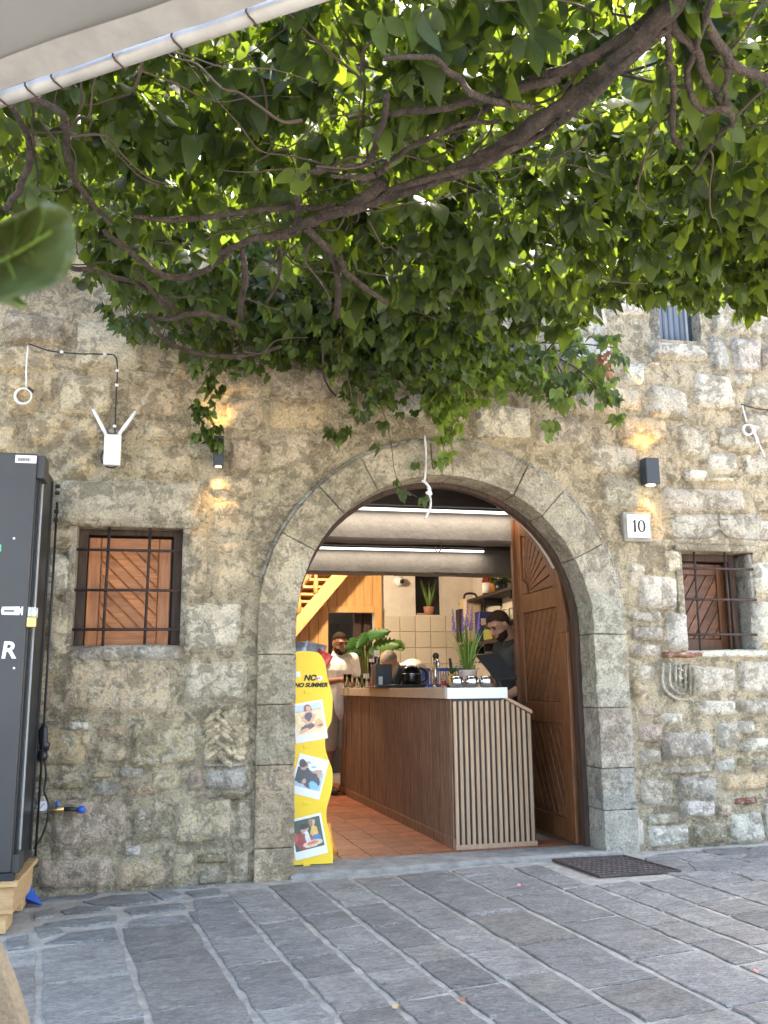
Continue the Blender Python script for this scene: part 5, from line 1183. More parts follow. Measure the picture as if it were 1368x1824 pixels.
# bent figure with grey hair behind the counter
hp = W(694,1180,3.6); base = Vector((hp.x+0.42, 3.85, 0.017)); fa = R(195)
J = joints(1.62, 0.20, dict(pelvis=(0,-0.1,0.95),chest=(0,0.12,1.22),neck=(0,0.30,1.26),shoulderL=(-0.18,0.2,1.27),shoulderR=(0.18,0.2,1.27),elbowL=(-0.25,0.18,0.98),wristL=(-0.2,0.36,1.13),elbowR=(0.25,0.2,0.98),wristR=(0.2,0.36,1.13),hipL=(-0.095,-0.1,0.90),hipR=(0.095,-0.1,0.90)))
fwv = Vector((math.cos(fa),math.sin(fa),0)); rtv = Vector((fwv.y,-fwv.x,0)); rel = Vector((hp.x,3.6,0))-base
person('person','grey-haired person in white top bending down behind the counter',base,fa,J,dict(c=(rel.dot(rtv),rel.dot(fwv),hp.z-0.017),yaw=R(215),pitch=R(-42)),lambda q: q.z > (0.35 if q.y > 0.5 else -0.1 if q.y > 0.15 else -0.75),M['skin'],M['tee_white'],M['jeans'],M['hair_grey'],beard=False,long_pants=True)
# man in grey at the till: profile to the left, looking down
hp = W(889,1114,1.5); base = Vector((hp.x+0.20, 1.56, 0.017)); fa = R(190); fwv = Vector((math.cos(fa),math.sin(fa),0)); rtv = Vector((fwv.y,-fwv.x,0)); rel = Vector((hp.x,1.5,0))-base
J = joints(1.74, 0.10, dict(neck=(0,0.08,1.47),chest=(0,0.06,1.28),elbowL=(-0.26,0.14,1.08),wristL=(-0.18,0.34,0.97),elbowR=(0.24,0.14,1.08),wristR=(0.12,0.36,0.98)))
person('person','bearded man in dark grey shirt looking down beside the open door',base,fa,J,dict(c=(rel.dot(rtv),rel.dot(fwv),hp.z-0.017),yaw=R(198),pitch=R(-34)),short,M['skin'],M['tee_grey'],M['jeans'],M['hair_brown'],long_pants=True)
# ================================================================== DISPLAY STAND
SY = 0.17
sL = 0.50; sbz = 0.036
edge_px = [(593,1550),(593,1518),(588,1490),(582,1462),(582,1440),(588,1418),(592,1400),(592,1372),(586,1355),(580,1335),(579,1318),(583,1300),(590,1285),(592,1265),(592,1240),(588,1222),(584,1210),(580,1185),(575,1172),(567,1163),(552,1160),(535,1160),(521,1162)]
E2 = [(W(a,b,SY).x, max(W(a,b,SY).z, sbz)) for a,b in edge_px]
E2 = [(p[0],p[1]) for p in bez([(a,b,0) for a,b in E2],3)]
ztop = E2[-1][1]; dsp = thing('display_stand','yellow cardboard snack display stand with wavy edge in the doorway','display stand',(0.75,SY,sbz))
poly = [(sL,sbz)] + E2 + [(sL,ztop)]
B().prism(poly, lambda u,v,d: (u,d,v), SY, SY+0.012).build('front_panel', M['yellow'], dsp)
B().box((sL+0.02,SY+0.013,sbz),(0.86,SY+0.30,sbz+0.02)).build('base_tray', M['yellow'], dsp)
B().box((sL+0.02,SY+0.29,sbz+0.021),(0.80,SY+0.302,ztop-0.05)).build('rear_panel', M['yellow'], dsp)
for z in (0.36,0.68,1.0): B().box((sL+0.03,SY+0.014,sbz+z),(0.84,SY+0.288,sbz+z+0.008)).build('shelf', M['yellow'], dsp)
for px, py in ((548,1232),(547,1330),(546,1430),(546,1540)):
    c = W(px,py,SY); B().box((c.x-0.022,SY-0.006,c.z-0.010),(c.x+0.022,SY-0.001,c.z+0.010)).build('locking_tab', M['yellow'], dsp, bevel=0.002)
c = W(529,1201,SY); B().box((c.x-0.03,SY-0.0025,c.z-0.018),(c.x+0.02,SY-0.0005,c.z+0.018)).build('price_tag', M['paper'], dsp)
def face_fn(px, py): 
    c = W(px,py,SY); return lambda u,v,d: (c.x+u, SY-0.002-d, c.z+v)
link('lettering', text_mesh('NO', 0.050, face_fn(541,1212), 0.0008, 0.25, 0.0022), M['print_black'], dsp)
link('lettering', text_mesh('NO SUMMER', 0.0375, face_fn(524,1224), 0.0008, 0.25, 0.0018), M['print_black'], dsp)
c = W(567,1208,SY); lg = B(); lg.prism([(c.x+0.026*math.cos(t), c.z+0.013*math.sin(t)+0.004*math.sin(2*t)) for t in np.linspace(0,2*math.pi,20)[:-1]], lambda u,v,d: (u,d,v), SY-0.0035, SY-0.0005)
lgo = lg.build('brand_badge', M['paper'], dsp)
link('badge_lettering', text_mesh("lay's", 0.020, lambda u,v,d: (c.x-0.021+u, SY-0.0045-d, c.z-0.006+v), 0.0004, 0.2, 0.0008), M['red'], lgo)
def picture(cpx, w_, h_, rot, painter):
    cc = W(*cpx, SY); ca, sa_ = math.cos(rot), math.sin(rot)
    def P(u,v,d): return (cc.x+u*ca-v*sa_, SY-d, cc.z+u*sa_+v*ca)
    card = B().prism([(-w_/2,-h_/2),(w_/2,-h_/2),(w_/2,h_/2),(-w_/2,h_/2)], P, 0.001, 0.003).build('photo_card', M['paper'], dsp)
    N = 84; iw, ih = w_*0.88, h_*0.74; V=[]; Fc=[]; cols=[]
    for j in range(N+1):
        for i in range(N+1): V.append(P(-iw/2+iw*i/N, -h_/2+h_*0.20+ih*j/N, 0.004))
    for j in range(N):
        for i in range(N): Fc.append((j*(N+1)+i,j*(N+1)+i+1,(j+1)*(N+1)+i+1,(j+1)*(N+1)+i)); uu_,vv_=(i+.5)/N,(j+.5)/N; uu_+=0.035*mnoise.fractal(Vector((uu_*6,vv_*6,2)),1,2,3); vv_+=0.035*mnoise.fractal(Vector((uu_*6,vv_*6,8)),1,2,3); kk_=0.16*mnoise.fractal(Vector((uu_*14,vv_*14,4)),1,2,4); c1_,c2_=painter(uu_-.008,vv_-.006),painter(uu_+.008,vv_+.006); cols.append(tuple(max(0,min(1,((a_+b_)/2*1.1+0.04)*(1+kk_))) for a_,b_ in zip(c1_,c2_)))
    me = bpy.data.meshes.new('photo_print'); me.from_pydata(V,[],Fc); at = me.color_attributes.new('print','FLOAT_COLOR','CORNER')
    at.data.foreach_set('color', np.repeat(np.array([(*c_,1.0) for c_ in cols],dtype=np.float32),4,axis=0).ravel()); link('photo_print', me, M['print'], card)
def ell(u,v,cx,cy,rx,ry,a=0):
    du,dv=u-cx,v-cy; c_,s_=math.cos(a),math.sin(a); x,y=du*c_+dv*s_,-du*s_+dv*c_; return (x/rx)**2+(y/ry)**2<1
def nz(u,v,k=9): return 0.12*mnoise.noise(Vector((u*k,v*k,1)))
def shade(c_, k): return tuple(max(0,x*(1+k)) for x in c_)
def beach(u,v):
    c_ = (0.50,0.55,0.62) if v > 0.80 else (0.30,0.36,0.42) if v > 0.77 else (0.72,0.55,0.30)
    for e,col in ((ell(u,v,.50,.80,.14,.20),(0.20,0.10,0.06)),(ell(u,v,.50,.55,.19,.24),(0.62,0.36,0.22)),(ell(u,v,.50,.56,.13,.17),(0.10,0.07,0.10)),(ell(u,v,.34,.45,.06,.22,.5),(0.60,0.34,0.20)),(ell(u,v,.64,.48,.06,.20,-.6),(0.60,0.34,0.20)),(ell(u,v,.40,.22,.26,.10,.2),(0.12,0.08,0.10)),(ell(u,v,.28,.12,.2,.07,.3),(0.58,0.33,0.2)),(ell(u,v,.52,.84,.075,.10),(0.60,0.36,0.23)),(ell(u,v,.82,.26,.16,.14),(0.60,0.34,0.18)),(ell(u,v,.82,.38,.12,.08),(0.55,0.38,0.16)),(ell(u,v,.86,.22,.08,.05),(0.45,0.10,0.07))):
        if e: c_ = col
    return shade(c_, nz(u,v))
def boat(u,v):
    c_ = (0.66,0.72,0.76) if v > 0.62 else (0.35,0.42,0.46)
    if ell(u,v,.35,.85,.10,.04) or ell(u,v,.55,.74,.12,.03): c_=(0.3,0.35,0.36)
    for e,col in ((ell(u,v,.22,.40,.34,.30),(0.045,0.05,0.055)),(ell(u,v,.60,.30,.32,.28,-.3),(0.05,0.055,0.06)),(ell(u,v,.20,.72,.15,.14),(0.40,0.24,0.17)),(ell(u,v,.15,.78,.15,.13),(0.06,0.04,0.03)),(ell(u,v,.84,.58,.10,.13),(0.45,0.26,0.18)),(ell(u,v,.72,.14,.20,.13,-.5),(0.18,0.40,0.55)),(ell(u,v,.35,.22,.08,.08),(0.45,0.26,0.18)),(ell(u,v,.70,.62,.16,.05,.3),(0.42,0.25,0.18))):
        if e: c_ = col
    return shade(c_, nz(u,v))
def picnic(u,v):
    c_ = shade((0.05,0.07,0.04), nz(u,v,22)*3)
    for e,col in ((ell(u,v,.34,.30,.30,.30),(0.30,0.05,0.04)),(ell(u,v,.42,.66,.13,.14),(0.50,0.30,0.20)),(ell(u,v,.40,.76,.15,.10),(0.05,0.03,0.02)),(ell(u,v,.47,.40,.09,.20),(0.62,0.60,0.55)),(ell(u,v,.74,.52,.13,.20),(0.62,0.38,0.08)),(ell(u,v,.73,.82,.09,.12),(0.55,0.34,0.22)),(ell(u,v,.66,.84,.07,.15),(0.30,0.15,0.06)),(ell(u,v,.78,.32,.15,.11),(0.08,0.16,0.32)),(ell(u,v,.62,.16,.34,.12),(0.62,0.45,0.30)),(ell(u,v,.62,.18,.2,.06),(0.60,0.15,0.08)),(ell(u,v,.04,.45,.10,.18),(0.45,0.10,0.07))):
        if e: c_ = col
    return shade(c_, nz(u,v))
picture((551,1285), 0.205, 0.245, R(9), beach); picture((551,1383), 0.195, 0.245, R(-15), boat); picture((549,1490), 0.205, 0.245, R(11), picnic)
def bag(c, w_, h_, mat, label, rot=0.0, stripe=None):
    """pillow-shaped crisp bag"""
    c = Vector(c); n=12; V=[]; Fc=[]
    for sgn in (1,-1):
        for j in range(n+1):
            for i in range(n+1):
                u,v=i/n*2-1,j/n*2-1; th=max(0,(1-u**4)*(1-v**4))**0.6*0.045; wr=0.006*mnoise.noise(Vector((u*4+c.x*9,v*4,sgn)))
                x=u*w_/2*(1-0.06*(1-v*v)); z=v*h_/2; V.append(c+Vector((x*math.cos(rot)-z*math.sin(rot), sgn*(th+wr*(1 if th>0.01 else 0)), x*math.sin(rot)+z*math.cos(rot))))
        st_=0 if sgn==1 else (n+1)**2
        for j in range(n):
            for i in range(n): a=st_+j*(n+1)+i; Fc.append((a,a+1,a+n+2,a+n+1))
    o = B().add(V,Fc).build('snack_bag', mat, smooth=True); tag(o,label,'snack bag','snack bags on the yellow stand')
    return o
c = W(535,1166,SY+0.12); bag((c.x-0.02,SY+0.11,c.z-0.03),0.17,0.22,M['silver'],'grey snack bag peeking left over the top of the yellow stand',R(8))
c = W(556,1160,SY+0.17); bag((c.x,SY+0.2,c.z-0.06),0.16,0.24,simple('grey_red_foil',(0.30,0.29,0.29),0.4,0.3,col2=(0.10,0.10,0.11),scale=8),'dark grey snack bag at the middle top of the yellow stand',R(-14))
c = W(572,1172,SY+0.12); bag((c.x-0.02,SY+0.10,c.z-0.06),0.11,0.22,simple('red_foil',(0.50,0.05,0.035),0.35,0.2,bump=0.6,bscale=25),'red snack bag at the right shoulder of the yellow stand',R(-28))
c = W(585,1500,SY+0.1); bag((c.x-0.03,SY+0.12,c.z),0.15,0.20,M['orange'],'orange snack bag showing low at the right edge of the yellow stand',R(15))

# ================================================================== WALL FIXTURES
def sconce(a, b, label, glow_spots):
    p, q = W(a[0],b[1],-0.10), W(b[0],a[1],-0.10); cx = (p.x+q.x)/2; hw = (q.x-p.x)/2*0.82
    t = thing('wall_lamp', label, 'lamp', (cx,0,(p.z+q.z)/2), 'wall lamps beside the arch')
    B().box((cx-hw,-0.125,p.z),(cx+hw,-0.035,q.z)).build('housing', M['lampgrey'], t, bevel=0.004)
    B().box((cx-hw*0.6,-0.034,p.z+0.03),(cx+hw*0.6,-0.0,q.z-0.03)).build('wall_plate', M['lampgrey'], t)
    for zz_, s_ in ((p.z-0.002,-1),(q.z+0.002,1)):
        B().lathe([(hw*0.62,0),(hw*0.62,0.002*s_)],(cx,-0.08,zz_-0.001*s_),18).build('lens', M['lens'], t)
        l = bpy.data.lights.new('sconce_spot','SPOT'); l.energy = 0.95; l.color=(1,0.60,0.20); l.spot_size=R(84); l.spot_blend=1.0; l.shadow_soft_size=0.02
        lo = bpy.data.objects.new('sconce_spot', l); COL.objects.link(lo); lo.parent = t; lo.location = (0,-0.075,zz_+0.012*s_-(p.z+q.z)/2)
        lo.rotation_euler = (math.pi if s_ > 0 else 0, 0, 0); lo.rotation_euler.x += R(-14)*(-s_)*-1
sconce((378,778),(401,829),'grey box wall lamp half hidden by hanging leaves left of the arch',1); sconce((1147,817),(1173,862),'grey box wall lamp above the house number plaque',1)
# house number
p, q = W(1118,957,-0.035), W(1155,918,-0.035); t = thing('number_plaque','square white stone house number plaque on the wall','plaque',((p.x+q.x)/2,0,p.z))
B().box((p.x-0.022,-0.032,p.z-0.028),(q.x+0.022,0.02,q.z+0.022)).build('plaster_surround', M['cement'], t, bevel=0.01)
pq = B().box((p.x,-0.043,p.z),(q.x,-0.031,q.z)).build('plate', M['paper'], t, bevel=0.002)
# numerals with thick and thin strokes
cx, cz, hh = (p.x+q.x)/2, (p.z+q.z)/2, (q.z-p.z)*0.27; nb_ = B(); fy = lambda u,v,d: (cx+u, d, cz+v)
nb_.prism([(-0.038,-hh),(-0.022,-hh),(-0.022,hh),(-0.031,hh),(-0.044,hh*0.62),(-0.042,hh*0.55),(-0.035,hh*0.72)], fy, -0.0465, -0.0425)
for s_ in np.linspace(0,2*math.pi,29)[:-1]:
    d_ = 2*math.pi/28; O=[]; 
    for a in (s_, s_+d_): O.append(((0.022+0.030*math.cos(a), hh*1.02*math.sin(a)), (0.022+0.030*0.52*math.cos(a)*1.0, hh*0.86*math.sin(a))))
    nb_.prism([O[0][0],O[1][0],O[1][1],O[0][1]], fy, -0.0465, -0.0425)
nb_.build('numerals', M['print_black'], pq)
# router
p, q = W(184,829,-0.03), W(217,776,-0.03); t = thing('wifi_router','white outdoor router with two antennas on the wall','router',((p.x+q.x)/2,0,p.z))
B().box((p.x,-0.055,p.z),(q.x,-0.02,q.z)).build('casing', M['white'], t, bevel=0.006, seg=3)
B().box((p.x+0.02,-0.019,p.z+0.02),(q.x-0.02,0.01,q.z-0.02)).build('mount', M['zinc'], t)
for a, b in (((190,776),(166,729)),((212,774),(242,733))):
    A_, B_ = W(*a,-0.035), W(*b,-0.05); B().tube([A_, A_.lerp(B_,0.2), A_.lerp(B_,0.21), B_], [0.011,0.011,0.013,0.010], 10).build('antenna', M['white'], t, smooth=True)
B().box((p.x+0.035,-0.0556,q.z-0.052),(q.x-0.035,-0.0545,q.z-0.044)).build('maker_mark', M['zinc'], t)
B().tube(bez([W(186,800,-0.02),W(180,815,-0.03),W(186,828,-0.02),W(200,833,-0.02),W(212,828,-0.02)]),0.005,6).build('loop_cable', M['black'], t, smooth=True)
ob = B()
for a,b,r_ in ((176,768,0.016),(184,765,0.02),(198,768,0.02),(213,769,0.018)): ob.ball(W(a,b,-0.012),(r_*1.3,0.012,r_),8,6)
ob.build('sealant', M['cement'], t, smooth=True)
tag(B().tube(bez([W(50,612,-0.03),W(90,625,-0.03),W(140,630,-0.03),W(190,631,-0.03),W(205,635,-0.03),W(209,655,-0.03),W(207,700,-0.03),W(205,755,-0.03),W(204,765,-0.03)]),0.0042,6).build('black_cable', M['black'], smooth=True),'black cable running along the wall down to the router','cable')
clips = thing('cable_clip_row','white clips holding the black cable to the wall','clips',W(110,627,0))
for a,b in ((110,627),(187,631),(209,660),(208,686),(204,759)): B().ball(W(a,b,-0.035),(0.012,0.008,0.010),8,6).build('clip', M['white'], clips, smooth=True)
def coil(c, r_, n, y, tail, label, extra=()):
    c = W(*c, y); t = thing('cable_coil', label, 'cable', c, 'coiled white cables on the wall'); pts=[]
    for i in range(n*20+1): a = 2*math.pi*i/20+1.5; k = i/20/n; pts.append(c+Vector((r_*(1-0.12*k)*math.cos(a)+0.006*k, -0.012*k+0.004*math.sin(a*0.5), r_*(1.0-0.1*k)*math.sin(a))))
    B().tube(pts,0.006,6).build('coil', M['whitep'], t, smooth=True)
    for tl in (tail,)+tuple(extra): B().tube(bez([W(a,b,y) for a,b in tl]),0.006,6).build('cable_end', M['whitep'], t, smooth=True)
    return t
t = coil((41,706),0.052,3,-0.03,[(47,690),(47,655),(50,616)],'coiled white cable hanging from the black cable, far left')
B().tube([W(50,692,-0.04),W(59,698,-0.04)],0.011,8).build('connector', M['black'], t)
coil((1331,766),0.040,3,-0.03,[(1330,752),(1326,738),(1322,722)],'coiled white cable hanging at the right edge of the wall',([(1342,762),(1350,785),(1362,814)],[(1340,768),(1346,780),(1348,790)]))
tag(B().tube(bez([W(1320,720,-0.03),W(1345,727,-0.03),W(1380,732,-0.03)]),0.005,6).build('black_cable', M['black'], smooth=True),'short black cable above the right white coil','cable')
hc = thing('hanging_cable','white knotted cable end hanging over the arch','cable',W(758,776,-0.05))
B().tube(bez([W(757,776,-0.05),W(759,815,-0.055),W(757,850,-0.06),W(755,858,-0.06)]),0.0075,7).build('cable', M['whitep'], hc, smooth=True)
B().tube(bez([W(752,856,-0.06),W(760,862,-0.07),W(766,872,-0.06),W(760,878,-0.065),W(768,880,-0.06),W(762,868,-0.06)]),0.009,7).build('knot', M['whitep'], hc, smooth=True)
B().tube(bez([W(764,876,-0.06),W(767,893,-0.06),W(765,908,-0.06),W(757,924,-0.065)]),0.008,7).build('cable', M['whitep'], hc, smooth=True)
tag(B().tube(bez([W(767,790,-0.05),W(769,815,-0.06),W(771,835,-0.055)]),0.004,6).build('thin_cable', M['dark_wood'], smooth=True),'thin dark cable beside the white hanging cable over the arch','cable')
# water line with gauges behind the fridge
g = thing('pressure_gauge','small round pressure gauges with brass fittings and blue valve near the fridge','gauge',W(78,1436,-0.1))
for px, py in ((76,1435),(52,1434)):
    c = W(px,py,-0.13); B().lathe([(0.031,0.0),(0.031,0.02),(0.028,0.022)],c,20,axis=(0,-1,0)).build('dial_case', M['zinc'], g, smooth=True)
    B().lathe([(0.027,0.0225),(0.0,0.0228)],c,20,axis=(0,-1,0)).build('dial_face', M['paper'], g)
    B().tube([c+Vector((-0.010,-0.025,-0.012)),c+Vector((0.012,-0.025,0.016))],0.002,4).build('needle', M['red'], g)
B().tube([W(54,1445,-0.1),W(90,1444,-0.1)],0.017,10).build('filter_body', M['glass'], g, smooth=True)
B().tube([W(88,1444,-0.1),W(114,1441,-0.1)],[0.012,0.014],8).build('brass_fitting', M['brass'], g, smooth=True)
B().tube([W(113,1441,-0.1),W(140,1442,-0.1)],0.012,8).build('black_pipe', M['black'], g, smooth=True)
B().ball(W(145,1442,-0.10),(0.024,0.024,0.022)).build('blue_cap', M['blue'], g, smooth=True)
B().tube([W(101,1438,-0.12),W(103,1428,-0.13)],0.009,8).build('blue_lever', M['blue'], g, smooth=True)
B().tube([W(145,1442,-0.1),W(145,1442,0.02)],0.012,8).build('wall_pipe', M['black'], g)
pg = thing('power_plug','black plug and socket hanging on its cable beside the fridge','plug',W(77,1310,-0.15))
B().tube([W(78,1288,-0.15),W(78,1296,-0.15),W(77,1300,-0.15),W(77,1322,-0.15),W(80,1326,-0.15),W(78,1336,-0.15)],[0.007,0.02,0.024,0.026,0.030,0.026],12).build('socket', M['black'], pg, smooth=True)
B().tube([W(76,1337,-0.15),W(75,1350,-0.15),W(76,1356,-0.15)],[0.025,0.030,0.015],12).build('plug_head', M['black'], pg, smooth=True)
B().tube([W(78,1288,-0.15),W(77,1280,-0.08),W(76,1276,0.0)],0.007,6).build('lead', M['whitep'], pg, smooth=True)
B().tube(bez([W(80,1355,-0.15),W(82,1385,-0.14),W(79,1410,-0.14),W(86,1432,-0.18),W(84,1462,-0.18),W(72,1495,-0.18),W(60,1512,-0.2)]),0.006,6).build('flex', M['black'], pg, smooth=True)
bl = W(64,1592,-0.2); cb_ = B()
gb_=gz(bl.x)+0.012; V=[(bl.x-0.05,-0.17,gb_),(bl.x+0.045,-0.24,gb_),(bl.x+0.02,-0.16,gb_),(bl.x-0.015,-0.215,gb_+0.055),(bl.x-0.035,-0.185,gb_+0.12),(bl.x-0.05,-0.225,gb_+0.04),(bl.x-0.02,-0.175,gb_+0.07)]
cb_.add(V,[(0,1,2),(1,3,6),(1,6,2),(3,4,6),(0,5,1),(5,3,1),(5,4,3),(0,6,4),(0,2,6),(0,4,5)])
tag(cb_.build('blue_bag', M['blue']),'crumpled blue plastic bag at the wall foot behind the pallet','bag')

# ================================================================== FRIDGE ON ITS PALLET
FY = -0.76; fxr = W(68,809,FY).x; fzt = W(40,807,FY).z; fzb = W(20,1566,FY).z; fxl = fxr-0.72; FYB = -0.13
fr_ = thing('fridge','tall charcoal upright fridge standing on wooden blocks','fridge',(fxr-0.36,FY,fzb))
B().box((fxl,FY+0.05,fzb),(fxr,FYB,fzt-0.005)).build('cabinet', M['charside'], fr_, bevel=0.006)
B().box((fxl,FY,fzb+0.03),(fxr-0.004,FY+0.045,fzt)).build('door_panel', M['char'], fr_, bevel=0.006, seg=3)
for y0,y1,mt in ((FY+0.06,FY+0.10,'black'),(FY+0.18,FY+0.20,'zinc'),(FYB-0.1,FYB-0.07,'black')): B().box((fxr+0.001,y0,fzb+0.05),(fxr+0.008,y1,fzt-0.03)).build('side_trim', M[mt], fr_)
B().box((fxr-0.01,FY+0.02,fzt-0.13),(fxr+0.035,FY+0.16,fzt-0.005)).build('hinge', M['char'], fr_, bevel=0.005)
B().box((fxr-0.01,FY+0.02,fzb+0.02),(fxr+0.03,FY+0.16,fzb+0.11)).build('hinge', M['char'], fr_, bevel=0.005)
B().box((fxl,FY+0.002,fzb-0.01),(fxr+0.012,FY+0.05,fzb+0.027)).build('kick_plate', M['black'], fr_, bevel=0.003)
for z in (fzt-0.07,fzt-0.11,fzt-0.22,fzt-0.27): B().tube([(fxr+0.03,FYB-0.15,z),(fxr+0.055,FYB-0.15,z)],0.012,8).build('bolt', M['black'], fr_)
B().tube([(fxr+0.04,FYB-0.12,fzt-0.16),(fxr+0.042,FYB-0.12,fzt-0.8),(fxr+0.04,FYB-0.14,fzb+0.02)],0.007,6).build('side_cable', M['black'], fr_, smooth=True)
F_ = lambda u,v,d: (u, FY-0.001-d, v)
p, q = W(27,824,FY), W(67,812,FY); lb = B().box((p.x,FY-0.0015,p.z),(q.x-0.004,FY-0.0002,q.z)).build('barcode_label', M['paper'], fr_)
rs2 = random.Random(2); x = p.x+0.012
while x < p.x+0.075:
    w_ = rs2.uniform(0.0012,0.004); B().box((x,FY-0.0022,p.z+0.008),(x+w_,FY-0.0016,p.z+0.027)).build('bar_mark', M['print_black'], lb); x += w_+rs2.uniform(0.001,0.003)
B().box((p.x+0.012,FY-0.0022,p.z+0.032),(p.x+0.10,FY-0.0016,p.z+0.034)).build('text_line', M['print_black'], lb)
c = W(2,1172,FY); link('lettering', text_mesh('R', 0.118, lambda u,v,d: F_(c.x-0.004+u, c.z+v, d), 0.0006, 0.1, 0.003), M['paper'], fr_)
c = W(-16,983,FY); link('lettering', text_mesh('8', 0.06, lambda u,v,d: F_(c.x+0.018+u, c.z+v, d), 0.0006, 0.0, 0.003), M['green_print'], fr_)
for px,py in ((25,959),(25,1190)): B().lathe([(0.006,0),(0.006,0.003),(0,0.004)],W(px,py,FY)+Vector((0,0.001,0)),12,axis=(0,-1,0)).build('screw', M['white'], fr_)
c = W(24,1088,FY); o = B().prism([(-0.06,0),(-0.055,-0.02),(0.03,-0.022),(0.03,-0.012),(0.038,-0.012),(0.038,-0.022),(0.046,-0.022),(0.046,0.022),(0.038,0.022),(0.038,0.012),(0.03,0.012),(0.03,0.022),(-0.055,0.02)], lambda u,v,d: F_(c.x+u,c.z+v,d), -0.0005, 0.001).build('hasp_sticker', M['paper'], fr_)
B().box((c.x-0.045,FY-0.003,c.z-0.005),(c.x+0.005,FY-0.002,c.z+0.003)).build('slot_mark', M['print_black'], o)
c = W(66,1090,FY+0.06); lk = thing('padlock','brass padlock on a pale hasp at the fridge side','padlock',c)
B().box((fxr-0.012,FY+0.02,c.z-0.03),(fxr+0.034,FY+0.10,c.z+0.022)).build('hasp', M['white'], lk, bevel=0.004)
B().box((fxr-0.002,FY-0.012,c.z-0.085),(fxr+0.045,FY+0.013,c.z-0.03)).build('lock_body', M['brass'], lk, bevel=0.005)
B().tube(bez([Vector((fxr+0.006,FY,c.z-0.03)),Vector((fxr+0.006,FY,c.z+0.0)),Vector((fxr+0.021,FY,c.z+0.016)),Vector((fxr+0.036,FY,c.z+0.0)),Vector((fxr+0.036,FY,c.z-0.03))]),0.004,8).build('shackle', M['steel'], lk, smooth=True)
pt = thing('wooden_pallet','raw wooden pallet blocks under the charcoal fridge','pallet',(fxr,FY,0))
g0 = gz(fxr); B().box((fxl-0.02,FY-0.02,fzb-0.034),(fxr+0.035,FYB,fzb-0.010)).build('deck_board', M['pallet'], pt, bevel=0.003)
for xb in (fxl+0.02, fxr-0.10):
    B().box((xb,FY+0.02,g0+0.085),(xb+0.115,FYB-0.02,fzb-0.036)).build('bearer', M['pallet'], pt, bevel=0.003)
    B().box((xb-0.03,FY-0.03,g0+0.010),(xb+0.095,FY+0.16,g0+0.083)).build('foot_block', M['pallet'], pt, bevel=0.003)
    B().box((xb-0.03,FYB-0.2,g0+0.010),(xb+0.095,FYB-0.03,g0+0.083)).build('foot_block', M['pallet'], pt, bevel=0.003)
hs = tag(B().tube(bez([(fxr-0.14,FY+0.02,g0+0.19),(fxr-0.145,FY-0.0,g0+0.10),(fxr-0.16,FY+0.03,g0+0.03),(fxr-0.3,FY+0.1,g0+0.03)]),0.018,8).build('white_hose', M['whitep'], smooth=True),'short white hose hanging under the fridge','hose')

# ================================================================== FALLEN PETALS
for px, py, lab, mt in ((926,1583,'tiny pink petal on the paving near the doorway',simple('petal',(0.6,0.2,0.25),0.7)),(985,1682,'tiny brown leaf fallen on the middle paving',M['leaf_brown']),(1344,1740,'tiny reddish petal on the paving at the right edge',simple('petal_red',(0.5,0.16,0.16),0.7)),(706,1803,'tiny tan leaf in a joint at the bottom of the paving',simple('tan_leaf',(0.5,0.3,0.13),0.8)),(826,1790,'tiny brown leaf in a joint right of the tan leaf',M['leaf_brown'])):
    p = GG(px,py); b = B(); n=8; V=[p+Vector((0,0,0.026))]+[p+Vector((0.016*math.cos(t)*(1+0.3*math.sin(2*t)),0.011*math.sin(t),0.020+0.006*math.sin(t*2+px))) for t in np.linspace(0,2*math.pi,n+1)[:-1]]
    b.add(V,[(0,1+i,1+(i+1)%n) for i in range(n)]); tag(b.build('fallen_petal', mt, fix=False), lab, 'petal','fallen petals and leaves on the paving')

# ================================================================== PARASOL
PZ = 2.52; ea_, eb_ = G(-120,215,PZ), G(640,-38,PZ); ed = (eb_-ea_).normalized(); en = Vector((ed.y,-ed.x,0)); en = en if (CAMP-ea_).dot(en) > 0 else -en
par = thing('parasol','white square parasol with tube edge over the near left','parasol',(ea_+eb_)/2+en*1.3)
up_ = Vector((0,0,1)); ext = 0.9; a0 = ea_-ed*ext; b0 = eb_+ed*ext; L_ = (b0-a0).length
V=[]; n1,n2 = 24,10
for j in range(n2+1):
    for i in range(n1+1):
        q = a0.lerp(b0,i/n1)+en*(2.4*j/n2+0.03)+up_*(0.42*min(1,(j/n2)*1.9) - 0.0 - 0.03*math.sin(math.pi*min(1,j/5))*1.0 + 0.004*math.sin(i*1.7)); V.append(q)
B().add(V,[(j*(n1+1)+i,j*(n1+1)+i+1,(j+1)*(n1+1)+i+1,(j+1)*(n1+1)+i) for j in range(n2) for i in range(n1)]).build('canopy', M['canvas'], par, smooth=True, fix=False)
# hem with a fold, the tube, lashings
V=[]
for i in range(n1+1):
    q=a0.lerp(b0,i/n1); V += [q+en*0.032+up_*(-0.012+0.003*math.sin(i*2.1)), q+en*0.10+up_*(0.003+0.004*math.sin(i*1.3))]
B().add(V,[(2*i,2*i+1,2*i+3,2*i+2) for i in range(n1)]).build('hem', M['rail'], par, smooth=True, fix=False)
B().tube([a0-up_*0.004,b0-up_*0.004],0.0175,14).build('edge_tube', M['rail'], par, smooth=True)
for px,py in ((10,172),(103,137),(210,98),(313,62),(446,18),(60,155)):
    q = G(px,py,PZ); s_ = ed.dot(q-a0); c = a0+ed*s_
    B().tube([c+ (en*math.cos(t)*0.026+up_*math.sin(t)*0.022)+ed*0.004*math.sin(3*t) for t in np.linspace(0,2*math.pi,15)],0.0025,6).build('lashing', M['iron'], par, smooth=True)
ctr_ = (a0+b0)/2+en*1.25-ed*0.5
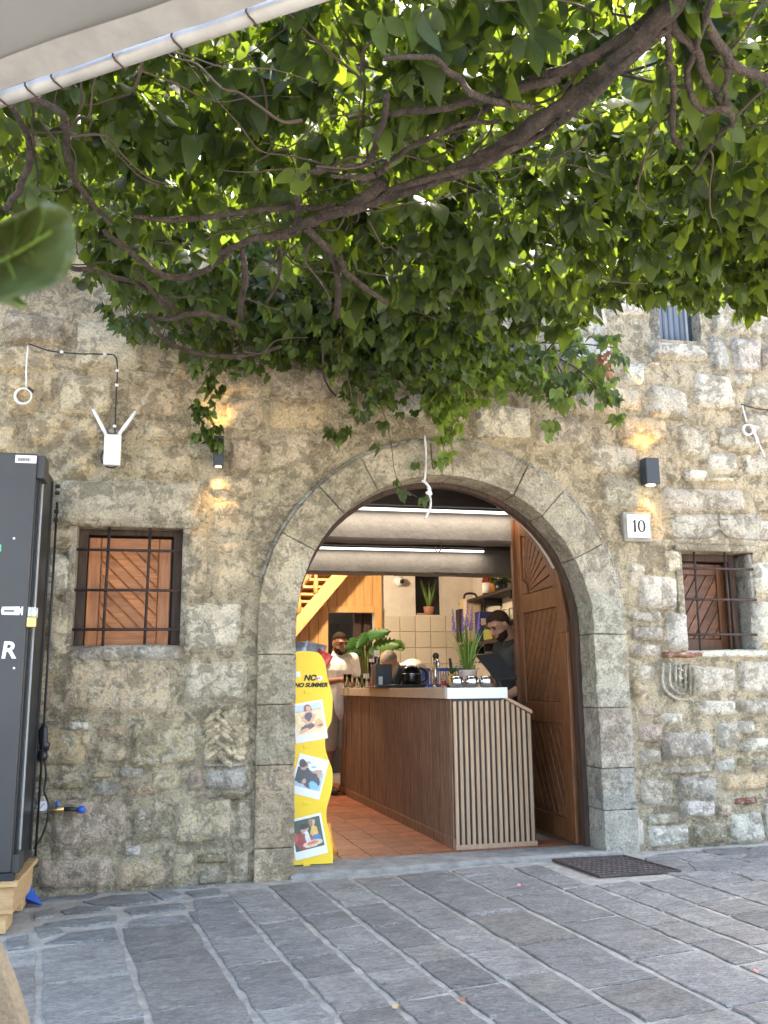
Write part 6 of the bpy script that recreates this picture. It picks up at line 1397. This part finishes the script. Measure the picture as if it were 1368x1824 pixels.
B().tube([Vector((ctr_.x,ctr_.y,gz(ctr_.x))),Vector((ctr_.x,ctr_.y,PZ+0.42))],0.025,14).build('pole', M['rail'], par, smooth=True)
B().lathe([(0.28,0),(0.28,0.06),(0.06,0.08),(0.04,0.3)],(ctr_.x,ctr_.y,gz(ctr_.x)),24).build('base', M['char'], par, smooth=True)

# ================================================================== NEAR CHAIR
c0 = CAMP + ray(62,1772)*1.35
ch = thing('cafe_chair','beige woven fabric chair back at the lower left corner','chair',(c0.x-0.25,c0.y,0))
# slanted back: upper right corner slopes down to the right
bk_o = [(-0.55,0.22),(-0.20,0.20),(-0.075,0.11),(-0.035,0.045),(0.0,-0.05),(0.045,-0.22),(0.06,-0.36),(-0.60,-0.36)]
B().prism([(p[0],p[1]) for p in bez([(a,b,0) for a,b in bk_o],4)], lambda u,v,d: (c0.x+u, c0.y+d-0.12*v, c0.z+v), -0.02, 0.02).build('backrest', M['beige'], ch, bevel=0.012, seg=3)
B().box((c0.x-0.56,c0.y-0.45,c0.z-0.42),(c0.x+0.02,c0.y+0.03,c0.z-0.375)).build('seat', M['beige'], ch, bevel=0.015, seg=3)
for sx in (-0.52,-0.02):
    for sy in (-0.42,0.0): B().tube([(c0.x+sx,c0.y+sy,c0.z-0.42),(c0.x+sx,c0.y+sy+(0.03 if sy else -0.03),gz(c0.x)+0.004)],0.014,8).build('leg', M['iron'], ch, smooth=True)
# ================================================================== CLIMBING VINE
vine = thing('climbing_vine','large leafy climbing vine with thick twisted stems spread over the doorway','vine',(2.6,-3.4,2.9))
BR = [ # stems: survey points, widths in photo pixels, height they run at
 ([(1235,-60),(1215,-20),(1180,30),(1100,112),(1040,162),(960,215),(890,262),(800,310),(700,345),(640,368),(575,385),(540,400)],[44,46,46,44,42,40,36,34,32,28,24,20],3.02),
 ([(1225,-40),(1150,40),(1040,110),(960,140),(900,170),(850,205),(800,250)],[34,32,28,26,20,16,12],3.08),
 ([(684,105),(764,102),(809,135),(859,175),(950,192)],[9,11,14,14,12],3.0),([(690,205),(714,200),(784,193),(854,178),(924,157),(1000,142)],[10,13,14,15,16,16],3.05),
 ([(690,340),(774,315),(859,295),(899,272),(964,240),(1034,190),(1110,120),(1184,55)],[10,12,13,13,14,15,16,16],2.98),([(640,330),(684,297),(734,260),(784,237),(834,218),(894,218)],[8,10,11,10,9,8],3.02),
 ([(684,327),(640,357),(590,383),(540,400),(515,417),(450,427),(390,452)],[24,24,20,18,16,14,10],3.03),([(600,366),(560,371),(500,370),(415,380),(350,388),(300,392),(240,385)],[12,13,13,12,12,11,9],3.06),
 ([(690,170),(684,210),(668,258),(652,292),(600,300),(550,305)],[12,13,13,12,10,8],3.02),([(590,312),(640,316),(668,312),(690,298)],[9,11,12,12],3.0),([(542,312),(530,350),(531,390),(516,416)],[9,11,11,12],3.05),
 ([(20,160),(50,172),(90,190),(117,215),(120,270),(135,320),(165,365),(200,400)],[12,14,15,16,14,13,11,9],2.98),([(20,190),(48,240),(52,290),(34,335),(12,372)],[11,12,14,14,13],2.98),([(55,180),(60,250),(68,330)],[5,5,4],3.0),
 ([(185,410),(240,455),(295,492),(345,490),(390,465),(435,430),(500,415),(540,402)],[10,12,13,12,12,12,11,10],3.05),([(430,438),(436,490),(428,565)],[11,12,11],3.04),
 ([(540,405),(585,445),(601,490),(600,565)],[15,15,14,12],3.04),([(607,455),(612,480),(640,505),(690,540)],[9,12,12,9],3.02),([(260,560),(300,568),(360,558),(430,582)],[7,9,10,9],3.06),([(262,562),(295,605),(345,628),(425,635),(500,618)],[7,9,9,9,7],3.06),
 ([(1190,20),(1188,60),(1194,100),(1199,160),(1199,240),(1216,262)],[15,15,13,13,12,11],3.0),([(1272,-30),(1264,10),(1239,90),(1224,140),(1249,195),(1294,195),(1306,222)],[14,14,13,13,13,12,10],2.98),
 ([(1190,20),(1204,55),(1239,90),(1259,140),(1284,175),(1302,190)],[17,17,17,16,15,13],3.03),([(1250,-10),(1259,40),(1289,90),(1314,120),(1380,148)],[18,19,19,18,18],3.02),([(1296,100),(1292,150),(1291,180)],[10,10,9],3.0),([(1304,220),(1274,250),(1234,306)],[9,8,6],3.02),
 ([(480,470),(500,440),(495,500),(475,540)],[5,6,6,5],3.05),([(100,470),(150,480),(230,500),(300,540),(360,600)],[10,10,9,8,6],3.1),([(240,480),(280,530),(330,590)],[8,8,6],3.1),([(575,620),(580,680),(610,715),(640,725)],[4,4,3,3],3.02)]
def stem_pts(L, z, amp=0.03, seed=0):
    P = bez([G(a,b,z+amp*mnoise.noise(Vector((i*0.9,seed,0)))) for i,(a,b) in enumerate(L)], 6); return P
main_pts = []; branch_pts = []
for i,(L,Wd,z) in enumerate(BR):
    P = stem_pts(L,z,0.05,i*3.3); main_pts += P[::4]
    P = [q+Vector((mnoise.noise(Vector((k*0.35,i,0))),mnoise.noise(Vector((k*0.35,i,9))),mnoise.noise(Vector((k*0.35,i,5)))))*0.010 for k,q in enumerate(P)]
    wd = lerp_list(Wd, len(P)); rad=[]
    for k,q in enumerate(P):
        dist=(q-CAMP).dot(_F); rad.append(max(0.004, (0.8 if i<2 else 0.92)*wd[k]*dist/FPX/2*(1+0.14*mnoise.noise(Vector((k*0.5,i*2,1))))))
    if i in (0,1):   # twisted: a ropy stem of several strands
        b=B(); b.tube(P,[r*0.8 for r in rad],12)
        for s_ in range(3):
            pts=[]
            for k,q in enumerate(P):
                tdir=(P[min(k+1,len(P)-1)]-P[max(k-1,0)]).normalized(); u_=tdir.orthogonal().normalized(); v_=tdir.cross(u_); a=k*0.10+s_*2.1
                pts.append(q+(u_*math.cos(a)+v_*math.sin(a))*rad[k]*0.42)
            b.tube(pts,[r*0.62 for r in rad],10)
        b.build('main_stem' if i==0 else 'stem', M['bark'], vine, smooth=True)
    else: B().tube(P,rad,9).build('stem', M['bark'], vine, smooth=True)

# ---- leaf shapes: palmate leaves of five leaflets
def leaflet(L, wd, droop, fold, twist, rng):
    T_=[0,.12,.26,.46,.68,.87,1.0]; Wd=[.05,.14,.82,1.0,.84,.42,0.0]; V=[]; F=[]
    for k,(t,w_) in enumerate(zip(T_,Wd)):
        z=-droop*t*t*L; ww=w_*wd*L*(1+rng.uniform(-.08,.08)); tw=twist*t
        V.append((t*L,0,z))
        if k<len(T_)-1: V += [(t*L+0.05*L*w_*0, ww*math.cos(tw), z+fold*ww+math.sin(tw)*ww), (t*L, -ww*math.cos(tw), z+fold*ww-math.sin(tw)*ww)]
    n=len(T_)
    for k in range(n-2):
        a=3*k; F += [(a,a+3,a+4,a+1),(a,a+2,a+5,a+3)]
    a=3*(n-2); F += [(a,a+3,a+1),(a,a+2,a+3)]
    return V,F
def palmate(seed):
    rng=random.Random(seed); V=[]; F=[]
    for ang,l in ((-72,.66),(-36,.9),(0,1.0),(36,.9),(72,.66)) if seed%3 else ((-62,.8),(0,1.0),(62,.8)):
        a=R(ang+rng.uniform(-9,9)); v,f=leaflet(l*rng.uniform(.9,1.08), rng.uniform(.27,.42), rng.uniform(.1,1.0), rng.uniform(-.1,.45), rng.uniform(-.4,.4), rng)
        el=rng.uniform(-.25,.15); c_,s_=math.cos(a),math.sin(a); n=len(V)
        for x,y,z in v:
            x,z = x*math.cos(el)-z*math.sin(el), x*math.sin(el)+z*math.cos(el); x+=0.04
            V.append((x*c_-y*s_, x*s_+y*c_, z))
        F += [tuple(i+n for i in q) for q in f]
    n=len(V); V += [(0.04,0.012,0),(0.04,-0.012,0),(-0.55,-0.009,0.10),(-0.55,0.009,0.10)]; F.append((n,n+1,n+2,n+3))   # petiole
    return np.array(V),F
VAR=[palmate(100+i) for i in range(12)]
def rotm(yaw,pit,rol):
    cy,sy,cp_,sp2,cr,sr_=np.cos(yaw),np.sin(yaw),np.cos(pit),np.sin(pit),np.cos(rol),np.sin(rol); Z=np.zeros_like(yaw); O=np.ones_like(yaw)
    Rz=np.stack([np.stack([cy,-sy,Z],-1),np.stack([sy,cy,Z],-1),np.stack([Z,Z,O],-1)],-2)
    Ry=np.stack([np.stack([cp_,Z,sp2],-1),np.stack([Z,O,Z],-1),np.stack([-sp2,Z,cp_],-1)],-2)
    Rx=np.stack([np.stack([O,Z,Z],-1),np.stack([Z,cr,-sr_],-1),np.stack([Z,sr_,cr],-1)],-2)
    return Rz@Ry@Rx
def leaf_cloud(name, P, S, mat, parent, yaw=None, pit=None):
    N=len(P); 
    if N==0: return None
    yaw=RNG.uniform(0,2*np.pi,N) if yaw is None else yaw; pit=RNG.uniform(R(-5),R(85),N) if pit is None else pit; rol=RNG.uniform(-.5,.5,N)
    RMs=rotm(yaw,pit,rol); kind=RNG.integers(0,len(VAR),N); AV=[]; AF=[]; AT=[]; base=0; var=[]
    for k,(v,f) in enumerate(VAR):
        idx=np.where(kind==k)[0]
        if len(idx)==0: continue
        vv=np.einsum('nij,mj->nmi',RMs[idx],v)*S[idx][:,None,None]+P[idx][:,None,:]; m_=len(v)
        AV.append(vv.reshape(-1,3)); var.append(np.repeat(RNG.random(len(idx)),m_))
        for q in f: AF.append(((np.arange(len(idx))*m_)[:,None]+np.array(q)[None,:]+base))
        base += len(idx)*m_
    V=np.concatenate(AV); me=bpy.data.meshes.new(name); loops=np.concatenate([a.ravel() for a in AF]); tot=np.concatenate([np.full(len(a),a.shape[1]) for a in AF]); st=np.concatenate([[0],np.cumsum(tot)[:-1]])
    me.vertices.add(len(V)); me.vertices.foreach_set('co',V.astype(np.float32).ravel()); me.loops.add(len(loops)); me.loops.foreach_set('vertex_index',loops.astype(np.int32)); me.polygons.add(len(tot)); me.polygons.foreach_set('loop_start',st.astype(np.int32))
    me.update(calc_edges=True); at=me.attributes.new('var','FLOAT','POINT'); at.data.foreach_set('value',np.concatenate(var).astype(np.float32))
    o=link(name,me,mat,parent,smooth=True); return o
def nse(x,y,z=0): return mnoise.fractal(Vector((x,y,z)),1.0,2.0,3)
# canopy sheet
P=[]; 
def ymax(x): return float(np.interp(x,[-3,-0.7,0.1,1.2,1.9,2.5,5],[-1.35,-1.25,-0.4,-0.12,-0.7,-1.5,-1.5]))
while len(P)<10800:
    x=RNG.uniform(-3.0,4.8); y=RNG.uniform(-3.7,-0.1)
    if y>ymax(x): continue
    if y < -3.2+0.25*nse(x,3.0) and x < -0.3: continue
    t=RNG.random(); thick=0.8
    dens=0.62+0.8*nse(x*1.1,y*1.1,4.0)
    if x>2.0: dens+=0.12
    if RNG.random()>dens: continue
    u_=(np.array((x,y,3.3))-np.array(CAMP)); vf=u_@np.array(_F); gpx=PCX+FPX*(u_@np.array(_R))/vf; gpy=PCY-FPX*(u_@np.array(_U))/vf
    if ((gpx-440)/75)**2+((gpy-75)/70)**2<1 and RNG.random()<0.85: continue      # the open gap beside the parasol
    z=3.16+0.12*max(0,min(1,1.4-x))+0.10*nse(x*1.3,y*1.3,9)+thick*t**1.3 + 0.12*max(0,-0.3-x)
    P.append((x,y,z))
CAN=np.array(P)
# leaves carried on the stems and hanging a little below them
H=[]
for q in main_pts:
    for k in range(2):
        d=RNG.normal(0,0.14,3); H.append((q.x+d[0],q.y+d[1]*0.8,q.z+0.09+abs(d[2])*0.9))
# upper wall growth, seen through the gaps
U=[]
while len(U)<1900:
    x=RNG.uniform(-3.0,1.6); z=RNG.uniform(3.2,5.7); 
    if RNG.random() > 0.62+0.9*nse(x*1.4,z*1.4,2): continue
    if x<-0.1 and z<3.95: continue
    if -0.15<x<0.75 and z>4.9 and RNG.random()<0.93: continue
    U.append((x,-0.06-0.45*RNG.random()**1.5,z))
while len(U)<2200:
    x=RNG.uniform(2.4,4.7); z=RNG.uniform(4.55,5.7)
    U.append((x,-0.06-0.4*RNG.random(),z))
U=np.array(U)
# hanging masses against the wall (photo ellipses at a depth)
def mass(ells, n, seed):
    rng=np.random.default_rng(seed); out=[]; area=np.array([e[2]*e[3] for e in ells],float); area/=area.sum()
    for e,a in zip(ells,area):
        for _ in range(int(n*a)+1):
            while True:
                u,v=rng.uniform(-1,1,2)
                if u*u+v*v<1: break
            y=e[4]+rng.uniform(-e[5],e[5]); q=W(e[0]+u*e[2],e[1]+v*e[3],y); out.append((q.x,q.y,q.z))
    return np.array(out)
LOW=mass([(300,540,120,70,-.35,.2),(430,590,110,60,-.3,.18),(560,600,110,60,-.35,.2),(690,620,120,75,-.35,.22),(800,590,110,80,-.35,.22),(880,560,80,80,-.35,.2),(640,560,160,70,-.5,.3),(235,565,30,30,-.25,.12),(200,490,60,30,-.9,.2),(650,690,40,45,-.25,.12),(720,690,60,45,-.25,.12),(500,640,60,30,-.25,.12),(390,650,40,25,-.25,.1)],880,5)
FRESH=mass([(790,690,40,50,-.2,.1),(800,740,26,45,-.2,.08),(790,790,13,40,-.17,.04),(860,670,55,50,-.2,.12),(900,640,60,50,-.25,.12),(840,640,50,40,-.25,.12),(815,610,60,40,-.3,.12)],330,6)
BUSH=mass([(1050,630,68,45,-.3,.18),(1000,650,55,50,-.3,.16),(1040,690,55,35,-.28,.15),(950,660,40,50,-.28,.12),(985,745,14,35,-.2,.05),(1090,680,25,45,-.25,.1),(1100,745,12,25,-.18,.04),(1010,700,30,30,-.25,.1)],150,7)
SPRAY=mass([(385,690,22,26,-.22,.06),(370,730,24,30,-.2,.06),(362,775,20,22,-.18,.05),(385,775,14,20,-.2,.04),(605,765,20,16,-.15,.04),(640,735,16,14,-.16,.04)],44,8)
def strand_leaves(L, n, y, seed, sz=14):
    rng=np.random.default_rng(seed); pts=bez([W(a,b,y) for a,b in L],6); out=[]
    for i in range(n): q=pts[int(i*(len(pts)-1)/max(1,n-1))]; d=rng.normal(0,sz/300,3); out.append((q.x+d[0],q.y+d[1]*0.5,q.z+d[2]*0.4))
    return np.array(out), pts
ST1,sp1=strand_leaves([(672,700),(690,760),(698,800),(703,840),(718,868),(742,885)],7,-0.10,3)
ST2,sp2_=strand_leaves([(808,700),(795,770),(786,820)],8,-0.12,4)
RIGHT=mass([(1180,495,90,35,-1.5,.3),(1280,485,80,45,-1.6,.3),(1090,495,70,35,-1.4,.3),(1360,480,50,45,-1.5,.3),(960,510,80,50,-1.0,.3),(1245,530,30,18,-1.5,.12)],330,9)
# three hundred individual leaves: the lowest and nearest
ALL=np.concatenate([CAN,np.array(H)]); sizes=0.055+0.09*RNG.random(len(ALL))**1.6
C_=np.array(CAMP); dist=np.linalg.norm(ALL-C_,axis=1)
vis=(ALL-C_)@np.array(_F); px=PCX+FPX*((ALL-C_)@np.array(_R))/vis; py=PCY-FPX*((ALL-C_)@np.array(_U))/vis
score=sizes/dist-0.06*(ALL[:,2]-3.0); inside=(px>-20)&(px<1390)&(py>-20)&(py<800); score[~inside]=-9
pick=np.argsort(-score)[:285]; mask=np.ones(len(ALL),bool); mask[pick]=False
vm=[]
for k,(v,f) in enumerate(VAR):
    me=bpy.data.meshes.new('vine_leaf'); me.from_pydata(v.tolist(),[],f); me.shade_smooth(); me.materials.append(M['leaf']); vm.append(me)
invp=Matrix.Translation(-Vector(vine.location))
for i in pick:
    o=bpy.data.objects.new('leaf',vm[int(RNG.integers(0,12))]); COL.objects.link(o); o.parent=vine; o.matrix_parent_inverse=invp
    o.location=ALL[i]; s_=float(sizes[i]); o.scale=(s_,s_,s_); Rm=Matrix(rotm(np.array([RNG.uniform(0,6.28)]),np.array([RNG.uniform(R(15),R(75))]),np.array([RNG.uniform(-.5,.5)]))[0].tolist()); o.rotation_euler=Rm.to_euler()
tag(leaf_cloud('foliage',ALL[mask],sizes[mask],M['leaf'],vine),kind='stuff')
tag(leaf_cloud('wall_foliage',U,RNG.uniform(0.06,0.105,len(U)),M['leaf'],vine),kind='stuff')
tag(leaf_cloud('right_foliage',RIGHT,RNG.uniform(0.06,0.10,len(RIGHT)),M['leaf'],vine,pit=RNG.uniform(R(35),R(85),len(RIGHT))),kind='stuff')
tag(leaf_cloud('hanging_foliage',LOW,RNG.uniform(0.045,0.085,len(LOW)),M['leaf'],vine,pit=RNG.uniform(R(25),R(85),len(LOW))),kind='stuff')
tag(leaf_cloud('young_foliage',np.concatenate([FRESH,ST2]),RNG.uniform(0.045,0.078,len(FRESH)+len(ST2)),M['leaf_fresh'],vine,pit=RNG.uniform(R(30),R(85),len(FRESH)+len(ST2))),kind='stuff')
tag(leaf_cloud('leaf_spray',np.concatenate([SPRAY,ST1]),RNG.uniform(0.05,0.085,len(SPRAY)+len(ST1)),M['leaf'],vine,pit=RNG.uniform(R(30),R(85),len(SPRAY)+len(ST1))),kind='stuff')
tb=B(); rt_=random.Random(8)
for k in range(330):
    i=rt_.randrange(len(ALL)); q=Vector(ALL[i]); s_=Vector((rt_.uniform(-1,1),rt_.uniform(-1,1),rt_.uniform(-.3,.3)))*rt_.uniform(.15,.5)
    tb.tube(bez([q,q+s_*0.5+Vector((0,0,rt_.uniform(-.05,.05))),q+s_],3),rt_.uniform(.002,.005),5,cap=False)
for k in range(95):
    q=main_pts[rt_.randrange(len(main_pts))]+Vector((rt_.uniform(-.3,.3),rt_.uniform(-.3,.3),rt_.uniform(.0,.22))); a_=rt_.uniform(0,6.28); pts=[q]; L_=rt_.uniform(.07,.16)
    for j in range(rt_.randrange(4,8)): a_+=rt_.uniform(-.7,.7); pts.append(pts[-1]+Vector((math.cos(a_)*L_,math.sin(a_)*L_,rt_.uniform(-.05,.06))))
    r0=rt_.uniform(.003,.0065); P_=bez(pts,4); tb.tube(P_,lerp_list([r0,r0*0.35],len(P_)),6,cap=False)
for k in range(90):
    i=rt_.randrange(len(LOW)); q=Vector(LOW[i]); tb.tube(bez([q,q+Vector((rt_.uniform(-.15,.15),rt_.uniform(-.1,.05),rt_.uniform(.05,.25))),q+Vector((rt_.uniform(-.25,.25),rt_.uniform(-.1,.1),rt_.uniform(.1,.45)))],3),rt_.uniform(.002,.0045),5,cap=False)
for pts in (sp1,sp2_): tb.tube(pts,0.0025,5)
tag(tb.build('twigs',M['twig'],vine,smooth=True,fix=False),kind='stuff')
bush=thing('hanging_bush','leafy clump with a few dry brown leaves hanging right of the arch crown','vine',W(1040,640,-.1))
tag(leaf_cloud('foliage',BUSH,RNG.uniform(0.05,0.09,len(BUSH)),M['leaf_mid'],bush,pit=RNG.uniform(R(20),R(85),len(BUSH))),kind='stuff')
DRY=mass([(1080,650,18,30,-.42,.04)],7,3); leaf_cloud('dry_leaves',DRY,RNG.uniform(0.03,0.05,len(DRY)),M['leaf_brown'],bush)
bb_=B()
for k in range(9):
    q=Vector(BUSH[rt_.randrange(len(BUSH))]); bb_.tube(bez([W(930+k*6,610+k*4,-.05),q.lerp(W(960,630,-.1),.5)+Vector((0,-.05,.03)),q],4),0.005,5)
bb_.build('stems',M['twig'],bush,smooth=True)

# ================================================================== NEAR LEAF (out of focus, hanging close by)
n0=CAMP+ray(58,448)*0.62; nl=thing('near_vine_sprig','large blurred green leaf close by at the left edge','leaf',n0)
def near_leaf(c, dist, outline, name, cup=0.05):
    """a broad cupped blade: rings from the midpoint to the outline, with raised veins"""
    O=[tuple(q) for q in bez([(a,b,0) for a,b in outline+[outline[0]]],4)][:-1]; n=len(O); V=[CAMP+ray(*c)*(dist+cup)]; F=[]
    for r_ in range(1,7):
        k=r_/6
        for i,q in enumerate(O):
            d_=dist+cup*(1-k*k)+0.006*math.sin(i*2*math.pi/n*5)*k+0.02*k*math.sin(2*math.pi*i/n+0.8); V.append(CAMP+ray(c[0]+(q[0]-c[0])*k, c[1]+(q[1]-c[1])*k)*d_)
    for i in range(n): F.append((0,1+i,1+(i+1)%n))
    for r_ in range(5):
        for i in range(n): F.append((1+r_*n+i,1+(r_+1)*n+i,1+(r_+1)*n+(i+1)%n,1+r_*n+(i+1)%n))
    o=B().add(V,F).build(name,M['leaf_near'],nl,smooth=True,fix=False); so_=o.modifiers.new('t','SOLIDIFY'); so_.thickness=0.0006; return o
near_leaf((20,455),0.58,[(-140,440),(-80,410),(0,394),(45,376),(78,360),(108,366),(128,388),(133,430),(130,466),(112,498),(70,518),(30,530),(-40,545),(-110,510)],'leaf_blade')
B().tube(bez([CAMP+ray(-60,490)*0.60,CAMP+ray(30,450)*0.622,CAMP+ray(120,395)*0.598],6),0.0011,6).build('midrib',M['blade'],nl,smooth=True)
for a_,b_,c_,d_ in ((10,460,30,520),(50,440,85,508),(85,420,120,480),(20,455,30,385),(60,435,80,366)): B().tube(bez([CAMP+ray(a_,b_)*0.618,CAMP+ray((a_+c_)/2+4,(b_+d_)/2)*0.608,CAMP+ray(c_,d_)*0.594],4),0.0006,5).build('vein',M['blade'],nl,smooth=True)
near_leaf((-20,510),0.66,[(-90,470),(0,478),(20,510),(50,546),(30,548),(-20,535),(-80,545)],'leaf_blade',0.02)
B().tube(bez([CAMP+ray(-20,440)*0.61,CAMP+ray(-140,380)*0.62,CAMP+ray(-300,150)*0.7,Vector((-0.55,-4.9,2.3)),Vector((-0.5,-4.2,2.9)),Vector((-0.4,-3.2,3.05))],6),0.003,6).build('leaf_stalk',M['twig'],nl,smooth=True)
